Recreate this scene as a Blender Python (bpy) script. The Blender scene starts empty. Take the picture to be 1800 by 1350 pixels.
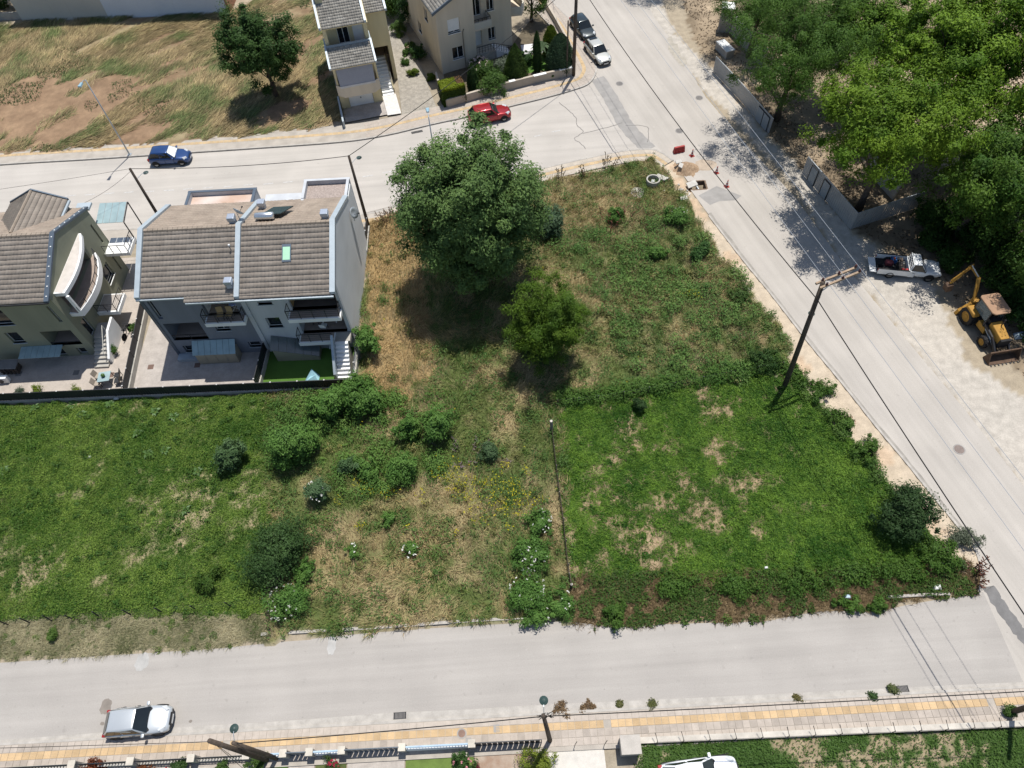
import bpy, bmesh, math, random
import numpy as np
from mathutils import Vector, Matrix
random.seed(7); RNG = np.random.default_rng(11)
S = bpy.context.scene; COL = S.collection
# ---------------- camera, sky, sun, exposure ----------------
CH, CF = 44.0, 1248.0; PITCH = math.radians(56.47); ROLL = math.radians(3.95)
cam_d = bpy.data.cameras.new('camera'); cam = bpy.data.objects.new('camera', cam_d); COL.objects.link(cam)
cam_d.sensor_fit = 'HORIZONTAL'; cam_d.sensor_width = 36.0; cam_d.lens = 36.0*CF/1800.0
cam_d.clip_start = 0.5; cam_d.clip_end = 2000.0
cam.matrix_world = Matrix.Translation((0, 0, CH)) @ Matrix.Rotation(math.pi/2-PITCH, 4, 'X') @ Matrix.Rotation(-ROLL, 4, 'Z')
S.camera = cam
SUN_EL = math.radians(72.5); SUN_AZ = math.radians(25.0)      # the sun stands beyond the scene, a little to the right
w = bpy.data.worlds.new('World'); S.world = w; w.use_nodes = True
nt = w.node_tree; bg = nt.nodes['Background']
sky = nt.nodes.new('ShaderNodeTexSky'); sky.sky_type = 'NISHITA'; sky.sun_disc = False
sky.sun_elevation = SUN_EL; sky.sun_rotation = SUN_AZ; sky.altitude = 100; sky.air_density = 1.0; sky.dust_density = 1.0
nt.links.new(sky.outputs[0], bg.inputs[0]); bg.inputs[1].default_value = 0.105
sl = bpy.data.lights.new('sun', 'SUN'); sl.energy = 4.6; sl.angle = math.radians(0.53); sl.color = (1.0, 0.965, 0.91)
so = bpy.data.objects.new('sun', sl); COL.objects.link(so)
sdir = Vector((math.sin(SUN_AZ)*math.cos(SUN_EL), math.cos(SUN_AZ)*math.cos(SUN_EL), math.sin(SUN_EL)))
so.rotation_euler = sdir.to_track_quat('Z', 'Y').to_euler(); so.location = (20, 60, 60)
S.view_settings.view_transform = 'Standard'; S.view_settings.look = 'None'
S.view_settings.exposure = 0.28; S.view_settings.gamma = 1.0; S.view_settings.use_curve_mapping = False
S.render.engine = 'CYCLES'

# ---------------- surveying: a point of the photograph at a known height -> metres in the place ----------------
_c, _s = math.cos(PITCH), math.sin(PITCH); _cr, _sr = math.cos(ROLL), math.sin(ROLL)
def G(px, py, z=0.0):
    a = (px-900)/CF; b = (py-675)/CF; u = a*_cr-b*_sr; v = a*_sr+b*_cr
    t = (CH-z)/(_s+v*_c); return Vector((u*t, (_c-v*_s)*t, z))
def poly(pts, z=0.0): return [G(x, y, z).to_2d() for x, y in pts]

# ---------------- mesh helpers ----------------
class MB:
    def __init__(s): s.v = []; s.f = []; s.m = []
    def add(s, vs, fs, mi=0):
        n = len(s.v); s.v += [tuple(p) for p in vs]; s.f += [tuple(i+n for i in q) for q in fs]; s.m += [mi]*len(fs); return s
    def box(s, x0, x1, y0, y1, z0, z1, mi=0):
        return s.add([(x0,y0,z0),(x1,y0,z0),(x1,y1,z0),(x0,y1,z0),(x0,y0,z1),(x1,y0,z1),(x1,y1,z1),(x0,y1,z1)],
            [(0,3,2,1),(4,5,6,7),(0,1,5,4),(1,2,6,5),(2,3,7,6),(3,0,4,7)], mi)
    def hexa(s, p8, mi=0):
        return s.add(p8, [(0,3,2,1),(4,5,6,7),(0,1,5,4),(1,2,6,5),(2,3,7,6),(3,0,4,7)], mi)
    def bar(s, p, q, w, h=None, mi=0):
        p = Vector(p); q = Vector(q); d = (q-p); L = d.length; d.normalize(); h = h or w
        up = Vector((0,0,1)) if abs(d.z) < 0.95 else Vector((0,1,0))
        a = d.cross(up).normalized()*(w/2); b = a.cross(d).normalized()*(h/2)
        return s.hexa([p-a-b, p+a-b, q+a-b, q-a-b, p-a+b, p+a+b, q+a+b, q-a+b], mi)
    def tube(s, pts, r, n=6, mi=0, cap=True):
        pts = [Vector(p) for p in pts]; k = len(pts); rs = r if isinstance(r, (list, tuple)) else [r]*k; vs = []
        for i, p in enumerate(pts):
            d = (pts[min(i+1,k-1)]-pts[max(i-1,0)]).normalized(); up = Vector((0,0,1)) if abs(d.z) < 0.9 else Vector((0,1,0))
            a = d.cross(up).normalized(); b = a.cross(d)
            vs += [p+(a*math.cos(t)+b*math.sin(t))*rs[i] for t in (2*math.pi*j/n for j in range(n))]
        fs = [(i*n+j, i*n+(j+1)%n, (i+1)*n+(j+1)%n, (i+1)*n+j) for i in range(k-1) for j in range(n)]
        if cap: fs += [tuple(range(n-1,-1,-1)), tuple((k-1)*n+j for j in range(n))]
        return s.add(vs, fs, mi)
    def lathe(s, prof, n=16, M=None, mi=0):
        vs = []; M = M or Matrix()
        for r, z in prof: vs += [M @ Vector((r*math.cos(2*math.pi*j/n), r*math.sin(2*math.pi*j/n), z)) for j in range(n)]
        k = len(prof); fs = [(i*n+j, i*n+(j+1)%n, (i+1)*n+(j+1)%n, (i+1)*n+j) for i in range(k-1) for j in range(n)]
        if prof[0][0] > 1e-4: fs.append(tuple(range(n-1,-1,-1)))
        if prof[-1][0] > 1e-4: fs.append(tuple((k-1)*n+j for j in range(n)))
        return s.add(vs, fs, mi)
    def prism(s, pts, z0, z1, mi=0):
        n = len(pts); A = sum(pts[i][0]*pts[(i+1)%n][1]-pts[(i+1)%n][0]*pts[i][1] for i in range(n))
        if A < 0: pts = pts[::-1]
        s.add([(p[0],p[1],z0) for p in pts]+[(p[0],p[1],z1) for p in pts],
            [tuple(range(n-1,-1,-1)), tuple(range(n,2*n))]+[(i,(i+1)%n,n+(i+1)%n,n+i) for i in range(n)], mi); return s
    def sheet(s, pts, z, mi=0):
        n = len(pts); A = sum(pts[i][0]*pts[(i+1)%n][1]-pts[(i+1)%n][0]*pts[i][1] for i in range(n))
        if A < 0: pts = pts[::-1]
        return s.add([(p[0],p[1],z) for p in pts], [tuple(range(n))], mi)
    def strip(s, pts, w0, w1, z0, z1, mi=0):          # a band along a ground polyline, offset w0..w1 to its left
        L = offset(pts, w0); R = offset(pts, w1)
        for i in range(len(pts)-1):
            s.hexa([(*L[i],z0),(*L[i+1],z0),(*R[i+1],z0),(*R[i],z0),(*L[i],z1),(*L[i+1],z1),(*R[i+1],z1),(*R[i],z1)], mi)
        return s
def offset(pts, d):
    out = []; n = len(pts)
    for i in range(n):
        a = Vector(pts[max(i-1,0)][:2]); b = Vector(pts[i][:2]); c = Vector(pts[min(i+1,n-1)][:2])
        t = ((b-a).normalized() if i else Vector((0,0)))+((c-b).normalized() if i < n-1 else Vector((0,0)))
        t.normalize(); out.append((b.x-t.y*d, b.y+t.x*d))
    return out
def smooth_line(pts, k=6):                                # Catmull-Rom
    P = [Vector(p[:2]) for p in pts]; out = []
    for i in range(len(P)-1):
        p0, p1, p2, p3 = P[max(i-1,0)], P[i], P[i+1], P[min(i+2,len(P)-1)]
        for j in range(k):
            t = j/k; out.append(0.5*((2*p1)+(p2-p0)*t+(2*p0-5*p1+4*p2-p3)*t*t+(3*p1-p0-3*p2+p3)*t**3))
    out.append(P[-1]); return [(p.x,p.y) for p in out]
def obj(name, mb, mats, parent=None, smooth=False, bevel=0, sub=0, kind=None, label=None, tri=False):
    me = bpy.data.meshes.new(name); me.from_pydata(mb.v, [], mb.f)
    mats = mats if isinstance(mats, (list, tuple)) else [mats]
    for m in mats: me.materials.append(m)
    if len(mats) > 1: me.polygons.foreach_set('material_index', mb.m)
    if smooth: me.polygons.foreach_set('use_smooth', [True]*len(me.polygons))
    if tri:
        bm = bmesh.new(); bm.from_mesh(me); bmesh.ops.triangulate(bm, faces=bm.faces[:]); bm.to_mesh(me); bm.free()
    me.update(); o = bpy.data.objects.new(name, me); COL.objects.link(o)
    if parent: o.parent = parent
    if bevel:
        b = o.modifiers.new('bevel', 'BEVEL'); b.width = bevel; b.segments = 2; b.limit_method = 'ANGLE'
    if sub:
        b = o.modifiers.new('sub', 'SUBSURF'); b.levels = sub; b.render_levels = sub
    if kind: o['kind'] = kind
    if label: o['label'] = label
    return o
def thing(name, label, cat, loc=(0,0,0), rz=0.0, group=None):
    o = bpy.data.objects.new(name, None); COL.objects.link(o); o.location = loc; o.rotation_euler = (0,0,rz)
    o.empty_display_size = 0.3; o['label'] = label; o['category'] = cat
    if group: o['group'] = group
    return o
def tag(o, label, cat, group=None):
    o['label'] = label; o['category'] = cat
    if group: o['group'] = group
    return o
def dup(root, loc, rz, label, group=None):
    r = root.copy(); COL.objects.link(r); r.location = loc; r.rotation_euler = (0,0,rz); r['label'] = label
    if group: r['group'] = group
    for ch in list(root.children):
        c = ch.copy(); COL.objects.link(c); c.parent = r
        for g in ch.children:
            d = g.copy(); COL.objects.link(d); d.parent = c
    return r
def npmesh(name, co, quads, cols, mat, parent=None, nv=4, smooth=False):
    """co (N*nv,3); each consecutive nv verts are one face unless quads given; cols per vertex or None"""
    me = bpy.data.meshes.new(name); n = len(co); me.vertices.add(n); me.vertices.foreach_set('co', np.ascontiguousarray(co, np.float32).ravel())
    if quads is None:
        nf = n//nv; idx = np.arange(n, dtype=np.int32)
    else:
        nf = len(quads); nv = quads.shape[1]; idx = np.ascontiguousarray(quads, np.int32).ravel()
    me.loops.add(nf*nv); me.loops.foreach_set('vertex_index', idx); me.polygons.add(nf)
    me.polygons.foreach_set('loop_start', np.arange(nf, dtype=np.int32)*nv)
    if smooth: me.polygons.foreach_set('use_smooth', np.ones(nf, bool))
    if cols is not None:
        at = me.color_attributes.new('Col', 'FLOAT_COLOR', 'POINT')
        at.data.foreach_set('color', np.concatenate([cols, np.ones((len(cols),1))], 1).astype(np.float32).ravel())
    me.materials.append(mat); me.update(calc_edges=True)
    o = bpy.data.objects.new(name, me); COL.objects.link(o)
    if parent: o.parent = parent
    return o

# ---------------- materials ----------------
def nd(nt, t, **k):
    n = nt.nodes.new(t)
    for a, v in k.items(): setattr(n, a, v)
    return n
def M(name, base, rough=0.8, var=0.12, scale=2.0, c2=None, fine=0.10, fscale=25.0, bump=0.0, spec=0.3, metal=0.0, attr=False, rand=0.0, stretch=None, coat=0.0, trans=0.0, zs=None):
    m = bpy.data.materials.new(name); m.use_nodes = True; t = m.node_tree; p = t.nodes['Principled BSDF']
    p.inputs['Roughness'].default_value = rough; p.inputs['Specular IOR Level'].default_value = spec; p.inputs['Metallic'].default_value = metal
    p.inputs['Coat Weight'].default_value = coat; p.inputs['Coat Roughness'].default_value = 0.05
    geo = nd(t, 'ShaderNodeNewGeometry'); pos = geo.outputs['Position']
    if stretch:
        mp = nd(t, 'ShaderNodeMapping'); mp.inputs['Rotation'].default_value[2] = stretch[0]; mp.inputs['Scale'].default_value = (stretch[1], stretch[2], 1)
        t.links.new(pos, mp.inputs[0]); pos = mp.outputs[0]
    if zs:
        mp = nd(t, 'ShaderNodeMapping'); mp.inputs['Scale'].default_value = (zs, zs, 0.12*zs); t.links.new(pos, mp.inputs[0]); pos = mp.outputs[0]
    n1 = nd(t, 'ShaderNodeTexNoise'); n1.inputs['Scale'].default_value = scale; n1.inputs['Detail'].default_value = 4; t.links.new(pos, n1.inputs['Vector'])
    mx = nd(t, 'ShaderNodeMix', data_type='RGBA')
    rp = nd(t, 'ShaderNodeMapRange'); rp.inputs[1].default_value = 0.3; rp.inputs[2].default_value = 0.7; t.links.new(n1.outputs['Fac'], rp.inputs[0]); t.links.new(rp.outputs[0], mx.inputs[0])
    if attr:
        at = nd(t, 'ShaderNodeAttribute', attribute_name='Col'); lo = nd(t, 'ShaderNodeVectorMath', operation='SCALE'); lo.inputs['Scale'].default_value = 1-var
        hi = nd(t, 'ShaderNodeVectorMath', operation='SCALE'); hi.inputs['Scale'].default_value = 1+var
        for q in (lo, hi): t.links.new(at.outputs['Color'], q.inputs[0])
        t.links.new(lo.outputs[0], mx.inputs[6]); t.links.new(hi.outputs[0], mx.inputs[7])
    else:
        b2 = c2 or [c*(1+var) for c in base]; b1 = base if c2 else [c*(1-var) for c in base]
        mx.inputs[6].default_value = (*b1, 1); mx.inputs[7].default_value = (*b2, 1)
    out = mx.outputs[2]
    n2 = nd(t, 'ShaderNodeTexNoise'); n2.inputs['Scale'].default_value = fscale; n2.inputs['Detail'].default_value = 3; t.links.new(geo.outputs['Position'], n2.inputs['Vector'])
    r2 = nd(t, 'ShaderNodeMapRange'); r2.inputs[1].default_value = 0.25; r2.inputs[2].default_value = 0.75; r2.inputs[3].default_value = 1-fine; r2.inputs[4].default_value = 1+fine
    t.links.new(n2.outputs['Fac'], r2.inputs[0]); v = nd(t, 'ShaderNodeVectorMath', operation='SCALE'); t.links.new(out, v.inputs[0]); t.links.new(r2.outputs[0], v.inputs['Scale']); out = v.outputs[0]
    if rand:
        oi = nd(t, 'ShaderNodeObjectInfo'); r3 = nd(t, 'ShaderNodeMapRange'); r3.inputs[3].default_value = 1-rand; r3.inputs[4].default_value = 1+rand
        t.links.new(oi.outputs['Random'], r3.inputs[0]); v3 = nd(t, 'ShaderNodeVectorMath', operation='SCALE'); t.links.new(out, v3.inputs[0]); t.links.new(r3.outputs[0], v3.inputs['Scale']); out = v3.outputs[0]
    t.links.new(out, p.inputs['Base Color'])
    if bump:
        bn = nd(t, 'ShaderNodeBump'); bn.inputs['Strength'].default_value = bump; bn.inputs['Distance'].default_value = 0.03
        t.links.new(n2.outputs['Fac'], bn.inputs['Height']); t.links.new(bn.outputs[0], p.inputs['Normal'])
    if trans:
        tr = nd(t, 'ShaderNodeBsdfTranslucent'); t.links.new(out, tr.inputs[0]); ms = nd(t, 'ShaderNodeMixShader'); ms.inputs[0].default_value = trans
        o = t.nodes['Material Output']; t.links.new(p.outputs[0], ms.inputs[1]); t.links.new(tr.outputs[0], ms.inputs[2]); t.links.new(ms.outputs[0], o.inputs[0])
    return m
def glass(name, col=(0.012,0.016,0.02), rough=0.06):
    return M(name, col, rough=rough, var=0.3, scale=0.8, fine=0, spec=0.6)
def clear_glass(name, tint=(0.75,0.88,0.9), rough=0.05, mixf=0.45):
    m = bpy.data.materials.new(name); m.use_nodes = True; t = m.node_tree; p = t.nodes['Principled BSDF']
    p.inputs['Base Color'].default_value = (*[c*0.25 for c in tint], 1); p.inputs['Roughness'].default_value = rough
    tp = nd(t, 'ShaderNodeBsdfTransparent'); tp.inputs[0].default_value = (*tint, 1); ms = nd(t, 'ShaderNodeMixShader'); ms.inputs[0].default_value = mixf
    o = t.nodes['Material Output']; t.links.new(p.outputs[0], ms.inputs[1]); t.links.new(tp.outputs[0], ms.inputs[2]); t.links.new(ms.outputs[0], o.inputs[0]); return m
def road_mat(name, base, rot, sx):
    m = bpy.data.materials.new(name); m.use_nodes = True; t = m.node_tree; p = t.nodes['Principled BSDF']; p.inputs['Roughness'].default_value = 0.92; p.inputs['Specular IOR Level'].default_value = 0.2
    geo = nd(t, 'ShaderNodeNewGeometry'); mp = nd(t, 'ShaderNodeMapping'); mp.inputs['Rotation'].default_value[2] = rot; t.links.new(geo.outputs['Position'], mp.inputs[0]); fac = None
    def layer(scl, sc, det, lo, hi, a, b, src=None):
        nonlocal fac
        m2 = nd(t, 'ShaderNodeMapping'); m2.inputs['Scale'].default_value = scl; t.links.new(mp.outputs[0], m2.inputs[0]); n = nd(t, 'ShaderNodeTexNoise'); n.inputs['Scale'].default_value = sc; n.inputs['Detail'].default_value = det; t.links.new(m2.outputs[0], n.inputs['Vector'])
        r = nd(t, 'ShaderNodeMapRange'); r.inputs[1].default_value = lo; r.inputs[2].default_value = hi; r.inputs[3].default_value = a; r.inputs[4].default_value = b; t.links.new(n.outputs['Fac'], r.inputs[0])
        if fac is None: fac = r.outputs[0]
        else: q = nd(t, 'ShaderNodeMath', operation='MULTIPLY'); t.links.new(fac, q.inputs[0]); t.links.new(r.outputs[0], q.inputs[1]); fac = q.outputs[0]
    layer((1,1,1), 0.28, 5, .3, .7, .93, 1.07); layer((sx,1.4,1), 1.0, 4, .3, .7, .93, 1.06); layer((sx*.5,4.5,1), 1.0, 3, .3, .7, .975, 1.025); layer((1,1,1), 16, 2, .3, .7, .95, 1.05); layer((1,1,1), 2.2, 6, .64, .74, 1.0, .88); layer((1,1,1), 5.0, 2, .70, .78, 1.0, .82); layer((1,1,1), 3.1, 4, .66, .78, 1.0, 1.10)
    v = nd(t, 'ShaderNodeVectorMath', operation='SCALE'); v.inputs[0].default_value = base; t.links.new(fac, v.inputs['Scale']); t.links.new(v.outputs[0], p.inputs['Base Color']); return m
mROADX = road_mat('asphalt_bleached_east', (0.375,0.346,0.308), math.radians(75), 0.10)
mROADN = road_mat('asphalt_bleached_north', (0.395,0.366,0.328), 0, 0.07)
mROADS = road_mat('asphalt_bleached_south', (0.326,0.303,0.275), 0, 0.08)
mPATCH = M('asphalt_patch', (0.265,0.252,0.235), rough=0.9, var=0.12, scale=1.2, fine=0.06)
mGUTTER = M('gutter_dust', (0.27,0.25,0.22), rough=0.9, var=0.2, scale=1.5, fine=0.1)
mCRACK = M('crack_fill', (0.17,0.16,0.15), rough=0.9)
mLINE = M('road_paint', (0.42,0.41,0.39), rough=0.8, var=0.2, scale=6)
mPAVE = M('pavement_concrete', (0.35,0.315,0.27), rough=0.9, var=0.14, scale=1.1, fine=0.08)
mKERB = M('kerb_concrete', (0.36,0.335,0.30), rough=0.9, var=0.15, scale=2.0, fine=0.1)
mTILEG = M('paving_tile_grey', (0.345,0.30,0.255), rough=0.9, var=0.10, scale=3, fine=0.08, rand=0.13)
mTILEY = M('paving_tile_yellow', (0.44,0.315,0.18), rough=0.85, var=0.10, scale=2, fine=0.08, rand=0.13)
mTILEYN = M('paving_tile_yellow_worn', (0.42,0.31,0.18), rough=0.85, var=0.2, scale=1.5, fine=0.08)
mGROUND = M('earth', (0.3,0.24,0.16), attr=True, rough=0.95, var=0.14, scale=1.7, fine=0.14, fscale=13, bump=0.25)
mLEAF = M('foliage', (0.05,0.1,0.02), attr=True, rough=0.6, var=0.12, scale=1.5, fine=0.0, spec=0.16, trans=0.25)
mBARK = M('bark', (0.085,0.065,0.05), rough=0.95, var=0.3, scale=4, fine=0.2, bump=0.6)
mWOODP = M('pole_wood', (0.075,0.058,0.045), rough=0.9, var=0.3, scale=3, fine=0.2)
mWOODL = M('timber_arm', (0.30,0.22,0.15), rough=0.9, var=0.2, scale=4)
mSTEEL = M('galvanised_steel', (0.38,0.41,0.43), rough=0.45, metal=0.5, var=0.1)
mDARK = M('dark_metal', (0.02,0.021,0.024), rough=0.5, var=0.2, spec=0.4)
mBLACK = M('black_rubber', (0.013,0.013,0.014), rough=0.75, var=0.2)
mWHITE = M('white_paint', (0.72,0.72,0.70), rough=0.7, var=0.05, scale=1.0, fine=0.03)
mCONC = M('concrete', (0.36,0.34,0.30), rough=0.9, var=0.15, scale=1.5, fine=0.1)
mGLASS = glass('window_glass'); mCARGLASS = glass('car_glass', (0.010,0.013,0.014), 0.03)
mFROST = M('green_glass_canopy', (0.27,0.36,0.37), rough=0.25, var=0.12, scale=1.5, fine=0.0, spec=0.5)
mWIRE = M('cable_black', (0.012,0.012,0.012), rough=0.6, var=0.1)
mWIREL = M('cable_bright', (0.5,0.5,0.5), rough=0.4, metal=0.6, var=0.05)
# ---------------- noise and zones for the ground ----------------
_perm = np.random.default_rng(3).random((256,256))
def vnoise(x, y, s, seed=0):
    x = x*s+seed*17.3+500; y = y*s+seed*9.7+500; xi = np.floor(x).astype(int); yi = np.floor(y).astype(int)
    fx = x-xi; fy = y-yi; fx = fx*fx*(3-2*fx); fy = fy*fy*(3-2*fy); g = lambda a, b: _perm[a & 255, b & 255]
    return (g(xi,yi)*(1-fx)+g(xi+1,yi)*fx)*(1-fy)+(g(xi,yi+1)*(1-fx)+g(xi+1,yi+1)*fx)*fy
def fbm(x, y, s, seed=0, o=4): return sum(vnoise(x, y, s*2**i, seed+i)*0.5**i for i in range(o))/sum(0.5**i for i in range(o))
def pip(pl, X, Y):
    ins = np.zeros(X.shape, bool); n = len(pl)
    for i in range(n):
        x0, y0 = pl[i]; x1, y1 = pl[(i+1)%n]
        if y0 == y1: continue
        c = ((y0 > Y) != (y1 > Y)) & (X < (x1-x0)*(Y-y0)/(y1-y0)+x0); ins ^= c
    return ins
Z = {k: [tuple(p) for p in poly(v)] for k, v in dict(
    hay=[(-160,55),(40,42),(200,36),(410,22),(470,-10),(548,-30),(566,60),(602,214),(560,229),(300,253),(150,262),(0,273),(-200,282)],
    left=[(-220,722),(0,712),(480,690),(500,700),(478,900),(470,1083),(0,1090),(-220,1100)],
    mid=[(470,690),(628,668),(640,395),(700,378),(950,322),(1095,291),(1150,277),(1205,345),(1262,445),(1392,605),(1388,650),(985,712),(1012,1040),(1005,1094),(900,1094),(695,1107),(470,1121)],
    dry=[(640,392),(700,372),(735,430),(770,640),(700,730),(650,660)],
    green=[(950,420),(1060,395),(1180,365),(1255,440),(1330,530),(1392,610),(1382,652),(1130,700),(1085,640),(1040,500)],
    right=[(968,716),(1388,655),(1545,835),(1672,990),(1600,1004),(1050,1028),(1000,1012)],
    vergel=[(-220,1100),(0,1090),(475,1083),(475,1125),(383,1139),(179,1152),(0,1163),(-220,1182)],
    verger=[(1000,1012),(1600,1002),(1690,985),(1728,1010),(1722,1045),(1660,1052),(1595,1062),(1540,1074),(1442,1073),(1340,1092),(1150,1099),(1080,1104),(1000,1095)],
    sand=[(1140,272),(1185,282),(1212,335),(1250,380),(1320,470),(1425,604),(1545,753),(1635,863),(1725,985),(1726,1020),(1680,1000),(1640,940),(1545,838),(1388,650),(1390,605),(1262,445),(1200,345)],
    lawn=[(1118,1304),(1300,1294),(1540,1285),(1800,1273),(1950,1265),(1980,1500),(1118,1480)],
    strip=[(1392,652),(1410,658),(1470,728),(1545,822),(1600,890),(1668,985),(1640,985),(1585,905),(1525,835),(1450,740),(1385,668)],
    scrub=[(475,700),(560,700),(690,690),(790,700),(815,790),(760,850),(600,890),(500,840),(470,780)], ridge=[(975,698),(1060,690),(1180,672),(1290,650),(1378,636),(1392,652),(1290,668),(1180,690),(1060,708),(980,716)],
    woods=[(1180,-60),(1215,60),(1255,125),(1355,238),(1412,302),(1500,404),(1570,440),(1650,490),(1700,540),(1760,640),(1800,660),(2100,800),(2100,-160)],
    dust=[(1150,-30),(1185,60),(1240,110),(1256,130),(1345,238),(1420,310),(1500,410),(1640,500),(1700,640),(1790,690),(2100,900),(2100,1300),(1800,860),(1600,605),(1480,460),(1400,330),(1260,180),(1180,90),(1130,0)],
).items()}
def noisy(k, X, Y, amp=0.55):
    wx = (fbm(X, Y, 0.9, 5)-0.5)*2*amp+(vnoise(X, Y, 4, 8)-0.5)*0.4; wy = (fbm(X, Y, 0.9, 9)-0.5)*2*amp+(vnoise(X, Y, 4, 2)-0.5)*0.4
    return pip(Z[k], X+wx, Y+wy)
def blobs(X, Y, L):
    m = np.zeros(X.shape)
    for px, py, r, *k in L:
        p = G(px, py); a = k[0] if k else 1.0
        m = np.maximum(m, a*np.exp(-(((X-p.x)**2+(Y-p.y)**2)/(r*r))))
    return m
STRAW = [(1095,752,1.5),(1160,795,1.1),(1078,812,.9),(1270,800,1.5,1.1),(1265,722,2.0,.9),(1175,918,2.3,1.1),(1250,912,2.2),(1145,955,2.3,1.1),(1100,940,2,.9),(1040,890,1.3),(1080,870,1.5,.9),(1210,960,1.2),(1005,940,.7),(1000,1000,.6),(1050,830,1.0),(1230,700,1.2),(1320,930,1.2,.8),(1420,900,1,.5),(1300,850,2,.7),(1230,870,2,.7),(1130,800,1.5,.8)]
LSTRAW = [(20,985,2,1),(60,1000,2.2,1.1),(120,990,1.5,.8),(230,985,1.2,1),(250,905,2,.9),(330,920,2.4,1.1),(300,880,2.5,.9),(360,860,2.2,.9),(450,850,2,.8),(420,910,2,.9),(150,850,1.6,.7),(180,830,1.5,.7),(480,800,1.2,1.2),(130,720,1.2,.7),(230,730,1.2,.7),(360,715,1,1),(400,950,1.5,.8),(270,960,1.5,.8),(200,1000,1.5,.7)]
YELL = [(880,860,2.2),(910,880,1.8),(820,850,1.6),(790,830,1.2),(840,870,1.2),(640,860,1.2,.9),(680,865,1.0,.8),(745,880,.8,.6),(915,900,1.2,1),(600,885,.7,.8),(640,930,.6,.8),(715,935,.7,.7),(860,900,2,.7),(1210,525,1.2,.5)]
def ground_cols(X, Y):
    n1 = fbm(X, Y, 0.35, 1); n2 = fbm(X, Y, 1.3, 4); n3 = fbm(X, Y, 0.12, 7, 3); n4 = vnoise(X, Y, 5, 3)
    C = np.empty(X.shape+(3,)); C[...] = (0.30,0.25,0.18)
    def put(m, a, b, t):
        t = np.clip(t, 0, 1)[..., None]; C[m] = (np.array(a)*(1-t)+np.array(b)*t)[m]
    def BL(m, v, lo, hi, c):
        t = (np.clip((v-lo)/(hi-lo), 0, 1)*m)[..., None]; C[...] = C*(1-t)+np.array(c)*(.85+.3*n4[..., None])*t
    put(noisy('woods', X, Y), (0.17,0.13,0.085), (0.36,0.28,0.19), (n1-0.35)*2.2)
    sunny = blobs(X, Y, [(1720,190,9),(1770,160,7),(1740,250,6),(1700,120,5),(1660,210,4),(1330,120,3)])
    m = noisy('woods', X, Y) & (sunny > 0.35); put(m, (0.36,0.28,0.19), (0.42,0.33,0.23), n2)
    put(noisy('dust', X, Y, 0.4), (0.37,0.34,0.295), (0.42,0.38,0.325), n1)
    hay = noisy('hay', X, Y); put(hay, (0.18,0.12,0.068), (0.26,0.21,0.12), (n1-0.35)*2+(n2-0.5)*1.8)
    soil = blobs(X, Y, [(60,190,6),(120,215,5),(20,230,6),(200,180,4),(590,130,2.2),(560,150,2.5),(520,190,3),(250,220,4),(300,110,2,.7)])
    m = hay & (soil+n2*0.6 > 0.75); put(m, (0.17,0.108,0.064), (0.27,0.18,0.108), n2*1.4-0.2)
    lf = noisy('left', X, Y); put(lf, (0.04,0.085,0.012), (0.09,0.13,0.028), n1); st = blobs(X, Y, LSTRAW)
    BL(lf, st*0.75+(n2-0.5)*1.6+(n4-0.5)*0.7, 0.46, 1.0, (0.25,0.205,0.12))
    md = noisy('mid', X, Y); put(md, (0.08,0.105,0.03), (0.27,0.215,0.115), (n1-0.4)*2.2+(n2-0.5)*1.6)
    dr = noisy('dry', X, Y); put(dr, (0.21,0.14,0.06), (0.30,0.21,0.10), n2)
    gr = noisy('green', X, Y); put(gr, (0.055,0.09,0.026), (0.20,0.17,0.085), (n2-.3)*1.8)
    rt = noisy('right', X, Y); put(rt, (0.02,0.058,0.008), (0.045,0.09,0.014), n1); st = blobs(X, Y, STRAW)
    BL(rt, st*0.72+(n2-0.5)*1.7+(n4-0.5)*0.8, 0.36, 0.95, (0.29,0.215,0.13))
    put(noisy('vergel', X, Y, 0.35), (0.15,0.13,0.065), (0.32,0.28,0.175), (n1-0.2)*1.6)
    put(noisy('verger', X, Y, 0.3), (0.12,0.085,0.05), (0.22,0.165,0.09), n2*1.2)
    put(noisy('sand', X, Y, 0.25), (0.40,0.325,0.235), (0.46,0.39,0.30), n1)
    m = noisy('sand', X, Y, 0.25) & (blobs(X, Y, [(1205,300,1.6),(1195,325,1.5),(1225,360,1.4),(1240,375,1.0),(1285,450,1.2,.8),(1405,640,1.2,.8),(1545,810,1.3,.9),(1620,920,1.5,.9)])+(n2-0.5) > 0.5); put(m, (0.40,0.29,0.19), (0.45,0.35,0.25), n2)
    lw = noisy('lawn', X, Y, 0.1); put(lw, (0.03,0.07,0.014), (0.06,0.10,0.025), n1)
    m = lw & (blobs(X, Y, [(1420,1335,2.2),(1540,1345,2.6),(1640,1345,2.0),(1490,1315,1,.8),(1180,1325,.8,.8),(1700,1320,1,.6)])*0.8+(n2-0.5)*1.6+(n4-0.5)*1.2 > 0.6); put(m, (0.20,0.155,0.095), (0.28,0.225,0.145), n4)
    return C, dict(hay=hay, left=lf, mid=md, dry=dr, green=gr, right=rt, lawn=lw)
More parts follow.
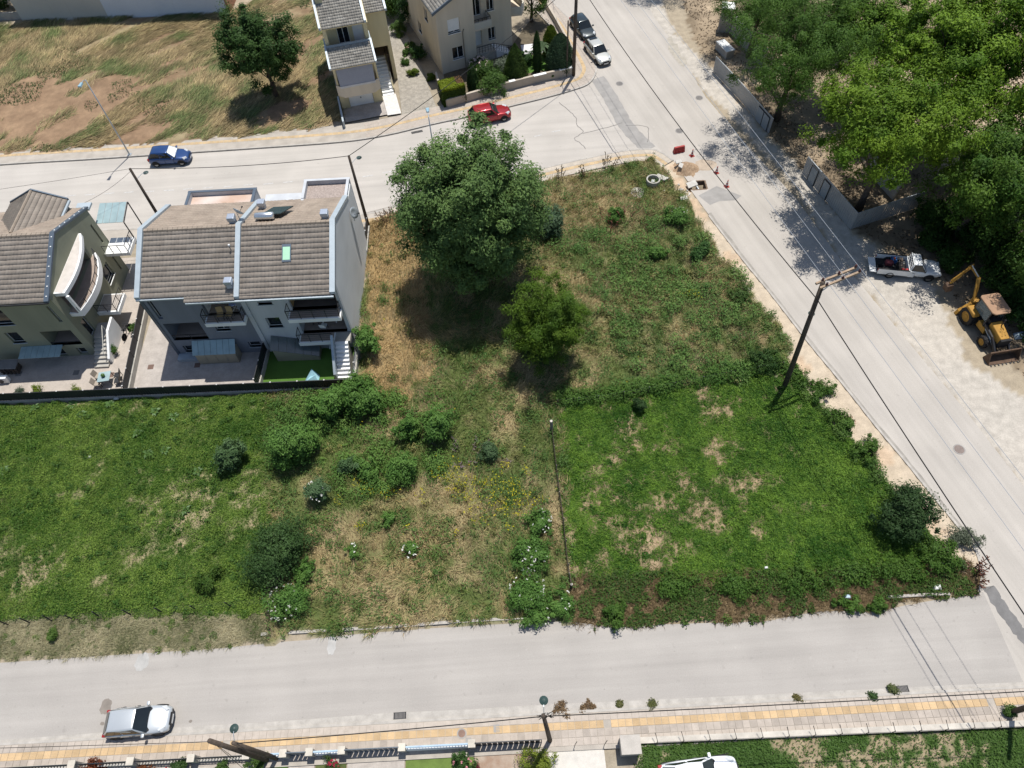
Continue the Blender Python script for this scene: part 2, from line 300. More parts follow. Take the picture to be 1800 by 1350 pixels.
# roads as measured kerb lines
K_N = [(-260,312),(0,291),(150,282),(300,272),(450,262),(600,251),(680,239),(760,220),(830,205),(895,189),(960,173),(1003,161),(1033,150),(1046,135),(1049,120),(1040,100),(1030,83),(1004,38),(969,0),(940,-45)]
K_NS = [(-260,420),(0,412),(300,400),(500,388),(640,377),(690,365),(830,330),(952,297),(1030,279),(1095,266),(1143,263),(1163,269),(1184,283)]
K_E = [(1184,283),(1208,330),(1247,379),(1280,422),(1316,468),(1354,514),(1424,604),(1463,651),(1504,702),(1544,753),(1596,815),(1634,863),(1672,909),(1711,959),(1724,990),(1727,1015),(1722,1046)]
K_ST = [(-260,1192),(0,1165),(179,1153),(383,1140),(460,1132),(695,1108),(900,1096),(1000,1092),(1080,1103),(1150,1098),(1250,1095),(1340,1093),(1442,1074),(1544,1075),(1596,1063),(1660,1052),(1722,1046)]
K_SB = [(-260,1322),(0,1303),(192,1289),(307,1281),(460,1272),(573,1264),(690,1255),(812,1250),(900,1244),(1020,1238),(1300,1225),(1540,1213),(1800,1201),(2100,1190)]
E_EAST = [(1115,-45),(1150,30),(1187,80),(1240,170),(1300,240),(1400,350),(1480,460),(1600,605),(1700,725),(1800,855),(1950,1045),(2030,1150)]
GS = 0.36; gx = np.arange(-64, 64.01, GS); gy = np.arange(-6, 97.01, GS); X, Y = np.meshgrid(gx, gy)
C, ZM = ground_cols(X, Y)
veg = np.zeros(X.shape); 
for k in ('hay','left','mid','right','lawn'): veg[ZM[k]] = 1
hgt = 0.02+veg*(0.04+0.16*fbm(X, Y, 0.5, 2))+veg*0.05*vnoise(X, Y, 2.5, 6)
mound = blobs(X, Y, [(215,165,2.5,.7),(190,150,2.0,.8),(165,175,1.5,.6),(245,175,2,.4),(30,150,3,.4)]); hgt += mound*ZM['hay']
lawn_low = ZM['lawn']; hgt[lawn_low] -= 0.06
road_pl = poly(K_NS+K_E[1:]+K_ST[::-1][1:]+[(-260,1322)]+K_SB[1:]+[(2150,1200)]+E_EAST[::-1]+K_N[::-1])
roadN = poly(K_N[:14]+[(1060,135),(1120,200),(1184,283)]+K_NS[::-1][1:]); roadE = poly([(1033,150),(1046,135),(1049,120),(1040,100),(1030,83),(1004,38),(969,0),(940,-45)]+E_EAST+[(2040,1192),(1800,1202),(1760,1120),(1722,1046)]+K_E[::-1][1:])
roadS = poly(K_ST+[(1728,1040),(1800,1203)]+K_SB[::-1][1:])
inroad = pip(roadN, X, Y) | pip(roadE, X, Y) | pip(roadS, X, Y)
hgt[inroad] = -0.06
plots = [[(-260,735),(0,712),(250,702),(480,690),(622,676),(645,400),(640,380),(300,403),(-260,425)], [(590,215),(600,-60),(1010,-60),(1049,120),(1000,160),(880,190),(700,235)], [(-260,1325),(0,1304),(500,1269),(1020,1239),(1800,1202),(2100,1192),(2100,1270),(1125,1302),(1125,1500),(-260,1500)]]
for pl in plots:
    m = pip(poly(pl), X, Y) & ~inroad; hgt[m] = -0.05
    C[m] = (0.27,0.23,0.17)
pit_c = G(1229,325); pit = (np.abs(X-pit_c.x) < 0.75) & (np.abs(Y-pit_c.y) < 0.6); hgt[pit] = -1.3
hgt[0,:] = hgt[-1,:] = 0; hgt[:,0] = hgt[:,-1] = 0
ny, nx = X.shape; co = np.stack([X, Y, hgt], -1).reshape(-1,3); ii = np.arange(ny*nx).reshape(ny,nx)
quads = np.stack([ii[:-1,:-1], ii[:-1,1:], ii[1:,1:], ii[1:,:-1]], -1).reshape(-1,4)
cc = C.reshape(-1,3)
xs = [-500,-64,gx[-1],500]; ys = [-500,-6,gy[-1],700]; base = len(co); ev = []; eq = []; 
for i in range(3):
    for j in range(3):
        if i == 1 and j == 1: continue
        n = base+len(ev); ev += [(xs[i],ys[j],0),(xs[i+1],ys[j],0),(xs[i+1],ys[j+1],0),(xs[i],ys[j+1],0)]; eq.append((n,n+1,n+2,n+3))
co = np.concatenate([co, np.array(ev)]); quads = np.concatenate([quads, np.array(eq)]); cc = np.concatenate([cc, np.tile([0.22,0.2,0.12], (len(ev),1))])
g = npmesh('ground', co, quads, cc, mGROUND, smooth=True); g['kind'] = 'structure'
def ground_z(x, y):
    i = int(round((y+6)/GS)); j = int(round((x+64)/GS)); return float(hgt[min(max(i,0),ny-1), min(max(j,0),nx-1)])
# ---------------- streets ----------------
def struct(name, mb, m, parent=None, **k):
    o = obj(name, mb, m, parent, **k)
    if not parent: o['kind'] = 'structure'
    return o
pz = [(pit_c.x-0.75,pit_c.y-0.6),(pit_c.x+0.75,pit_c.y-0.6),(pit_c.x+0.75,pit_c.y+0.6),(pit_c.x-0.75,pit_c.y+0.6)]
rN = struct('road_north', MB().sheet(roadN, 0.0), mROADN, tri=True)
E_in = poly(K_E[::-1])
notch = [Vector(p) for p in ((pit_c.x-0.9,pit_c.y-0.55),(pit_c.x+0.6,pit_c.y-0.55),(pit_c.x+0.6,pit_c.y+0.5),(pit_c.x-0.9,pit_c.y+0.5))]
roadE_n = poly([(1033,150),(1046,135),(1049,120),(1040,100),(1030,83),(1004,38),(969,0),(940,-45)]+E_EAST+[(2040,1192),(1800,1202),(1760,1120),(1722,1046)]+K_E[::-1][1:-2])+notch+poly([(1184,283)])
rE = struct('road_east', MB().sheet(roadE_n, 0.004), mROADX, tri=True)
rS = struct('road_south', MB().sheet(roadS, 0.008), mROADS, tri=True)
def band(px, w, z, wob=0.0):          # a thin ribbon drawn along points of the road surface
    L = smooth_line(poly(px), 5); L = [(x+random.uniform(-wob,wob), y+random.uniform(-wob,wob)) for x, y in L]
    a = offset(L, w/2); b = offset(L, -w/2); mb = MB()
    for i in range(len(L)-1): mb.add([(*b[i],z),(*b[i+1],z),(*a[i+1],z),(*a[i],z)], [(0,1,2,3)])
    return mb
struct('patched_trench', band([(1050,137),(1070,165),(1088,200),(1105,225),(1125,247),(1140,262)], 1.5, 0.0085, 0.08), mPATCH, rE)
for q in ([(983,180),(1000,195),(1012,207),(1015,220),(1025,232),(1010,243),(1020,252),(1030,262)], [(1025,234),(1060,226),(1094,216)], [(1100,220),(1135,222),(1140,235),(1138,250)]):
    struct('crack', band(q, 0.06, 0.0125, 0.05), mCRACK, rN)
struct('patched_road', MB().sheet([(x+random.uniform(-.15,.15), y+random.uniform(-.15,.15)) for x, y in poly([(1228,342),(1262,326),(1305,345),(1290,352),(1262,356),(1245,360)])], 0.0085), mPATCH, rE, tri=True)
struct('patched_road', band([(1737,1030),(1752,1056),(1775,1088),(1800,1120),(1832,1160)], 0.75, 0.0125, 0.07), M('asphalt_fresh', (0.15,0.145,0.14)), rE)
struct('gutter_band', band([(640,378),(690,366),(830,332),(952,299),(1030,282),(1095,268),(1140,266),(1162,274)], 0.55, 0.0125, 0.05), mGUTTER, rN)
struct('gutter_band', band([(1247,375),(1316,464),(1424,600),(1544,749),(1634,859),(1711,955)], 0.28, 0.0085, 0.05), mGUTTER, rE)
# dashed centre line of the north street
for x0, y0, x1, y1 in [(115,345,133,343),(149,343,167,341),(184,341,201,339),(218,339,235,337),(253,337,271,336),(288,335,306,334),(322,333,340,331),(357,331,374,329),(392,329,409,327),(428,326,445,324),(463,324,480,322),(498,321,515,319),(637,311,655,308),(672,304,690,301),(907,248,918,246),(939,240,952,237),(970,232,985,229)]:
    a = G(x0,y0); b = G(x1,y1); struct('lane_dash', MB().strip([a,b], -0.06, 0.06, 0.003, 0.0065), mLINE, rN)
def manhole(name, label, px, py, r=0.32, m=None):
    p = G(px, py); t = thing(name, label, 'manhole cover', (p.x,p.y,0.012)); obj('frame', MB().lathe([(r+.07,0),(r+.07,.006),(r,.006),(r,0)], 20), mPATCH, t)
    mb = MB().lathe([(0.001,0.008),(r,.008),(r,0)], 20)
    for k in range(-3,4): mb.box(-math.sqrt(max(r*r-(k*r/4)**2,0))*.9, math.sqrt(max(r*r-(k*r/4)**2,0))*.9, k*r/4-.015, k*r/4+.015, .008, .013)
    obj('lid', mb, m or mCRACK, t)
manhole('manhole_cover', 'round manhole cover with worn rim nearest the parked silver hatchback at the junction', 1089, 147)
manhole('manhole_cover', 'round manhole cover up the road beside the corrugated fence with a doorway', 1229, 172)
manhole('manhole_cover', 'round manhole cover on the road just above the red barrier', 1194, 230)
manhole('manhole_cover', 'brown round manhole cover alone on the road right of the clover field', 1686, 790, 0.33, M('rusty_iron', (0.2,0.16,0.14), rough=0.8))
mSTAIN = M('oil_stain', (0.20,0.175,0.15), rough=0.9, var=0.15)
def blot(name, px, py, rx, ry, m, parent, z=0.0125, seed=1):
    p = G(px, py); rr = random.Random(seed); pts = []
    for k in range(18):
        t = 2*math.pi*k/18; q = rr.uniform(.85,1.12); pts.append((p.x+math.cos(t)*rx*q, p.y+math.sin(t)*ry*q))
    struct(name, MB().sheet(pts, z), m, parent, tri=True)
blot('dark_stain', 186, 1242, .33, .45, mSTAIN, rS); blot('cement_spot', 583, 1134, .27, .6, M('cement_spot', (.36,.35,.33)), rS); blot('cement_spot', 250, 1163, .42, .55, M('cement_spot_2', (.34,.33,.31)), rS, seed=3)
blot('dark_stain', 180, 1272, .13, .1, mSTAIN, rS, seed=4); blot('dark_stain', 335, 1268, .1, .08, mSTAIN, rS, seed=5); blot('sand_stain', 1240, 290, 1.0, .8, M('sand_stain', (.36,.29,.22), var=.2), rE, 0.0085, 6); blot('sand_stain', 1195, 85, 1.3, 3.2, M('sand_spread', (.33,.30,.25), var=.15), rE, 0.0085, 7)
# ---------------- pavements ----------------
def pave(name, line, w, z=0.12, side=1, tact=None, label=None):
    """line: px kerb line; pavement lies on its left (side=1) or right (-1) for w metres"""
    L = smooth_line(poly(line), 4); t = struct(name, MB().strip(L, 0.16*side, w*side, -0.1, z), mPAVE)
    struct('kerb', MB().strip(L, 0.0, 0.16*side, -0.1, z+0.012), mKERB, t)
    return t, L
def tiles_along(L, off, side, size, gap, z, mb):
    R = offset(L, off*side); acc = 0.0; k = 0
    for i in range(len(R)-1):
        a = Vector(R[i]); b = Vector(R[i+1]); d = (b-a); n = int(d.length/size+.5) or 1; u = d/n; q = Vector((-u.y,u.x)).normalized()*size*side
        for j in range(n):
            p = a+u*j+u*(gap/2/u.length); e = a+u*(j+1)-u*(gap/2/u.length); q2 = q*(1-gap/size)
            mb.hexa([(*p,z-.02),(*e,z-.02),(*(e+q2),z-.02),(*(p+q2),z-.02),(*p,z),(*e,z),(*(e+q2),z),(*(p+q2),z)])
kn_all = K_N
pn, LN = pave('pavement_north', K_N, 2.6, side=1)
mb = MB(); tiles_along(LN, 1.15, 1, 0.40, 0.03, 0.128, mb); struct('tactile_tiles', mb, mTILEYN, pn)['kind'] = 'stuff'
mb = MB()
for o in (.2,.65,1.6,2.05): tiles_along(LN[22:], o, 1, 0.42, 0.03, 0.126, mb)
struct('paving_tiles', mb, mTILEG, pn)['kind'] = 'stuff'
pm, LM = pave('pavement_middle', K_NS, 1.75, side=-1)
mb = MB(); tiles_along(LM[8:], .75, -1, 0.40, 0.03, 0.128, mb); struct('tactile_tiles', mb, mTILEYN, pm)['kind'] = 'stuff'
mb = MB()
for o in (.22,1.22): tiles_along(LM[20:], o, -1, 0.45, 0.03, 0.126, mb)
struct('paving_tiles', mb, M('paving_tile_cream', (.40,.35,.285), var=.12), pm)['kind'] = 'stuff'
# east kerb line beside the sandy footway
L = smooth_line(poly(K_E[2:]), 3); struct('kerb_east', MB().strip(L, -0.14, 0.02, -0.1, 0.07), mKERB)
L = smooth_line(poly([(460,1117),(560,1111),(695,1103),(800,1095),(900,1089),(945,1086)]), 3); struct('kerb_south', MB().strip(L, -0.05, 0.12, -0.1, 0.16), mKERB)
L = smooth_line(poly([(1560,1052),(1600,1049),(1640,1047),(1668,1046)]), 3); struct('kerb_south', MB().strip(L, -0.05, 0.12, -0.1, 0.18), mKERB)
# south pavement: gutter, kerb, four rows of tiles
SL = poly(K_SB); SA, SB = Vector(SL[0]), Vector(SL[-1])
u = (SB-SA).normalized(); nrm = Vector((u.y,-u.x))
def sline(d): return [tuple(SA+nrm*d-u*2), tuple(SB+nrm*d+u*2)]
spv = struct('pavement_south', MB().strip(sline(0), -0.10, -1.98, -0.1, 0.10), mPAVE)
struct('gutter_slab', MB().strip(smooth_line(SL,3), 0.06, -0.6, -0.1, 0.02), mKERB, spv)
struct('kerb', MB().strip(sline(0), 0.04, -0.10, -0.1, 0.115), mKERB, spv)
Ltot = (SB-SA).length; ts = 0.405; n0 = int(Ltot/ts)
def tile_mesh(name, m, ribs=False):
    mb = MB().box(0, ts-.022, 0, ts-.022, -.02, .022)
    if ribs:
        for k in range(5): mb.box(.02, ts-.04, .03+k*.075, .065+k*.075, .022, .029)
    me = bpy.data.meshes.new(name); me.from_pydata(mb.v, [], mb.f); me.materials.append(m); return me
meY = tile_mesh('tactile_tile', mTILEY, True); meG = tile_mesh('paving_tile', mTILEG); ang = math.atan2(u.y, u.x)
xl = G(0,1310).x-0.5; xr = G(1800,1240).x+0.5; cnt = 0; rest = MB()
for row, d, me in ((1,0.92,meY),(2,1.325,meG),(0,0.515,meG),(3,1.73,meG)):
    for k in range(n0):
        p = SA+u*(k*ts)+nrm*d
        if not (xl < p.x < xr): continue
        if row == 1 and (k*7919 % 53) == 0: continue
        if cnt < 300:
            o = bpy.data.objects.new('tactile_tile' if row == 1 else 'paving_tile', me); COL.objects.link(o); o.parent = spv
            o.location = (p.x,p.y,0.103+random.uniform(-.004,.004)); o.rotation_euler = (random.uniform(-.006,.006),random.uniform(-.006,.006),ang+random.uniform(-.006,.006)); cnt += 1
        else:
            a = p; b = p+u*(ts-.022); q = nrm*-(ts-.022); z = .103+random.uniform(-.004,.004)
            rest.hexa([(*a,z-.02),(*b,z-.02),(*(b+q),z-.02),(*(a+q),z-.02),(*a,z+.022),(*b,z+.022),(*(b+q),z+.022),(*(a+q),z+.022)])
struct('paving_tiles', rest, mTILEG, spv)['kind'] = 'stuff'
def drain(label, px, py, L=1.0, W=.42, rz=0.0, z=.03):
    p = G(px, py); t = thing('drain_grate', label, 'drain grate', (p.x,p.y,z), rz); obj('pit', MB().box(-L/2,L/2,-W/2,W/2,-.02,.0), mBLACK, t)
    f = MB()
    for a in ((-L/2,L/2,-W/2,-W/2+.04),(-L/2,L/2,W/2-.04,W/2),(-L/2,-L/2+.04,-W/2,W/2),(L/2-.04,L/2,-W/2,W/2)): f.box(*a, .0, .014)
    obj('frame', f, mDARK, t)
    for k in range(8): x = -L/2+.1+k*(L-.2)/7; obj('bar', MB().box(x-.02,x+.02,-W/2+.04,W/2-.04,.001,.012), mCRACK, t)
drain('iron drain grate in the gutter of the south pavement, left of the round brown cover', 703, 1258, .72, .36)
drain('rusty drain grate overgrown with weeds in the gutter at the right', 1586, 1212, .7, .4)
drain('drain grate under the thin kerb below the dry wasteland', 704, 1106, .62, .3, z=.02)
drain('drain grate in the gutter by the driveway of the cream house', 733, 232, 1.1, .3, .2, z=.012)
manhole('manhole_cover', 'brown round cover in a white ring on the tiled pavement', 812, 1290, .2, M('rusty_lid', (.2,.13,.1)))
for n in [o for o in bpy.data.objects if o.get('label','').startswith('brown round cover in')]: n.location.z = .13
p = G(824,1303); obj('square_cover', MB().box(p.x-.17,p.x+.17,p.y-.17,p.y+.17,.1,.13), mPATCH, spv)
p = G(873,1281); obj('square_cover', MB().box(p.x-.17,p.x+.17,p.y-.2,p.y+.2,.1,.132), mPATCH, spv)
# ---------------- foliage ----------------
def unit(a): return a/np.maximum(np.linalg.norm(a, axis=-1, keepdims=True), 1e-6)
def leaf_faces(P, N, size, asp=0.55):
    """rhombic leaves at P facing N"""
    n = len(P); N = unit(N); r = RNG.normal(size=(n,3)); a = unit(np.cross(N, r)); b = np.cross(N, a); s = np.asarray(size).reshape(-1,1)*np.ones((n,1))
    return np.stack([P-a*s*.5, P+b*s*asp*.5-a*s*.08, P+a*s*.5, P-b*s*asp*.5-a*s*.08], 1).reshape(-1,3)
def leaf_tris(P, N, size, asp=0.7):
    n = len(P); N = unit(N); r = RNG.normal(size=(n,3)); a = unit(np.cross(N, r)); b = np.cross(N, a); s = np.asarray(size).reshape(-1,1)*np.ones((n,1))
    return np.stack([P-a*s*.5+b*s*asp*.45, P-a*s*.5-b*s*asp*.45, P+a*s*.65], 1).reshape(-1,3)
def cols4(c, k=4): return np.repeat(c, k, 0)
def mixcol(c1, c2, t): t = np.clip(np.asarray(t), 0, 1).reshape(-1,1); return np.array(c1)*(1-t)+np.array(c2)*t
def crown(rng, c, rad, ncl, clr, per, shape='round', shell=0.5, flat=0.8, drop=0.0, jag=0.0, lobes=0):
    d = unit(rng.normal(size=(ncl,3))); k = shell+(1-shell)*rng.random((ncl,1))**0.6; k = k*(1+jag*rng.normal(size=(ncl,1)))
    if shape == 'dome': d[:,2] = np.abs(d[:,2])*1.0-0.15
    lob = 1+0.22*np.sin(3*np.arctan2(d[:,1:2],d[:,0:1])+rng.random()*6)*np.cos(2.3*d[:,2:3]+rng.random()*6)
    cc = np.array(c)+d*k*lob*np.array(rad)
    if lobes:
        ld = unit(rng.normal(size=(lobes,3))); ld[:,2] = np.abs(ld[:,2])*rng.choice([1,1,-.7],lobes); lc = np.array(c)+ld*np.array(rad)*.54*(.75+.4*rng.random((lobes,1))); ls = (.46+.18*rng.random((lobes,1))); li = rng.integers(0,lobes,ncl); inner = rng.random(ncl) < .12
        c2 = lc[li]+d*k*ls[li]*np.array(rad); cc = np.where(inner[:,None], cc*.6+np.array(c)*.4, c2)
    rr = clr*(0.45+1.0*rng.random((ncl,1)))
    P = np.repeat(cc, per, 0); R = np.repeat(rr, per, 0); e = unit(rng.normal(size=P.shape)); rr2 = rng.random((len(P),1))**0.62*(1+.25*rng.random((len(P),1)))
    off = e*R*rr2; off[:,2] *= flat; off[:,2] -= drop*np.linalg.norm(off[:,:2], axis=1)
    N = e*0.75+unit(P-np.array(c))*0.45+np.array([0,0,0.55])+rng.normal(size=P.shape)*0.45
    return P+off, N, cc, np.repeat(rng.random(ncl), per)
def trunk_mb(base, top, r0, ends, limbs, rng, lean=(0,0)):
    mb = MB(); n = 6; pts = [Vector((lean[0]*t*t+rng.normal()*.05, lean[1]*t*t+rng.normal()*.05, -0.1+t*(top+.1))) for t in np.linspace(0,1,n)]
    mb.tube(pts, [r0*(1.25 if i == 0 else 1-0.75*i/(n-1)) for i in range(n)], 9)
    for e in ends[:limbs]:
        e = Vector(e); t = min(0.92, max(0.25, (e.z*0.55)/max(top,.1))); s = pts[min(n-2,int(t*(n-1)))]; mid = s.lerp(e, .5)+Vector((0,0,.12*(e-s).length))
        r = r0*0.33*(1-.4*t); mb.tube([s, mid, e], [r, r*.6, r*.2], 5, cap=False)
    return mb
def tree(name, label, base, H, c_z, rad, ncl, clr, per, leaf, c1, c2, cat='tree', seed=1, shape='round', shell=.5, asp=.55, trunk_r=.22, limbs=14, group=None, flat=.8, drop=0.0, off=(0,0), bark=None, lean=(0,0), cname='crown', tname='trunk', jag=0.06, lobes=0):
    rng = np.random.default_rng(seed); b = Vector((base[0],base[1],ground_z(base[0],base[1]))); t = thing(name, label, cat, b, 0, group)
    P, N, cc, q = crown(rng, (off[0],off[1],c_z), rad, ncl, clr, per, shape, shell, flat, drop, jag, lobes); ok = P[:,2] > 0.05; P, N, q = P[ok], N[ok], q[ok]
    col = mixcol(c1, c2, q*.7+rng.random(len(P))*.45-.08); s = leaf*(0.7+.6*rng.random(len(P)))
    npmesh(cname, leaf_tris(P, N, s, asp*1.15), None, cols4(col,3), mLEAF, t, nv=3)
    order = rng.permutation(len(cc)); obj(tname, trunk_mb(b, max(c_z*0.95,.3), trunk_r, cc[order], limbs, rng, lean if lean != (0,0) else (off[0]*.7,off[1]*.7)), bark or mBARK, t, smooth=True)
    return t
def shrub(label, px, py, r, h, c1, c2, seed, leaf=.14, ncl=None, per=None, z0=None, flowers=None, name='shrub', cat='shrub', group=None, asp=.5, clr=None, dense=1.0, x=None, y=None, oblong=1.0):
    b = G(px, py) if x is None else Vector((x,y,0)); ncl = ncl or int(26*max(.5,r)*max(.6,h)*dense); per = per or 90
    t = tree(name, label, (b.x,b.y), h, h*.52, (r*1.12,r*1.12*oblong,h*.58), ncl, clr or max(.2,r*.3), per, leaf, c1, c2, cat, seed, 'round', .35, asp, .05+.02*h, 6, group, cname='foliage', tname='stem', jag=.22, lobes=int(3+r*2.5))
    if flowers:
        rng = np.random.default_rng(seed+99); n, fc, fs = flowers; d = unit(rng.normal(size=(n,3))); d[:,2] = np.abs(d[:,2])*.9+.15; d = unit(d)
        P = np.array([0,0,h*.5])+d*np.array([r*.88,r*.88*oblong,h*.52])*(.9+.15*rng.random((n,1)))
        Q = np.repeat(P, 5, 0)+rng.normal(size=(n*5,3))*fs*.35; N = np.tile([0,0,1.0],(n*5,1))+rng.normal(size=(n*5,3))*.5
        npmesh('flowers', leaf_faces(Q, N, fs, .9), None, cols4(mixcol(fc, [k*.85 for k in fc], rng.random(n*5))), mLEAF, t)['kind'] = 'stuff'
    return t
GD, GM, GL, GY = (.022,.055,.014), (.045,.10,.022), (.055,.12,.028), (.09,.14,.022)
# the great tree in the middle, the lighter one in front of it, the one in the mown field
tree('broadleaf_tree', 'huge dark green broadleaf tree in the middle of the wasteland', (-2.3,39.6), 14, 7.2, (5.0,5.0,7.0), 520, .85, 350, .19, (.055,.105,.03), (.135,.215,.06), seed=21, shell=.6, trunk_r=.42, limbs=26, lobes=34, jag=0.0)
tree('feathery_tree', 'bright yellowish green feathery young tree in front of the huge dark tree', G(962,632).to_2d(), 8.0, 4.2, (3.0,2.9,4.5), 280, .5, 210, .16, (.036,.08,.007), (.09,.15,.013), seed=22, lobes=22, jag=.12, shell=.35, asp=.32, trunk_r=.14, limbs=24, drop=.18)
tree('broadleaf_tree', 'round dark green tree casting shade in the mown hay field', G(487,172).to_2d(), 8.8, 5.0, (3.7,3.5,4.7), 200, .7, 230, .20,  (.022,.055,.012), (.05,.10,.022), seed=23, shell=.5, lobes=18, jag=0.0, trunk_r=.24, limbs=18)
tree('broadleaf_tree', 'dark bush-like tree at the far left corner beside the long white building', (-58.5,88.0), 6, 3.2, (3.2,3.2,3.0), 50, 1.0, 160, .3, GD, GM, seed=24)
# the wood on the right of the east street
W = 'trees of the wood on the right'
WT = [ # foot x, y, height, radius, colours, seed, label
 (27.2,57.6,13.5,6.9,(.035,.085,.012),(.085,.16,.022),31,'tall dark feathery tree overhanging the upper corrugated fence'),
 (34.5,59.5,12.5,4.6,(.05,.115,.010),(.12,.205,.02),32,'leafy tree with twin trunks behind the upper fence'),
 (38.7,51.5,15.5,7.4,(.06,.13,.009),(.155,.25,.019),33,'huge bright green tree with a forking trunk above the lower fence'),
 (58.5,55.0,13,5.5,(.06,.125,.012),(.13,.22,.022),35,'bright green tree cut by the right edge of the view'),
 (37.5,40.5,11.5,5.6,(.03,.08,.009),(.085,.15,.016),36,'leafy tree rising behind the lower fence corner, above the pickup'),
 (47.0,43.0,11,5.6,(.024,.065,.009),(.065,.125,.016),37,'dense dark tree above the yellow excavator'),
 (27.0,68.0,10,4.8,(.03,.07,.011),(.07,.14,.02),38,'dark feathery tree beside the tall concrete gate pillar'),
 (20.5,84.0,11,4.4,(.022,.055,.011),(.055,.11,.02),39,'dark tree at the top edge shading the road shoulder'),
 (39.5,34.2,9.0,4.8,(.022,.058,.009),(.06,.115,.016),40,'shadowy tree behind the yellow excavator at the right edge'),
 (30.8,44.6,14.0,6.6,(.06,.125,.009),(.15,.235,.018),41,'leafy tree inside the lower fence casting shade on the road'),
 (37.0,72.0,13,5.6,(.036,.09,.009),(.10,.175,.016),42,'tall leafy tree at the top edge between the feathery and the bright ones'),
]
for px, py, h, r, c1, c2, sd, lb in WT:
    b = Vector((px, py, 0)); feat = sd in (31,38,39,42,44); bright = sd in (33,34,35)
    tree('woodland_tree', lb, (b.x,b.y), h, h*(.56 if sd in (31,38) else .64 if sd == 41 else .58), (r,r,h*(.30 if sd == 41 else .36)), int(190*(r/5)**2), .78, 215, .165+.014*(sd%5) if not feat else .17, c1, c2, seed=sd, shell=.55, lobes=17+sd%5, trunk_r=.3, limbs=22, asp=.34 if feat else .6, drop=.25 if feat else .05, group=W)
b = G(1755,470)
for i,(px,py,r,h,lb) in enumerate([(1640,395,1.6,2.2,'leafy green undergrowth bush beside the lower fence end'),(1745,455,1.9,2.6,'dark leafy bush right behind the excavator arm'),(1770,520,2.0,3.0,'dark bush right of the excavator cab'),(1740,330,2.2,3.2,'round leafy bush under the right-hand trees, left of the dry sunlit ground'),(1790,300,2.2,3.4,'glossy dark bush at the right edge below the sunlit dry ground'),(1835,612,1.6,2.0,'dark bush at the right edge beside the loader bucket'),(1700,425,1.6,2.0,'thick dark bush above the excavator arm'),(1668,462,1.3,1.6,'dark bush touching the shade right above the pickup bonnet'),(1775,500,1.9,2.4,'dark bush hard behind the excavator canopy'),(1792,560,1.7,2.2,'dark bush right of the excavator hood'),(1720,395,1.8,2.4,'dark bush under the trees above the excavator'),(1640,430,1.2,1.5,'low dark bush between the pickup bonnet and the excavator arm')]):
    shrub(lb, px, py, r, h, (.018,.05,.008), (.05,.10,.016), 60+i, .2, name='undergrowth_bush', group='undergrowth of the wood')
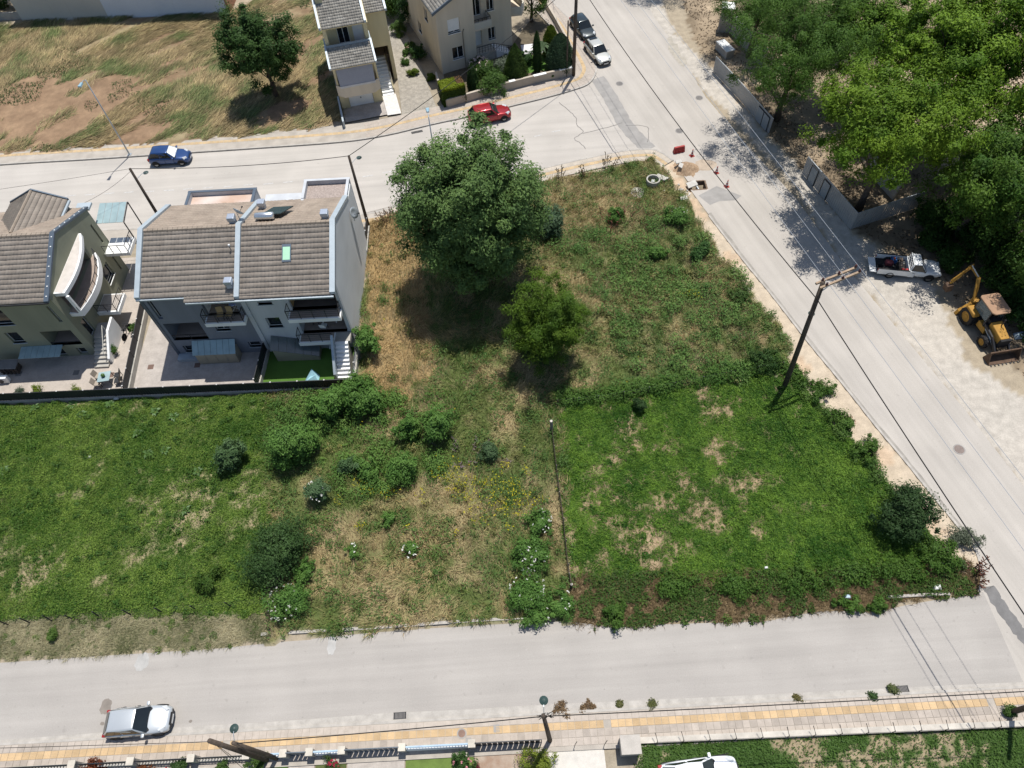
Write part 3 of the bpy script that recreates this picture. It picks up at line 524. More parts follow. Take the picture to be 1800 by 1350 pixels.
# shrubs of the wasteland
EL = ((.048,.115,.02), (.115,.215,.045)); SH = [
 (527,800,1.5,3.0,'tall dark leafy shrub with two lobes at the edge of the left meadow',*EL,.17,None),
 (590,722,1.35,2.4,'wide leafy shrub in front of the dark back fence, left of the fence corner',*EL,.17,None),
 (648,715,1.45,2.7,'round leafy shrub hugging the right end of the dark back fence',*EL,.17,None),
 (418,815,.95,2.6,'tall narrow pale-leaved shrub alone in the left meadow',(.045,.09,.03),(.09,.15,.06),.19,None),
 (770,772,1.25,2.4,'tall rounded shrub, right one of a pair in the middle of the wasteland',*EL,.15,None),
 (722,765,.85,1.7,'small rounded shrub, left one of a pair in the middle of the wasteland',*EL,.15,None),
 (618,828,.75,1.4,'greyish green shrub, left of three in a row below the pair',(.045,.09,.032),(.08,.14,.055),.14,None),
 (650,832,.85,1.4,'green shrub in the middle of three in a row below the pair',*EL,.14,None),
 (707,838,1.2,1.7,'wide green shrub, right of three in a row below the pair',*EL,.14,None),
 (562,878,.9,1.6,'pale-leaved shrub with a few white flowers in the lower left wasteland',(.045,.09,.035),(.09,.15,.065),.15,(14,(.75,.74,.68),.09)),
 (500,990,2.0,2.7,'big dense dark bush at the lower right of the left meadow',(.026,.062,.016),(.06,.11,.032),.13,None),
 (508,1068,1.35,1.3,'low bush with many white flowers below the big dense bush',*EL,.13,(42,(.7,.69,.62),.08)),
 (545,1010,.8,1.0,'small leafy bush right of the big dense bush',*EL,.13,None),
 (372,1022,.85,1.1,'small low dark green bush in the lower left meadow',(.03,.075,.01),(.075,.12,.02),.13,None),
 (95,1122,.42,.75,'single small bright green bush on the mown verge',(.05,.10,.016),(.10,.16,.035),.12,None),
 (655,620,.9,2.6,'climbing green shrub at the foot of the white gable wall',*EL,.16,None),
 (722,975,.6,.9,'small round bush with a few white flowers in the dry grass',*EL,.12,(12,(.8,.79,.72),.09)),
 (622,972,.5,.7,'tiny dark green bush between dry grass and the big dense bush',*EL,.12,(6,(.8,.79,.72),.08)),
 (690,920,.55,.9,'small upright green weed bush in the middle of the dry grass',*EL,.12,None),
 (1570,918,1.65,3.0,'dark round bush by the sandy footway right of the clover field',(.02,.048,.014),(.045,.085,.026),.15,None),
 (1694,948,1.0,1.1,'silvery grey-green bush growing on the sandy footway at the kerb',(.075,.095,.06),(.13,.15,.10),.11,None),
 (1125,722,.55,1.1,'small dark shrub growing in the wire fence line of the clover field',(.018,.045,.012),(.04,.08,.02),.12,None),
 (1190,390,1.1,1.2,'leafy green weed patch near the concrete ring',*EL,.16,(8,(.7,.7,.62),.07)),
 (1228,455,1.0,1.1,'big-leaved dark weed clump at the footway edge',(.025,.07,.016),(.06,.12,.03),.18,None),
 (1150,455,.8,1.0,'small leafy weed clump left of the big-leaved clump',*EL,.15,None),
 (1085,390,.8,1.2,'grey-green weed clump next to the reddish dock plants',*EL,.15,None),
 (965,410,1.3,2.2,'grey-green sapling leaning out from under the huge tree',(.045,.085,.04),(.085,.135,.07),.17,None),
 (1300,520,1.0,.8,'low weed clump on the sandy edge beside the footway',(.04,.085,.02),(.08,.13,.03),.13,None),
 (1340,640,1.2,1.2,'dark bramble clump at the upper right end of the wire fence',(.02,.055,.012),(.05,.095,.02),.13,None),
 (1490,745,.5,.6,'small weed with red tips on the sandy strip, left one',(.05,.07,.025),(.10,.10,.04),.1,(10,(.4,.06,.04),.05)),
 (1530,795,.45,.5,'small weed on the sandy strip above the dark round bush',(.05,.075,.025),(.09,.11,.04),.1,None),
 (1684,992,.4,.6,'little green weed on sand near the street corner',(.04,.08,.025),(.07,.11,.03),.1,None),
 (860,800,.8,1.0,'grey-green clump right of the dead twiggy patch',(.045,.085,.035),(.08,.13,.055),.14,None),
]
for i,(px,py,r,h,lb,c1,c2,lf,fl) in enumerate(SH): shrub(lb, px, py, r, h, c1, c2, 100+i, lf, flowers=fl, dense=1.35)
# white-flowered elder clumps beside the wire fence
for i,(px,py,r,h,lb) in enumerate([(950,925,.95,1.0,'upper of the white-flowered bushes left of the wire fence'),(935,985,1.2,1.1,'middle one of the white-flowered bushes left of the wire fence'),(930,1045,1.35,1.1,'lower bush full of white flowers left of the wire fence'),(985,1060,.9,.8,'small white-flowered bush at the lower end of the wire fence'),(945,1085,.9,.7,'lowest leafy bush at the kerb left of the clover field')]):
    shrub(lb, px, py, r, h, *EL, 160+i, .14, flowers=(26 if i < 3 else 8,(.72,.71,.65),.08), dense=1.5)
# bramble rows along the clover field
for i,(px,py,r,h,lb) in enumerate([(1080,1082,.8,.8,'bramble clump hanging over the lower road edge near the gate post'),(1180,1036,1.7,.55,'low bramble hedge part nearest the wire fence, along the lower field edge'),(1290,1031,1.8,.55,'low bramble hedge part second from the wire fence'),(1400,1021,1.8,.6,'low bramble hedge part in the middle of the lower field edge'),(1500,1014,1.8,.6,'low bramble hedge part fourth from the wire fence'),(1590,1008,1.8,.55,'low bramble hedge part near the street corner'),(1640,975,1.3,.9,'bramble clump at the lower right field corner'),(1440,690,1.0,.8,'bramble clump along the footway below the crossarm pole'),(1478,745,1.0,.8,'bramble clump along the footway, second below the crossarm pole'),(1518,800,1.0,.9,'bramble clump along the footway, third below the crossarm pole'),(1400,665,.9,.9,'bramble clump around the foot of the crossarm pole'),(1475,1062,.45,.5,'tiny weed bush hanging over the road edge, left'),(1498,1064,.5,.5,'bluish weed bush hanging over the road edge, middle'),(1540,1062,.6,.6,'weed bush hanging over the road edge, right')]):
    shrub(lb, px, py, r, h, (.034,.085,.012), (.085,.155,.026), 190+i, .13, dense=1.5, oblong=.42 if 1 <= i <= 5 else 1.0, name='bramble', cat='bramble')
# big-leaved plants seen singly in the left meadow
def rosette(label, px, py, r, seed):
    rng = np.random.default_rng(seed); b = G(px, py); t = thing('broad_leaved_weed', label, 'weed', (b.x,b.y,ground_z(b.x,b.y)), 0, 'broad-leaved weeds of the left meadow')
    for k in range(9):
        a = k*2.4+rng.random()*.5; L = r*(.7+.5*rng.random()); d = Vector((math.cos(a),math.sin(a),0)); q = Vector((-d.y,d.x,0))*L*.24; z = .14+.1*rng.random()
        mb = MB().add([d*.03+Vector((0,0,.03)), d*L*.5+q+Vector((0,0,z)), d*L+Vector((0,0,z*.7)), d*L*.5-q+Vector((0,0,z)), d*L*.5+Vector((0,0,z-.03))], [(0,4,1),(1,4,2),(0,3,4),(3,2,4)])
        obj('leaf', mb, mROS, t)
mROS = M('broad_leaf', (.065,.125,.03), rough=.5, var=.2, trans=.15)
for i,(px,py,r,lb) in enumerate([(130,712,.65,'broad-leaved weed right below the dark fence, left one'),(197,713,.6,'broad-leaved weed right below the dark fence, second from left'),(275,727,.65,'pale broad-leaved weed under the fence, above the meadow middle'),(308,735,.65,'pale broad-leaved weed just right of its twin under the fence'),(245,765,.6,'broad-leaved weed in the meadow centre, left one'),(292,795,.65,'broad-leaved weed in the meadow centre, pale one'),(265,800,.6,'broad-leaved weed in the meadow centre, lower left one'),(10,830,.7,'broad-leaved weed at the far left edge of the meadow'),(350,832,.6,'broad-leaved weed left of the tall narrow shrub'),(330,900,.55,'broad-leaved weed among straw patches of the meadow'),(145,730,.6,'broad-leaved weed in the upper left of the meadow'),(65,720,.6,'broad-leaved weed near the fence end at the far left')]): rosette(lb, px, py, r*.72, 300+i)

# ---------------- grasses, clover, hay (uncountable) ----------------
def scatter(n, pl):
    xs = [p[0] for p in pl]; ys = [p[1] for p in pl]; x = RNG.uniform(min(xs)-.5,max(xs)+.5,n); y = RNG.uniform(min(ys)-.5,max(ys)+.5,n); return x, y
def gz(x, y):
    fi = np.clip((y+6)/GS,0,ny-1.001); fj = np.clip((x+64)/GS,0,nx-1.001); i = fi.astype(int); j = fj.astype(int); a = fi-i; b = fj-j
    return (hgt[i,j]*(1-b)+hgt[i,j+1]*b)*(1-a)+(hgt[i+1,j]*(1-b)+hgt[i+1,j+1]*b)*a
def blades(name, label, x, y, h, wd, lean, col, ang=None, cat='grass'):
    n = len(x); z = gz(x, y); a = RNG.uniform(0,2*np.pi,n) if ang is None else ang; b = RNG.uniform(0,2*np.pi,n)
    base = np.stack([x,y,z],1); side = np.stack([np.cos(b),np.sin(b),np.zeros(n)],1)*(wd/2).reshape(-1,1)
    tip = base+np.stack([np.cos(a)*lean*h,np.sin(a)*lean*h,h*np.sqrt(np.clip(1-lean**2,.02,1))],1)
    co = np.stack([base-side, base+side, tip],1).reshape(-1,3); o = npmesh(name, co, None, cols4(col,3), mLEAF, nv=3)
    o['kind'] = 'stuff'; o['label'] = label; o['category'] = cat; return o
def leafmat(name, label, x, y, zr, size, col, tilt=.55, asp=.6, cat='plants'):
    n = len(x); P = np.stack([x,y,gz(x,y)+zr],1); N = np.array([0,0,1.0])+RNG.normal(size=(n,3))*tilt
    o = npmesh(name, leaf_tris(P, N, size, asp), None, cols4(col,3), mLEAF, nv=3); o['kind'] = 'stuff'; o['label'] = label; o['category'] = cat; return o
def sel(k, n, amp=.55):
    x, y = scatter(n, Z[k]); m = noisy(k, x, y, amp); return x[m], y[m]
# clover field on the right
x, y = sel('right', 330000); st = blobs(x, y, STRAW); n2 = fbm(x, y, 1.3, 4); n4 = vnoise(x, y, 5, 3)
v = st*.72+(n2-.5)*1.7+(n4-.5)*.8; keep = RNG.random(len(x)) > np.clip((v-.28)/.75,0,.9); x, y, n2 = x[keep], y[keep], n2[keep]; n1 = fbm(x, y, .35, 1); n6 = vnoise(x, y, 1.8, 12)
leafmat('clover', 'dense green clover covering the fenced field on the right', x, y, (.02+.15*RNG.random(len(x)))*(.2+1.5*n6*vnoise(x,y,4.5,19)*1.4), .06+.055*RNG.random(len(x)), mixcol((.020,.072,.006),(.145,.25,.032), (n1-.35)*.9+(vnoise(x,y,.9,44)-.5)*.5+(vnoise(x,y,3.2,49)-.5)*.5+(RNG.random(len(x))-.5)*1.0+.32), cat='clover')
x, y = sel('right', 22000); st = blobs(x, y, STRAW); m = (st*.72+(fbm(x,y,1.3,4)-.5)*1.7 > .45); x, y = x[m], y[m]
blades('straw', 'pale dry straw lying in the bare patches of the clover field', x, y, .25+.3*RNG.random(len(x)), .03+.02*RNG.random(len(x)), .93+.05*RNG.random(len(x)), mixcol((.24,.17,.10),(.38,.285,.17),RNG.random(len(x))), cat='straw')
# left meadow
x, y = sel('left', 290000); st = blobs(x, y, LSTRAW); n2 = fbm(x, y, 1.3, 4); n4 = vnoise(x, y, 5, 3); v = st*.75+(n2-.5)*1.6+(n4-.5)*.7
keep = RNG.random(len(x)) > np.clip((v-.34)/.75,0,.9); x, y, n2 = x[keep], y[keep], n2[keep]; n1 = fbm(x, y, .35, 1); n6 = vnoise(x, y, 1.6, 14)
leafmat('meadow_herbs', 'green meadow herbs covering the field on the left', x, y, (.02+.2*RNG.random(len(x)))*(.2+1.6*n6*n6), .06+.06*RNG.random(len(x)), mixcol((.028,.082,.008),(.18,.265,.045), (n1-.38)*1.0+(vnoise(x,y,.8,45)-.5)*.5+(vnoise(x,y,3.0,50)-.5)*.5+(RNG.random(len(x))-.5)*1.0+.32), cat='herbs')
x, y = sel('left', 60000); n1 = fbm(x, y, .35, 21); blades('meadow_grass', 'short green and straw-coloured grass of the left field', x, y, .12+.25*RNG.random(len(x)), .025+.02*RNG.random(len(x)), .3+.55*RNG.random(len(x)), mixcol((.06,.14,.016),(.25,.24,.10), (n1-.42)*2+(RNG.random(len(x))-.5)*.8))
# wasteland grasses: dry and green
x, y = sel('mid', 210000); gr = noisy('green', x, y); dr = noisy('dry', x, y); n1 = fbm(x, y, .35, 1); n2 = fbm(x, y, 1.3, 4); n5 = fbm(x, y, .22, 31)
dryness = np.clip((n1-.42)*2.8+(n2-.5)*2.2+.30+dr*.7-gr*.2-blobs(x,y,[(870,720,3,.6),(640,830,4,.4),(760,740,3,.4),(800,720,3,.3),(1150,330,2,.2)])+blobs(x,y,[(700,1000,7,.35),(770,900,3,.4),(1040,330,6,.7),(1110,330,4,.6),(990,375,4,.5),(1060,440,2.5,.4),(1270,540,3,.4),(1240,600,2,.3),(740,690,3,.4),(860,680,3,.3),(1010,650,3,.4)]),0,1)
gcol = mixcol((.11,.19,.036),(.20,.235,.075), vnoise(x,y,.7,46)); dcol = mixcol((.52,.39,.20),(.46,.37,.22), vnoise(x,y,.5,47)); td = np.clip(dryness+(RNG.random(len(x))-.5)*.6,0,1)[:,None]; col = gcol*(1-td)+dcol*td; col *= (.75+.5*RNG.random((len(x),1)))
hh = (.25+.45*RNG.random(len(x)))*(.6+.8*n5); flow = fbm(x, y, .25, 41)*4*np.pi
blades('wild_grass', 'knee-high wild grass, part green and part dry, over the wasteland', x, y, hh, .03+.025*RNG.random(len(x)), .35+.55*RNG.random(len(x)), col, flow+RNG.normal(size=len(x))*.7)
x, y = sel('mid', 120000); n2 = fbm(x, y, 1.1, 51); gr = noisy('green', x, y); dr = noisy('dry', x, y); k = (n2-dr*.2 > .51); x, y, gr = x[k], y[k], gr[k]; n6 = vnoise(x, y, 1.3, 15)
leafmat('leafy_weeds', 'low leafy weeds growing between the wild grass', x, y, (.05+.4*RNG.random(len(x)))*(.3+1.4*n6), .10+.08*RNG.random(len(x)), mixcol((.042,.105,.022),(.115,.19,.05), RNG.random(len(x))*.8+vnoise(x,y,.6,5)*.5-.2), cat='weeds')
x, y = sel('green', 44000, 1.6); n6 = vnoise(x, y, .9, 16); k = fbm(x,y,.45,17)+.3*n6 > .70; x, y, n6 = x[k], y[k], n6[k]; leafmat('nettles', 'dense nettles and brambles in the upper right wasteland', x, y, (.1+.65*RNG.random(len(x)))*(.2+1.5*n6), .12+.08*RNG.random(len(x)), mixcol((.045,.115,.024),(.15,.24,.06), RNG.random(len(x))*.7+vnoise(x,y,.6,48)*.5-.1), cat='weeds')
x, y = sel('mid', 60000); yb = blobs(x, y, YELL); m = yb*.9+(fbm(x,y,1.5,61)-.5)*1.6 > .55; x, y = x[m], y[m]; x, y = x[:9000], y[:9000]
leafmat('yellow_flowers', 'drifts of small yellow flowers in the lower wasteland', x, y, .3+.4*RNG.random(len(x)), .09+.05*RNG.random(len(x)), mixcol((.2,.22,.02),(.55,.46,.015),RNG.random(len(x))), cat='flowers')
# weed clumps of many sizes, too many to count
def clumps(name, label, zone, n, rmin, rmax, per, c1, c2, thr, seed, amp=.55, leaf=(.09,.08), zk=1.1):
    rng = np.random.default_rng(seed); x, y = scatter(n*4, Z[zone]); m = noisy(zone, x, y, amp) & (fbm(x, y, .4, seed) > thr); x, y = x[m][:n], y[m][:n]; k = len(x)
    r = rmin+(rmax-rmin)*rng.random(k)**2; tint = rng.random(k); pr = np.maximum(12, (per*(r/rmax)**2)).astype(int); I = np.repeat(np.arange(k), pr); d = unit(rng.normal(size=(len(I),3))); d[:,2] = np.abs(d[:,2]); q = d*(r[I]*rng.random(len(I))**.4)[:,None]*np.array([1,1,zk])
    xx, yy = x[I]+q[:,0], y[I]+q[:,1]; P = np.stack([xx, yy, gz(xx,yy)+q[:,2]],1); N = d+np.array([0,0,.6])+rng.normal(size=d.shape)*.5
    o = npmesh(name, leaf_tris(P, N, leaf[0]+leaf[1]*rng.random(len(I)), .6), None, cols4(mixcol(c1, c2, tint[I]*.75+rng.random(len(I))*.45-.1),3), mLEAF, nv=3); o['kind'] = 'stuff'; o['label'] = label; o['category'] = 'weeds'
clumps('weed_clumps', 'uneven clumps of green weeds scattered over the wasteland', 'mid', 420, .2, .75, 170, (.035,.085,.016), (.12,.19,.045), .42, 201)
clumps('olive_tufts', 'tufts of olive and yellowish weeds between the dry grass', 'mid', 300, .15, .5, 110, (.09,.11,.03), (.24,.22,.08), .40, 202, zk=1.4)
clumps('meadow_tufts', 'small dark weed tufts standing up in the left meadow', 'left', 620, .12, .42, 90, (.03,.08,.012), (.075,.14,.025), .44, 203)
clumps('bramble_tangle', 'tangled brambles and weeds of the upper right wasteland', 'green', 120, .25, .85, 200, (.045,.115,.025), (.155,.24,.065), .40, 204)
clumps('clover_tufts', 'slightly taller clover tufts in the fenced field', 'right', 750, .10, .32, 60, (.022,.075,.008), (.09,.17,.022), .30, 205, zk=.8)
clumps('olive_weeds', 'yellowish and olive weeds mixed into the upper right wasteland', 'green', 260, .15, .55, 110, (.10,.12,.035), (.27,.25,.10), .33, 209, zk=1.3)
clumps('verge_tufts', 'green tufts growing on the mown verge', 'vergel', 170, .08, .3, 60, (.05,.10,.02), (.14,.18,.05), .36, 210, .2, zk=.8)
clumps('verge_brambles', 'bramble tufts on the verge below the clover field', 'verger', 70, .12, .4, 90, (.03,.075,.012), (.09,.145,.028), .30, 206, .2)
clumps('scrub_thicket', 'ragged thicket of elder shoots and tall weeds around the middle shrubs', 'scrub', 190, .3, .95, 300, (.046,.11,.02), (.14,.235,.05), .30, 207, zk=1.25, leaf=(.1,.08))
clumps('hedge_ridge', 'low overgrown weed ridge along the upper wire fence', 'ridge', 300, .3, .75, 150, (.03,.085,.012), (.095,.17,.03), .10, 208, .1, zk=1.5)
clumps('footway_hedge', 'low bramble strip along the sandy footway right of the clover field', 'strip', 230, .2, .65, 150, (.03,.08,.014), (.095,.16,.032), .10, 211, .15, zk=1.1)
# verges
x, y = sel('vergel', 46000, .3); n1 = fbm(x, y, .5, 71); blades('mown_grass', 'cut pale grass lying on the verge along the lower left road', x, y, .2+.3*RNG.random(len(x)), .025+.02*RNG.random(len(x)), .75+.2*RNG.random(len(x)), mixcol((.10,.12,.045),(.46,.41,.26), (n1-.2)*1.9+(RNG.random(len(x))-.5)*.6))
x, y = sel('verger', 42000, .3); n1 = fbm(x, y, .7, 72); k = n1 > .36; blades('verge_grass', 'dry brown grass on the verge below the clover field', x[k], y[k], .2+.3*RNG.random(k.sum()), .03+.02*RNG.random(k.sum()), .6+.35*RNG.random(k.sum()), mixcol((.12,.085,.045),(.26,.19,.10),RNG.random(k.sum())))
k = (n1 < .50); leafmat('verge_weeds', 'green creeping weeds on the verge below the clover field', x[k], y[k], .04+.25*RNG.random(k.sum()), .1+.06*RNG.random(k.sum()), mixcol((.03,.07,.014),(.075,.125,.025),RNG.random(k.sum())), cat='weeds')
# lawn at the lower right
x, y = sel('lawn', 70000, .05); n2 = fbm(x, y, 1.3, 4); n4 = vnoise(x, y, 5, 3)
bare = blobs(x, y, [(1420,1335,2.2),(1540,1345,2.6),(1640,1345,2.0),(1490,1315,1,.8),(1180,1325,.8,.8),(1700,1320,1,.6)])*.8+(n2-.5)*1.6+(n4-.5)*1.2 > .6; k = ~bare | (RNG.random(len(x)) < .25); x, y = x[k], y[k]
leafmat('lawn_grass', 'rough green lawn behind the low wall at the lower right', x, y, .02+.14*RNG.random(len(x)), .08+.06*RNG.random(len(x)), mixcol((.035,.085,.014),(.085,.15,.03),RNG.random(len(x))*.6+fbm(x,y,.5,5)*.5), cat='grass')
# mown hay: swaths lying in curves
x, y = sel('hay', 190000); sw = fbm(x+y*.6, y*.3-x*.1, .55, 81); n1 = fbm(x, y, .3, 1); soil = blobs(x, y, [(60,190,6),(120,215,5),(20,230,6),(200,180,4),(590,130,2.2),(560,150,2.5),(520,190,3),(250,220,4),(300,110,2,.7)])
sx, sy = x*.77+y*.64, -x*.64+y*.77; stripe = vnoise(sx*.12, sy, 1.1, 7)
k = (stripe*1.1+n1*.7-soil*.55+RNG.random(len(x))*.3 > .77); x, y, stripe, n1 = x[k], y[k], stripe[k], n1[k]
t = G(250,80); ang = math.radians(38)+(fbm(x, y, .09, 91)-.5)*2.6+RNG.normal(size=len(x))*.35
col = mixcol((.36,.28,.15),(.13,.17,.06), (fbm(x, y, .45, 95)-.40)*3.0+(RNG.random(len(x))-.5)*.9)*(.45+1.1*RNG.random((len(x),1)))*(.7+.6*vnoise(sx[k]*.25, sy[k]*1.0, 2.2, 13))[:,None]
blades('mown_hay', 'mown hay lying in curved swaths on the bare field behind the street', x, y, .5+.8*RNG.random(len(x)), .05+.04*RNG.random(len(x)), .955+.035*RNG.random(len(x)), col, ang, 'hay')
x, y = sel('hay', 60000); n9 = fbm(x, y, .35, 101)+.5*blobs(x, y, [(215,160,1.6),(165,190,1.2),(280,195,1.5),(60,150,3),(30,165,3),(120,125,2.5),(205,180,1)]); k = n9 > .74; x, y = x[k], y[k]; leafmat('field_weeds', 'dark green weed clumps left standing in the mown field', x, y, .03+.3*RNG.random(len(x))*vnoise(x,y,1.2,8), .13+.08*RNG.random(len(x)), mixcol((.035,.07,.02),(.10,.13,.045),RNG.random(len(x))), cat='weeds')
# litter of the wood floor
x, y = scatter(60000, Z['woods']); m = noisy('woods', x, y) & (fbm(x,y,.6,99) > .45) & (x < 62) & (y < 90); x, y = x[m], y[m]
leafmat('leaf_litter', 'dead leaves and sticks on the floor of the wood', x, y, .02+.03*RNG.random(len(x)), .14+.1*RNG.random(len(x)), mixcol((.04,.03,.02),(.16,.11,.065),RNG.random(len(x))), .3, cat='leaf litter')
# ---------------- house building kit (local frames: x along the front, y inward, z up) ----------------
def facade(mb, f, L0, L1, z0, z1, th, holes=(), mi=0):
    """f(u,d,z) -> point; solid wall of thickness th between L0..L1, z0..z1 leaving rectangular holes (u0,u1,z0,z1)"""
    zs = sorted({z0, z1, *[min(max(h[2],z0),z1) for h in holes], *[min(max(h[3],z0),z1) for h in holes]})
    for a, b in zip(zs[:-1], zs[1:]):
        cur = L0; row = sorted([h for h in holes if h[2] <= a+1e-6 and h[3] >= b-1e-6], key=lambda h: h[0])
        for h in row+[(L1,L1,0,0)]:
            if h[0] > cur+1e-6:
                mb.hexa([f(cur,0,a),f(h[0],0,a),f(h[0],th,a),f(cur,th,a),f(cur,0,b),f(h[0],0,b),f(h[0],th,b),f(cur,th,b)], mi)
            cur = max(cur, h[1])
    return mb
FX = lambda y0: (lambda u, d, z: (u, y0+d, z))            # front wall facing -y
BX = lambda y0: (lambda u, d, z: (u, y0-d, z))            # back wall facing +y
RX = lambda x0: (lambda u, d, z: (x0-d, u, z))            # right wall facing +x, u runs along y
LX = lambda x0: (lambda u, d, z: (x0+d, u, z))
mFRAME = M('window_frame', (.42,.43,.43), rough=.5, var=.05); mFRAMEW = M('window_frame_white', (.72,.72,.7), rough=.5, var=.05)
def window(parent, f, h, depth=.16, fm=None, sill=True, mull=1, sm=None, gm=None, name='window', shutter=0.0):
    u0, u1, z0, z1 = h; fm = fm or mFRAME; mb = MB(); w = .06
    for a in ((u0,u1,z0,z0+w),(u0,u1,z1-w,z1),(u0,u0+w,z0+w,z1-w),(u1-w,u1,z0+w,z1-w)):
        mb.hexa([f(a[0],depth,a[2]),f(a[1],depth,a[2]),f(a[1],depth+.06,a[2]),f(a[0],depth+.06,a[2]),f(a[0],depth,a[3]),f(a[1],depth,a[3]),f(a[1],depth+.06,a[3]),f(a[0],depth+.06,a[3])])
    for k in range(1, mull+1):
        c = u0+(u1-u0)*k/(mull+1); mb.hexa([f(c-.03,depth,z0+w),f(c+.03,depth,z0+w),f(c+.03,depth+.06,z0+w),f(c-.03,depth+.06,z0+w),f(c-.03,depth,z1-w),f(c+.03,depth,z1-w),f(c+.03,depth+.06,z1-w),f(c-.03,depth+.06,z1-w)])
    o = obj(name, mb, fm, parent); n = mull+1
    for k in range(n):
        a = u0+(u1-u0)*k/n+.03; b = u0+(u1-u0)*(k+1)/n-.03
        obj('pane', MB().hexa([f(a,depth+.025,z0+w),f(b,depth+.025,z0+w),f(b,depth+.035,z0+w),f(a,depth+.035,z0+w),f(a,depth+.025,z1-w),f(b,depth+.025,z1-w),f(b,depth+.035,z1-w),f(a,depth+.035,z1-w)]), gm or mGLASS, o)
    if shutter:
        zc = z1-(z1-z0)*shutter; obj('roller_shutter', MB().hexa([f(u0+.03,depth-.05,zc),f(u1-.03,depth-.05,zc),f(u1-.03,depth-.012,zc),f(u0+.03,depth-.012,zc),f(u0+.03,depth-.05,z1),f(u1-.03,depth-.05,z1),f(u1-.03,depth-.012,z1),f(u0+.03,depth-.012,z1)]), mFRAMEW, o)
    if sill: obj('sill', MB().hexa([f(u0-.05,-.06,z0-.05),f(u1+.05,-.06,z0-.05),f(u1+.05,depth,z0-.05),f(u0-.05,depth,z0-.05),f(u0-.05,-.06,z0+.0),f(u1+.05,-.06,z0+.0),f(u1+.05,depth,z0+.0),f(u0-.05,depth,z0+.0)]), sm or mWHITE, o)
    return o
def tile_roof(parent, a, b, c, d, c1, c2, pitch=.36, wid=.26, name='roof_tiles', seed=1, wave=.022):
    rng = np.random.default_rng(seed); a, b, c, d = [np.array(p, float) for p in (a,b,c,d)]; n = np.cross(b-a, d-a); n /= np.linalg.norm(n)
    nc = max(2, int(np.linalg.norm((d+c)/2-(a+b)/2)/pitch)); nl = max(3, int(max(np.linalg.norm(b-a),np.linalg.norm(c-d))/wid)); k = 4
    s = np.linspace(0,1,nl*k+1); wv = (np.abs(np.cos(np.linspace(0,nl*np.pi,nl*k+1)))-.3)*wave
    co = []; qs = []; cs = []; base = 0
    for i in range(nc):
        t0 = i/nc; t1 = min(1, (i+1.12)/nc)
        lo = (a*(1-t0)+d*t0)[None]*(1-s[:,None])+(b*(1-t0)+c*t0)[None]*s[:,None]; hi = (a*(1-t1)+d*t1)[None]*(1-s[:,None])+(b*(1-t1)+c*t1)[None]*s[:,None]
        jit = np.repeat(rng.normal(size=nl)*.006, k); jit = np.append(jit, jit[-1])
        B = lo+n*(.07+wv+jit)[:,None]; T = hi+n*(.03+wv)[:,None]; U = lo+n*.02
        co += [U, B, T]; m = len(s); I = np.arange(m-1)
        qs += [np.stack([base+I, base+I+1, base+m+I+1, base+m+I],1), np.stack([base+m+I, base+m+I+1, base+2*m+I+1, base+2*m+I],1)]; base += 3*m
        tc = np.repeat(mixcol(c1, c2, rng.random(nl)), k, 0); tc = np.concatenate([tc, tc[-1:]]); cs += [tc*.75, tc, tc]  # foot of each lip darkened, shade under the course painted in
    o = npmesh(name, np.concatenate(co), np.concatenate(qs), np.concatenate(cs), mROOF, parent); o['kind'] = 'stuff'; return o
mROOF = M('concrete_roof_tile', (.2,.18,.15), attr=True, rough=.9, var=.16, scale=1.2, fine=.08, fscale=10)
def slab(a, b, c, d, th):
    n = (Vector(b)-Vector(a)).cross(Vector(d)-Vector(a)).normalized()*th; return MB().hexa([Vector(p)-n for p in (a,b,c,d)]+[Vector(p) for p in (a,b,c,d)])
def railing(parent, pts, h=.9, sp=1.0, m=None, bars=3, name='railing', r=.018, lean=0.0):
    mb = MB()
    for p, q in zip(pts[:-1], pts[1:]):
        p = Vector(p); q = Vector(q); L = (q-p).length; n = max(1, round(L/sp))
        for k in range(n+1): c = p.lerp(q, k/n); mb.bar(c, c+Vector((0,0,h)), .035)
        mb.bar(p+Vector((0,0,h)), q+Vector((0,0,h)), .045)
        for j in range(1, bars+1): mb.bar(p+Vector((0,0,h*j/(bars+1))), q+Vector((0,0,h*j/(bars+1))), .014)
    return obj(name, mb, m or mDARK, parent)
def steps(parent, x0, x1, y0, y1, z0, z1, n, m, name='stairs', axis='y', nosing=None):
    t = obj(name, MB().hexa([(x0,y0,z0-.05),(x1,y0,z0-.05),(x1,y1,z0-.05),(x0,y1,z0-.05),(x0,y0,z0),(x1,y0,z0),(x1,y1,z1-.12),(x0,y1,z1-.12)]), mCONC, parent)
    for k in range(n):
        a = y0+(y1-y0)*k/n; b = y0+(y1-y0)*(k+1)/n; z = z0+(z1-z0)*(k+1)/n
        obj('step', MB().box(x0,x1,min(a,b),max(a,b),max(z0,z-(z1-z0)/n)-.03,z), m, t)
    return t
mGREYW = M('render_dark_grey', (.16,.175,.20), rough=.9, var=.09, scale=.6, fine=.03, zs=2.2); mLGREY = M('render_light_grey', (.44,.455,.47), rough=.9, var=.09, scale=.6, fine=.03, zs=2.2)
mGABLE = M('render_pale_grey', (.60,.61,.61), rough=.9, var=.09, scale=.5, fine=.03, stretch=(0,.6,.6)); mCOPE = M('coping_metal', (.36,.41,.44), rough=.5, var=.06, metal=.2)
mOLIVE = M('render_olive', (.225,.23,.165), rough=.9, var=.09, scale=.5, fine=.03, zs=2.2); mNAVYF = M('flashing_slate_blue', (.09,.115,.145), rough=.45, metal=.3, var=.06)
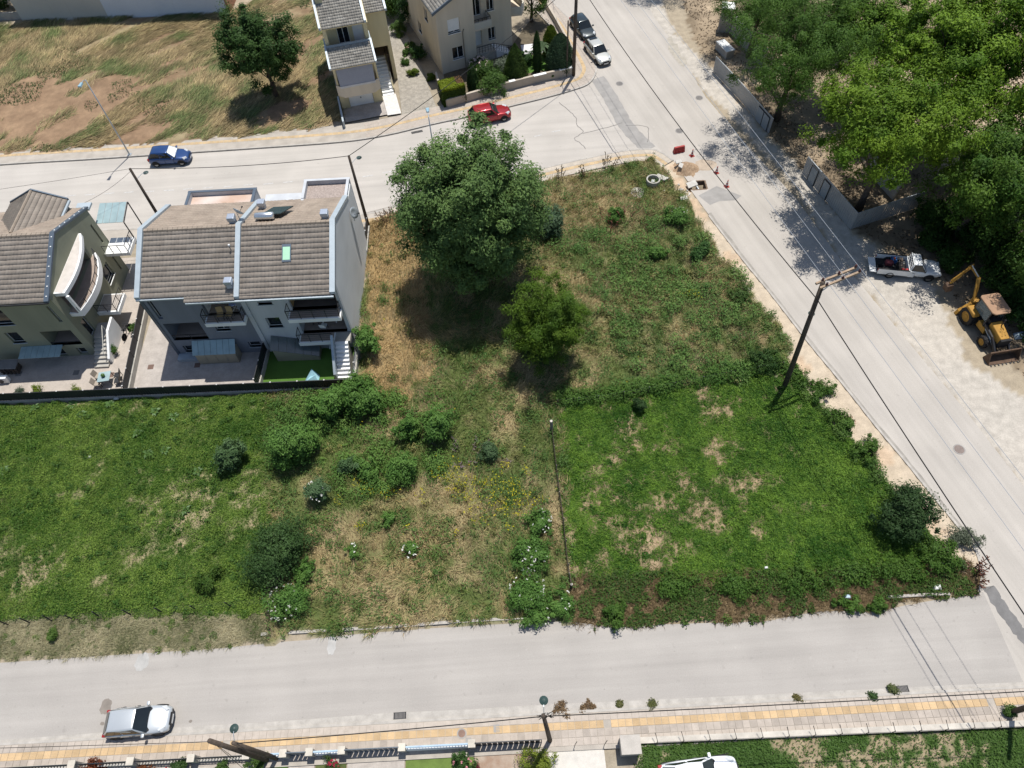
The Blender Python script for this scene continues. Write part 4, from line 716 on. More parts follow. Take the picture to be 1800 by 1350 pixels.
mCREAM = M('render_cream', (.56,.48,.29), rough=.9, var=.09, scale=.6, fine=.03, zs=2.2); mBEIGE = M('render_beige', (.55,.48,.375), rough=.9, var=.09, scale=.5, fine=.03, zs=2.2)
mFLOOR = M('terrace_tiles', (.30,.24,.20), rough=.7, var=.1, scale=2); mWOODC = M('cladding_ochre', (.36,.25,.12), rough=.7, var=.1); mBEIP = M('panel_beige', (.30,.27,.20), rough=.7, var=.06)
mPATIO = M('stamped_concrete', (.36,.325,.29), rough=.9, var=.14, scale=1.6, fine=.1, fscale=8); mTURF = M('artificial_turf', (.065,.14,.022), rough=.95, var=.1, scale=1, fine=.18, fscale=40)
mGRAVEL = M('roof_gravel', (.30,.25,.22), rough=.95, var=.25, scale=12, fine=.3, fscale=16); mTERR = M('stained_terrace', (.55,.48,.43), c2=(.42,.28,.20), rough=.8, scale=.55, fine=.06)
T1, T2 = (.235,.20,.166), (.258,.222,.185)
# ================= grey double house =================
h2 = thing('double_house', 'two-unit house with brown tiled roof, dark grey left half and pale grey right half', 'house', (-25.75,33.96,0), math.radians(-1.5))
W2, D2, E2, R2 = 13.95, 8.85, 7.0, 8.95
hL = [(.45,.78,4.5,6.75),(.45,3.12,1.9,3.93),(4.08,6.5,4.55,6.7),(4.06,5.12,2.82,3.82),(.73,1.48,.4,1.2),(5.8,6.7,.65,1.3)]
hR = [(8.05,9.07,5.47,6.7),(8.0,9.05,2.86,3.98),(10.28,13.7,4.7,6.75),(10.28,13.7,1.95,4.1)]
f = FX(0); obj('front_wall', facade(MB(), f, 0, 7.05, -.1, E2, .28, hL), mGREYW, h2, label='dark grey front wall of the left unit')
f2 = FX(.05); obj('front_wall', facade(MB(), f2, 7.05, W2, -.1, E2, .28, hR), mLGREY, h2, label='pale grey front wall of the right unit')
obj('pilaster', MB().box(6.93,7.25,-.05,.03,-.1,E2-.05), mLGREY, h2)
obj('corner_trim', MB().box(-.04,.2,-.05,.0,0,E2-.1), mNAVYF, h2)
mb = MB(); facade(mb, LX(0), .28, D2, -.1, E2, .28); mb.add([(0,0,E2),(0,D2,E2),(0,D2/2,R2),(.28,0,E2),(.28,D2,E2),(.28,D2/2,R2)], [(0,2,1),(3,4,5),(0,3,5,2),(1,2,5,4)]); obj('gable_wall', mb, mGREYW, h2)
mb = MB(); facade(mb, RX(W2), .33, D2+1.9, -.1, 6.9, .3); mb.hexa([(W2-.3,.05,6.9),(W2,.05,6.9),(W2,D2/2,6.9),(W2-.3,D2/2,6.9),(W2-.3,.05,E2+.25),(W2,.05,E2+.25),(W2,D2/2,R2+.25),(W2-.3,D2/2,R2+.25)])
mb.hexa([(W2-.3,D2/2,6.9),(W2,D2/2,6.9),(W2,D2+.05,6.9),(W2-.3,D2+.05,6.9),(W2-.3,D2/2,R2+.25),(W2,D2/2,R2+.25),(W2,D2+.05,E2+.25),(W2-.3,D2+.05,E2+.25)]); obj('gable_wall', mb, mGABLE, h2, label='tall pale grey gable wall facing the wasteland')
obj('back_wall', facade(MB(), BX(D2), .3, W2-.3, -.1, E2, .28), mLGREY, h2)
rf = obj('roof', slab((.3,-.2,E2+.0),(W2-.3,-.2,E2+.0),(W2-.3,D2/2,R2),(.3,D2/2,R2),.14), mGREYW, h2)
obj('roof_deck', slab((.3,D2/2,R2),(W2-.3,D2/2,R2),(W2-.3,D2+.2,E2),(.3,D2+.2,E2),.14), mGREYW, rf)
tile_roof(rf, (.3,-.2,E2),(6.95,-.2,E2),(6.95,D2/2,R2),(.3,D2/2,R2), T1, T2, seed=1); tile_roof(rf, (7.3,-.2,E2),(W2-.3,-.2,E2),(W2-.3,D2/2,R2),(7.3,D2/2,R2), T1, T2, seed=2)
tile_roof(rf, (6.95,D2+.2,E2),(.3,D2+.2,E2),(.3,D2/2,R2),(6.95,D2/2,R2), (.29,.232,.182), (.31,.252,.198), seed=3); tile_roof(rf, (W2-.3,D2+.2,E2),(7.3,D2+.2,E2),(7.3,D2/2,R2),(W2-.3,D2/2,R2), (.29,.232,.182), (.31,.252,.198), seed=4)  # rear slopes get a lighter tile colour, sunlight painted in
tile_roof(rf, (3.4,-.62,E2-.17),(6.95,-.62,E2-.17),(6.95,-.15,E2+.02),(3.4,-.15,E2+.02), T1, T2, seed=5); tile_roof(rf, (7.3,-.55,E2-.14),(W2-.3,-.55,E2-.14),(W2-.3,-.15,E2+.02),(7.3,-.15,E2+.02), T1, T2, seed=6)
for i in range(38):
    x = .3+i*.352
    if 6.75 < x < 7.2: continue
    obj('ridge_tile', MB().add([(x,D2/2-.16,R2+.0),(x,D2/2-.1,R2+.12),(x,D2/2+.1,R2+.12),(x,D2/2+.16,R2+.0),(x+.34,D2/2-.17,R2+.01),(x+.34,D2/2-.11,R2+.135),(x+.34,D2/2+.11,R2+.135),(x+.34,D2/2+.17,R2+.01)],[(0,1,5,4),(1,2,6,5),(2,3,7,6),(4,5,6,7),(3,2,1,0)]), mRIDGE if 'mRIDGE' in globals() else mGREYW, rf)
mRIDGE = M('ridge_tile', (.25,.205,.16), var=.15)
for o in rf.children:
    if o.name.startswith('ridge_tile'): o.data.materials[0] = mRIDGE
for x0, x1 in ((-.03,.33),(6.95,7.3),(W2-.34,W2+.04)):
    for (ya, za, yb, zb) in ((-.25 if x0 < 0 else -.5,E2+.22-(.0 if x0 < 0 else .12),D2/2,R2+.28),(D2/2,R2+.28,D2+.25,E2+.22)):
        obj('coping', MB().hexa([(x0,ya,za-.24),(x1,ya,za-.24),(x1,yb,zb-.24),(x0,yb,zb-.24),(x0,ya,za),(x1,ya,za),(x1,yb,zb),(x0,yb,zb)]), mCOPE, h2)
obj('gutter', MB().box(3.5,W2-.1,-.72,-.6,E2-.3,E2-.17), mCOPE, h2); obj('gutter', MB().box(.0,3.4,-.34,-.22,E2-.13,E2-.02), mCOPE, h2)
obj('soffit', MB().box(3.4,W2-.3,-.6,.0,E2-.36,E2-.3), mWHITE, h2)
# rear flat-roofed bays
for nm, x0, x1, dep, zt, inner, cop in (('rear_bay',1.3,6.6,1.9,6.95,mTERR,mNAVYF),('rear_bay',10.4,W2-.05,2.3,7.15,mGRAVEL,mLGREY)):
    q = obj(nm, facade(facade(facade(MB(), BX(D2+dep), x0, x1, -.1, zt, .2), LX(x0), D2, D2+dep-.2, -.1, zt, .2), RX(x1), D2, D2+dep-.2, -.1, zt, .2), mLGREY, h2)
    obj('flat_roof', MB().box(x0+.2,x1-.2,D2,D2+dep-.2,zt-.6,zt-.35), inner, q)
    c = MB().box(x0-.05,x1+.05,D2+dep-.2,D2+dep+.02,zt,zt+.05); c.box(x0-.02,x0+.2,D2+.2,D2+dep-.2,zt,zt+.05); c.box(x1-.2,x1+.02,D2+.2,D2+dep-.2,zt,zt+.05); obj('parapet_cap', c, cop, q)
obj('rear_terrace', MB().box(7.3,10.4,D2,D2+1.5,-.1,6.6), mLGREY, h2)
for k, h in enumerate(hL):
    if k in (1,2): continue
    window(h2, f, h, mull=0 if k in (0,4,5) else 1, sill=k in (3,4,5), sm=mCOPE, depth=.18)
for k, h in enumerate(hR[:2]): window(h2, f2, h, mull=0, sm=mCOPE, depth=.2)
def loggia(parent, x0, x1, z0, z1, d, wall, floor, yf=.28, door=None, doorm=None):
    mb = MB().box(x0-.1,x0,yf,yf+d,z0-.2,z1); mb.box(x1,x1+.1,yf,yf+d,z0-.2,z1); mb.box(x0-.1,x1+.1,yf+d,yf+d+.1,z0-.2,z1); mb.box(x0-.1,x1+.1,yf,yf+d+.1,z1,z1+.08); q = obj('loggia', mb, wall, parent)
    obj('floor', MB().box(x0,x1,.02,yf+d,z0-.2,z0), floor, q)
    if door: window(parent, FX(yf+d-.08), (door[0],door[1],z0+.02,min(z1-.05,z0+2.0)), depth=.0, sill=False, mull=1, name='glass_door', fm=mFRAMEW)
    return q
loggia(h2, .45, 3.12, 1.9, 3.93, 2.2, mGREYW, mFLOOR); loggia(h2, 4.08, 6.5, 4.55, 6.7, 1.5, mWHITE, mFLOOR, door=(4.9,6.0))
loggia(h2, 10.28, 13.6, 4.7, 6.75, 1.9, mWOODC, M('deck_dark', (.11,.095,.085), var=.1), door=(11.9,13.0)); loggia(h2, 10.28, 13.6, 1.95, 4.1, 2.4, mLGREY, mFLOOR, door=(11,12.8))
def balcony(parent, x0, x1, y0, zt, th=.36, m=None, post=1.0, ends=True, floor=None):
    q = obj('balcony', MB().box(x0,x1,y0,-.002,zt-th,zt), m or mWHITE, parent); obj('floor', MB().box(x0+.1,x1-.1,y0+.12,.0,zt,zt+.01), floor or mFLOOR, q)
    pts = [(x0+.05,-.05,zt),(x0+.05,y0+.05,zt),(x1-.05,y0+.05,zt)]+([(x1-.05,-.05,zt)] if ends else []); railing(q, pts, .9, post); return q
balcony(h2, 3.95, 6.85, -.72, 4.55); balcony(h2, 10.05, 13.85, -.85, 4.7); balcony(h2, 10.05, 12.75, -.85, 1.95, ends=False)
railing(h2, [(.45,.06,1.9),(3.12,.06,1.9)], .55, 1.3, bars=1); obj('landing', MB().box(12.75,13.9,-.85,-.0,1.6,1.95), mCONC, h2)
steps(h2, 12.8, 13.75, -3.0, -.87, 0.0, 1.95, 9, mWHITE); obj('stair_wall', MB().hexa([(12.6,-3.05,-.05),(12.78,-3.05,-.05),(12.78,-.87,-.05),(12.6,-.87,-.05),(12.6,-3.05,.75),(12.78,-3.05,.75),(12.78,-.87,2.75),(12.6,-.87,2.75)]), mCOPE, h2)
obj('plinth', MB().box(.1,3.0,-.62,-.02,-.05,.28), mCOPE, h2)
# shed with green glass roof, cellar entrance
sh = thing('garden_shed', 'beige shed with a blue-green glass lean-to roof at the dark grey half', 'shed', (-25.75,33.96,0), math.radians(-1.5))
obj('wall', MB().box(1.85,4.95,-.92,-.1,0,1.25), mBEIP, sh)
for k in range(7):
    x = 1.75+k*.472; obj('glass_panel', MB().hexa([(x,-1.0,1.2),(x+.45,-1.0,1.2),(x+.45,-.08,1.85),(x,-.08,1.85),(x,-1.0,1.23),(x+.45,-1.0,1.23),(x+.45,-.08,1.88),(x,-.08,1.88)]), mFROST, sh)
for k in range(4): obj('front_panel', MB().box(1.88+k*.77,1.88+k*.77+.74,-.945,-.922,.03,1.2), mBEIP, sh)
ce = thing('cellar_entrance', 'sloping beige cellar entrance with a grey glass lid beside the artificial turf', 'cellar entrance', (-25.75,33.96,0), math.radians(-1.5))
obj('wall', MB().hexa([(7.9,-1.0,0),(11.2,-1.05,0),(11.2,-.1,0),(7.9,-.1,0),(7.9,-1.0,1.5),(11.2,-1.05,.55),(11.2,-.1,.55),(7.9,-.1,1.5)]), mBEIP, ce)
mGG = M('grey_glass', (.10,.12,.12), rough=.15, spec=.5)
for k in range(6):
    a, b = 7.8+k*.58, 7.8+k*.58+.56; za, zb = 1.72-(a-7.8)*.29, 1.72-(b-7.8)*.29; obj('glass_lid', MB().hexa([(a,-1.1,za-.2),(b,-1.1,zb-.2),(b,.0,zb+.2),(a,.0,za+.2),(a,-1.1,za-.17),(b,-1.1,zb-.17),(b,.0,zb+.23),(a,.0,za+.23)]), mGG, ce)
def at2(x, y, z=0.0): a = math.radians(-1.5); return (-25.75+x*math.cos(a)-y*math.sin(a), 33.96+x*math.sin(a)+y*math.cos(a), z)
# roof furniture
mZINC = M('zinc_cowl', (.40,.44,.50), rough=.35, metal=.5, var=.06)
def cowl(label, x, y, zb, h=.75):
    t = thing('chimney_cowl', label, 'chimney', at2(x,y,zb), math.radians(-1.5), 'metal chimney cowls on the double house'); obj('shaft', MB().box(-.2,.2,-.2,.2,-.25,h*.55), mLGREY, t)
    obj('hood', MB().box(-.27,.27,-.27,.27,h*.6,h*1.05), mZINC, t, bevel=.05)
    for sx in (-1,1):
        for sy in (-1,1): obj('strut', MB().box(sx*.2-.02,sx*.2+.02,sy*.2-.02,sy*.2+.02,h*.5,h*.62), mDARK, t)
cowl('metal chimney cowl near the ridge beside the water tank, left of the dividing coping', 6.6, 4.9, 8.75); cowl('small metal chimney cowl on the rear slope above the water tank', 7.9, 7.6, 7.6); cowl('metal chimney cowl near the ridge at the right gable', 13.2, 4.95, 8.7); cowl('metal chimney cowl low on the front slope by the dividing coping', 6.65, .35, 7.15)
t = thing('solar_water_heater', 'solar water heater with a shiny steel tank and dark panel on the rear slope', 'water heater', at2(8.15,5.4,8.55), math.radians(-1.5))
obj('tank', MB().tube([(-.05,-.1,.45),(.02,-.1,.45),(1.25,-.1,.45),(1.32,-.1,.45)], [.2,.27,.27,.2], 16), M('steel_tank', (.6,.62,.63), rough=.25, metal=.8, var=.05), t, smooth=True)
obj('panel', MB().hexa([(.3,.1,.35),(1.75,.1,.35),(2.3,1.5,-.25),(.85,1.5,-.25),(.3,.1,.43),(1.75,.1,.43),(2.3,1.5,-.17),(.85,1.5,-.17)]), M('solar_absorber', (.035,.055,.06), rough=.2), t)
for x in (.2,1.1): obj('stand', MB().bar((x,-.1,.3),(x,-.2,-.25),.05).bar((x,.1,.3),(x,.3,-.25),.05), mSTEEL, t)
t = thing('skylight', 'small roof window with pale green blind in the right half of the roof', 'skylight', at2(10.55,2.35,8.05), math.radians(-1.5)); sp_ = (R2-E2)/(D2/2+.2)
def onr(x, y, o): return (x, y, y*sp_+o)
obj('frame', MB().hexa([onr(-.32,-.6,-.05),onr(.32,-.6,-.05),onr(.32,.6,-.05),onr(-.32,.6,-.05),onr(-.32,-.6,.15),onr(.32,-.6,.15),onr(.32,.6,.15),onr(-.32,.6,.15)]), mNAVYF, t)
obj('pane', MB().hexa([onr(-.25,-.48,.13),onr(.25,-.48,.13),onr(.25,.4,.13),onr(-.25,.4,.13),onr(-.25,-.48,.165),onr(.25,-.48,.165),onr(.25,.4,.165),onr(-.25,.4,.165)]), M('green_blind', (.36,.62,.42), rough=.2, var=.05), t)
def dish(label, loc, rz, r=.4):
    t = thing('satellite_dish', label, 'satellite dish', loc, rz); Mx = Matrix.Translation((0,0,.75)) @ Matrix.Rotation(math.radians(65), 4, 'X')
    obj('reflector', MB().lathe([(.001,.0),(r*.5,.03),(r*.85,.09),(r,.14),(r,.155),(r*.5,.05),(.001,.02)], 18, Mx), mSTEEL, t, smooth=True); obj('mast', MB().tube([(0,.05,-.1),(0,.05,.8)], .025, 6), mSTEEL, t); obj('feed_arm', MB().bar((0,-.05,.6),(0,-.55,.85),.025).box(-.04,.04,-.6,-.5,.82,.9), mDARK, t)
dish('grey satellite dish near the ridge behind the left chimney cowl', at2(7.05,5.2,8.75), 2.6); dish('satellite dish on the rear right corner of the double house', at2(14.15,8.5,5.2), 1.2, .45)
t = thing('roof_antenna', 'small antenna with a white knob on the front slope left of the dividing coping', 'antenna', at2(6.65,2.75,8.1), 0); obj('mast', MB().tube([(0,0,-.1),(-.05,0,.7)], .03, 6), mNAVYF, t); obj('knob', MB().lathe([(.001,.62),(.07,.66),(.07,.76),(.001,.8)], 8), mWHITE, t); obj('foot', MB().box(-.15,.15,-.12,.12,-.1,.05), mSTEEL, t)
obj('red_flashing', MB().hexa([(6.95,-.3,E2+.13),(7.2,-.3,E2+.13),(7.2,1.1,E2+.7),(6.95,1.1,E2+.7),(6.95,-.3,E2+.18),(7.2,-.3,E2+.18),(7.2,1.1,E2+.76),(6.95,1.1,E2+.76)]), M('rust_red_felt', (.33,.11,.06), var=.2), h2)
# yards
def yard(name, pts, m, z=.0, par=None): return struct(name, MB().sheet(pts, z), m, tri=True)
A2 = lambda x, y: at2(x,y)[:2]
yard('patio_paving', [A2(-3.1,-3.6),A2(6.75,-3.55),A2(6.75,.1),A2(-.0,.1),A2(-.0,9),A2(-3.3,9)], mPATIO, .0)
yard('artificial_turf', [A2(6.95,-3.6),A2(13.9,-3.75),A2(13.9,.1),A2(6.95,.1)], mTURF, .004)
yard('patio_paving', [(-40,30.9),(-28.9,30.4),(-29.4,45),(-40,45)], M('patio_tiles', (.37,.325,.28), var=.1, scale=1.2, fine=.1, fscale=7), .008)
for px, py, zz in ((265,645,.012),(347,642,.012),(33,657,.02),(134,655,.02),(195,659,.02)):
    p = G(px,py); obj('floor_cover', MB().box(p.x-.22,p.x+.22,p.y-.22,p.y+.22,.0,zz), M('cover_brown', (.14,.09,.07)) if px in (265,195,347) else mCRACK, h2)
    bpy.context.view_layer.update(); o = COL.objects[-1]; o.parent = None; o['kind'] = 'structure'
# small things in the yards
def chair(label, loc, rz, m, g=None):
    t = thing('garden_chair', label, 'chair', loc, rz, g); obj('seat', MB().box(-.22,.22,-.22,.22,.4,.44), m, t); obj('backrest', MB().hexa([(-.22,.2,.44),(.22,.2,.44),(.22,.24,.44),(-.22,.24,.44),(-.22,.3,.9),(.22,.3,.9),(.22,.34,.9),(-.22,.34,.9)]), m, t)
    for sx in (-.2,.2):
        for sy in (-.2,.2): obj('leg', MB().box(sx-.015,sx+.015,sy-.015,sy+.015,0,.4), mDARK, t)
    return t
t = thing('patio_table', 'small glass patio table with a plant by the slatted divider', 'table', (*G(191,671).to_2d(),0), .1); obj('top', MB().box(-.45,.45,-.45,.45,.7,.72), mFROST, t); obj('plant', MB().lathe([(.001,.72),(.12,.75),(.16,.9),(.1,1.0),(.001,1.05)], 7), mROS, t)
for sx in (-.4,.4):
    for sy in (-.4,.4): obj('leg', MB().box(sx-.02,sx+.02,sy-.02,sy+.02,0,.7), mDARK, t)
mCH = M('chair_canvas', (.30,.26,.21)); 
for px, py, rz, lb in ((178,666,1.3,'beige folding chair left of the patio table, upper one'),(176,679,1.5,'beige folding chair left of the patio table, lower one'),(211,664,-1.4,'wire-framed chair right of the patio table, upper one'),(211,674,-1.5,'wire-framed chair right of the patio table, lower one')): chair(lb, (*G(px,py).to_2d(),0), rz, mCH if px < 200 else mDARK)
p = G(25,652); t = thing('firewood_pile', 'dark firewood pile under a grey sheet on the olive house patio', 'firewood', (p.x,p.y,0)); 
for k in range(18): obj('log', MB().tube([(-.6+.28*(k%5),-.35,.12+.2*(k//5)),(-.6+.28*(k%5)+random.uniform(-.05,.05),.35,.12+.2*(k//5))], random.uniform(.08,.12), 7), mBARK, t)
obj('sheet', MB().hexa([(-.8,-.4,.86),(.75,-.45,.82),(.8,.4,.9),(-.75,.4,.95),(-.75,-.35,.9),(.7,-.4,.87),(.75,.35,.95),(-.7,.35,1.0)]), mCRACK, t)
p = G(10,671); t = thing('air_conditioner', 'pale air conditioner unit on the olive house patio floor', 'air conditioner', (p.x,p.y,0)); obj('case', MB().box(-.42,.42,-.18,.18,.05,.65), mWHITE, t, bevel=.02); obj('fan_grille', MB().lathe([(.001,0),(.22,0),(.22,.02),(.001,.02)], 16, Matrix.Translation((-.1,-.2,.35)) @ Matrix.Rotation(math.pi/2,4,'X')), mDARK, t)
for px, py, r, lb in ((36,694,.4,'round grey-green plant by the fence at the far left of the patio'),(66,690,.42,'yellow-green round plant on the patio by the fence, left one'),(135,689,.38,'yellow-green round plant on the patio by the fence, right one')): shrub(lb, px, py, r, .6, (.08,.13,.012) if px > 40 else (.05,.08,.05), (.19,.24,.025) if px > 40 else (.09,.12,.08), 400+px, .09, dense=1.5, name='patio_plant', cat='plant')
for px, py, r, lb in ((200,623,.35,'potted shrub at the foot of the olive house stairs'),(242,585,.35,'single little evergreen on the patio beside the slatted divider')): shrub(lb, px, py, r, .9, (.03,.08,.014), (.07,.13,.025), 420+px, .1, dense=1.6, name='potted_shrub', cat='plant')
t = thing('inflatable_toy', 'pale blue folded float on the artificial turf by the fence', 'toy', (*G(549,668).to_2d(),0)); obj('body', MB().add([(-.6,-.2,.02),(.5,-.25,.02),(.55,.35,.03),(.1,.5,.75),(-.1,.1,.3),(.35,.1,.5)],[(0,1,5,4),(1,2,3,5),(0,4,3),(4,5,3),(0,3,2)]), M('pale_blue', (.32,.55,.62), var=.2), t)
t = thing('play_table', 'small white table under the lower right balcony on the turf', 'table', (*G(590,614).to_2d(),0)); obj('top', MB().box(-.35,.35,-.3,.3,.5,.55), mWHITE, t); obj('leg', MB().lathe([(.2,0),(.05,.05),(.05,.5)], 8), mWHITE, t)
t = thing('push_toy', 'red and blue toy at the foot of the white stairs on the turf', 'toy', (*G(600,642).to_2d(),0)); obj('body', MB().box(-.15,.2,-.3,.05,.05,.3), M('toy_red', (.35,.02,.03)), t, bevel=.04); obj('seat', MB().box(-.12,.15,.05,.35,.05,.35), M('toy_blue', (.02,.04,.15)), t, bevel=.04)
t = thing('red_bucket', 'red bucket near the dividing wall beside the cellar entrance', 'bucket', (*G(473,613).to_2d(),0)); obj('body', MB().lathe([(.001,.01),(.16,.01),(.22,.4),(.2,.4),(.15,.05)], 12), M('bucket_red', (.3,.015,.02)), t, smooth=True)
t = thing('balcony_table', 'white table with chairs on the lower right balcony', 'table', at2(12.2,1.2,1.96), 0); obj('top', MB().box(-.6,.6,-.35,.35,.7,.74), mWHITE, t)
for sx in (-.5,.5): obj('leg', MB().box(sx-.03,sx+.03,-.3,.3,0,.7), mWHITE, t)
chair('pale chair left of the white balcony table', at2(11.2,1.0,1.96), 1.5, mWHITE); chair('pale chair in front of the white balcony table', at2(11.9,.35,1.96), 3.0, mWHITE)
chair('ochre folding chair on the left balcony, left one', at2(5.15,-.25,4.57), .1, mWOODC); chair('ochre folding chair on the left balcony, right one', at2(5.8,-.25,4.57), -.1, mWOODC)
t = thing('clothes_airer', 'airer with a blue and white cloth on the left balcony', 'clothes airer', at2(6.1,.35,4.57), .3); obj('frame', MB().bar((-.3,0,0),(.3,0,.8),.025).bar((.3,0,0),(-.3,0,.8),.025), mWHITE, t); obj('cloth', MB().hexa([(-.3,-.2,.8),(.3,-.2,.8),(.3,.25,.75),(-.3,.25,.75),(-.28,-.18,.83),(.28,-.18,.83),(.28,.22,.78),(-.28,.22,.78)]), M('blue_cloth', (.35,.4,.62), var=.4, scale=8), t)
# ================= fences of the yards =================
def panel_fence(name, label, A, B, base_h, h, pm, wm, n=None, slats=0, wt=.22, capm=None):
    A = Vector(A); B = Vector(B); d = B-A; L = d.length; t = thing(name, label, 'fence', (A.x,A.y,0), math.atan2(d.y,d.x)); n = n or max(1,int(L/1.9)); s = L/n
    if base_h: obj('base_wall', MB().box(0,L,-wt/2,wt/2,-.15,base_h), wm, t)
    for k in range(n):
        x0 = k*s+.04; x1 = (k+1)*s-.04
        if slats:
            for j in range(slats): z = base_h+.06+(h-base_h-.06)*j/slats; obj('slat', MB().box(x0,x1,-.02,.02,z,z+(h-base_h)/slats*.7), pm, t)
        else:
            mb = MB(); m = int((x1-x0)/.1)
            for j in range(m):
                a = x0+(x1-x0)*j/m; b = x0+(x1-x0)*(j+1)/m; o = .015 if j%2 else -.015; mb.hexa([(a,-.015+o,base_h+.03),(b,-.015-o,base_h+.03),(b,.015-o,base_h+.03),(a,.015+o,base_h+.03),(a,-.015+o,h),(b,-.015-o,h),(b,.015-o,h),(a,.015+o,h)])
            obj('panel', mb, pm, t)
    for k in range(n+1): obj('post', MB().box(k*s-.035,k*s+.035,-.035,.035,base_h-.05,h+.06), mDARK, t); obj('cap', MB().box(k*s-.05,k*s+.05,-.05,.05,h+.06,h+.09), capm or mLINE, t)
    obj('rail', MB().box(0,L,-.03,.03,h,h+.05), mDARK, t); return t
mFENCE = M('fence_sheet_black', (.022,.025,.026), rough=.6, var=.25, scale=2)
panel_fence('back_fence', 'long dark sheet fence between the left meadow and the house yards', (-43.5,30.75), (-11.75,29.72), .35, 1.25, mFENCE, mCONC)
panel_fence('slatted_divider', 'pale low wall with dark slats between the olive and grey houses', (-28.75,30.5), (-29.3,38.5), .55, 1.25, mDARK, mCONC, n=5, slats=4)
panel_fence('yard_divider', 'short dark panel wall between the paved patio and the artificial turf', (-18.95,30.25), (-18.72,33.6), .45, 1.35, mFENCE, mCONC, n=2)
t = panel_fence('boundary_wall', 'pale boundary wall with white railing at the foot of the white stairs', (-11.72,29.9), (-11.6,33.9), .7, 1.2, mWHITE, mCONC, n=3, slats=3)
panel_fence('front_fence', 'dark metal gate fence at the street side of the pale gable', (-11.6,43.4), (-11.55,46.4), .5, 1.3, mDARK, mCONC, n=2, slats=5)
# ================= olive house =================
h1 = thing('olive_house', 'olive green house with curved white balcony and tiled roof at the left edge', 'house', (-32.18,34.62,0), math.radians(-1.0))
D1, E1, R1, X1 = 9.0, 6.76, 8.6, -10.5
hF = [(-.8,-.52,4.15,5.92),(-2.9,-.55,1.4,3.15),(-5.55,-4.55,1.97,3.25),(-6.6,-4.1,4.13,5.78),(-1.4,-.7,.15,.95),(-4.6,-2.4,.05,1.2)]
fo = FX(0); obj('front_wall', facade(MB(), fo, X1, 0, -.1, E1, .28, hF), mOLIVE, h1)
hG = [(8.2,8.42,3.9,5.8),(8.1,8.32,.9,2.9),(5.9,7.2,1.5,2.9),(.7,1.45,1.3,3.1),(.9,5.9,4.5,6.35)]
ro = RX(0); mb = facade(MB(), ro, .28, D1, -.1, E1, .28, hG); mb.add([(0,0,E1),(0,D1,E1),(0,D1/2,R1),(-.28,0,E1),(-.28,D1,E1),(-.28,D1/2,R1)], [(0,1,2),(3,5,4),(0,2,5,3),(1,4,5,2)]); obj('gable_wall', mb, mOLIVE, h1)
obj('back_wall', facade(MB(), BX(D1), X1, -.28, -.1, E1, .28), mOLIVE, h1); obj('side_wall', facade(MB(), LX(X1), .28, D1-.28, -.1, E1, .28), mOLIVE, h1)
rf = obj('roof', slab((X1,-.25,E1-.05),(-.02,-.25,E1-.05),(-.02,D1/2,R1),(X1,D1/2,R1),.12), mOLIVE, h1); obj('roof_deck', slab((X1,D1/2,R1),(-.02,D1/2,R1),(-.02,D1+.2,E1-.05),(X1,D1+.2,E1-.05),.12), mOLIVE, rf)
tile_roof(rf, (X1,-.3,E1-.06),(-.1,-.3,E1-.06),(-.1,D1/2,R1),(X1,D1/2,R1), T1, T2, seed=11); tile_roof(rf, (-.1,D1+.2,E1-.05),(X1,D1+.2,E1-.05),(X1,D1/2,R1),(-.1,D1/2,R1), (.29,.232,.182), (.31,.252,.198), seed=12)  # rear slope lighter than the front, its sunlight put into the tiles
for i in range(29):
    x = X1+i*.355; obj('ridge_tile', MB().add([(x,D1/2-.16,R1+.02),(x,D1/2-.1,R1+.13),(x,D1/2+.1,R1+.13),(x,D1/2+.16,R1+.02),(x+.34,D1/2-.17,R1+.03),(x+.34,D1/2-.11,R1+.145),(x+.34,D1/2+.11,R1+.145),(x+.34,D1/2+.17,R1+.03)],[(0,1,5,4),(1,2,6,5),(2,3,7,6),(4,5,6,7),(3,2,1,0)]), mRIDGE, rf)
for ya, za, yb, zb in ((-.35,E1+.02,D1/2,R1+.12),(D1/2,R1+.12,D1+.25,E1+.02)):
    q = obj('verge_flashing', MB().hexa([(-.28,ya,za-.1),(.06,ya,za-.1),(.06,yb,zb-.1),(-.28,yb,zb-.1),(-.28,ya,za+.07),(.06,ya,za+.07),(.06,yb,zb+.07),(-.28,yb,zb+.07)]), mNAVYF, h1)
    for k in range(7): y = ya+(yb-ya)*(k+.5)/7; z = za+(zb-za)*(k+.5)/7; obj('bolt', MB().box(-.14,-.06,y-.04,y+.04,z+.07,z+.085), mWHITE, q)
obj('gutter', MB().box(X1,-.05,-.42,-.3,E1-.16,E1-.06), mDARK, h1)
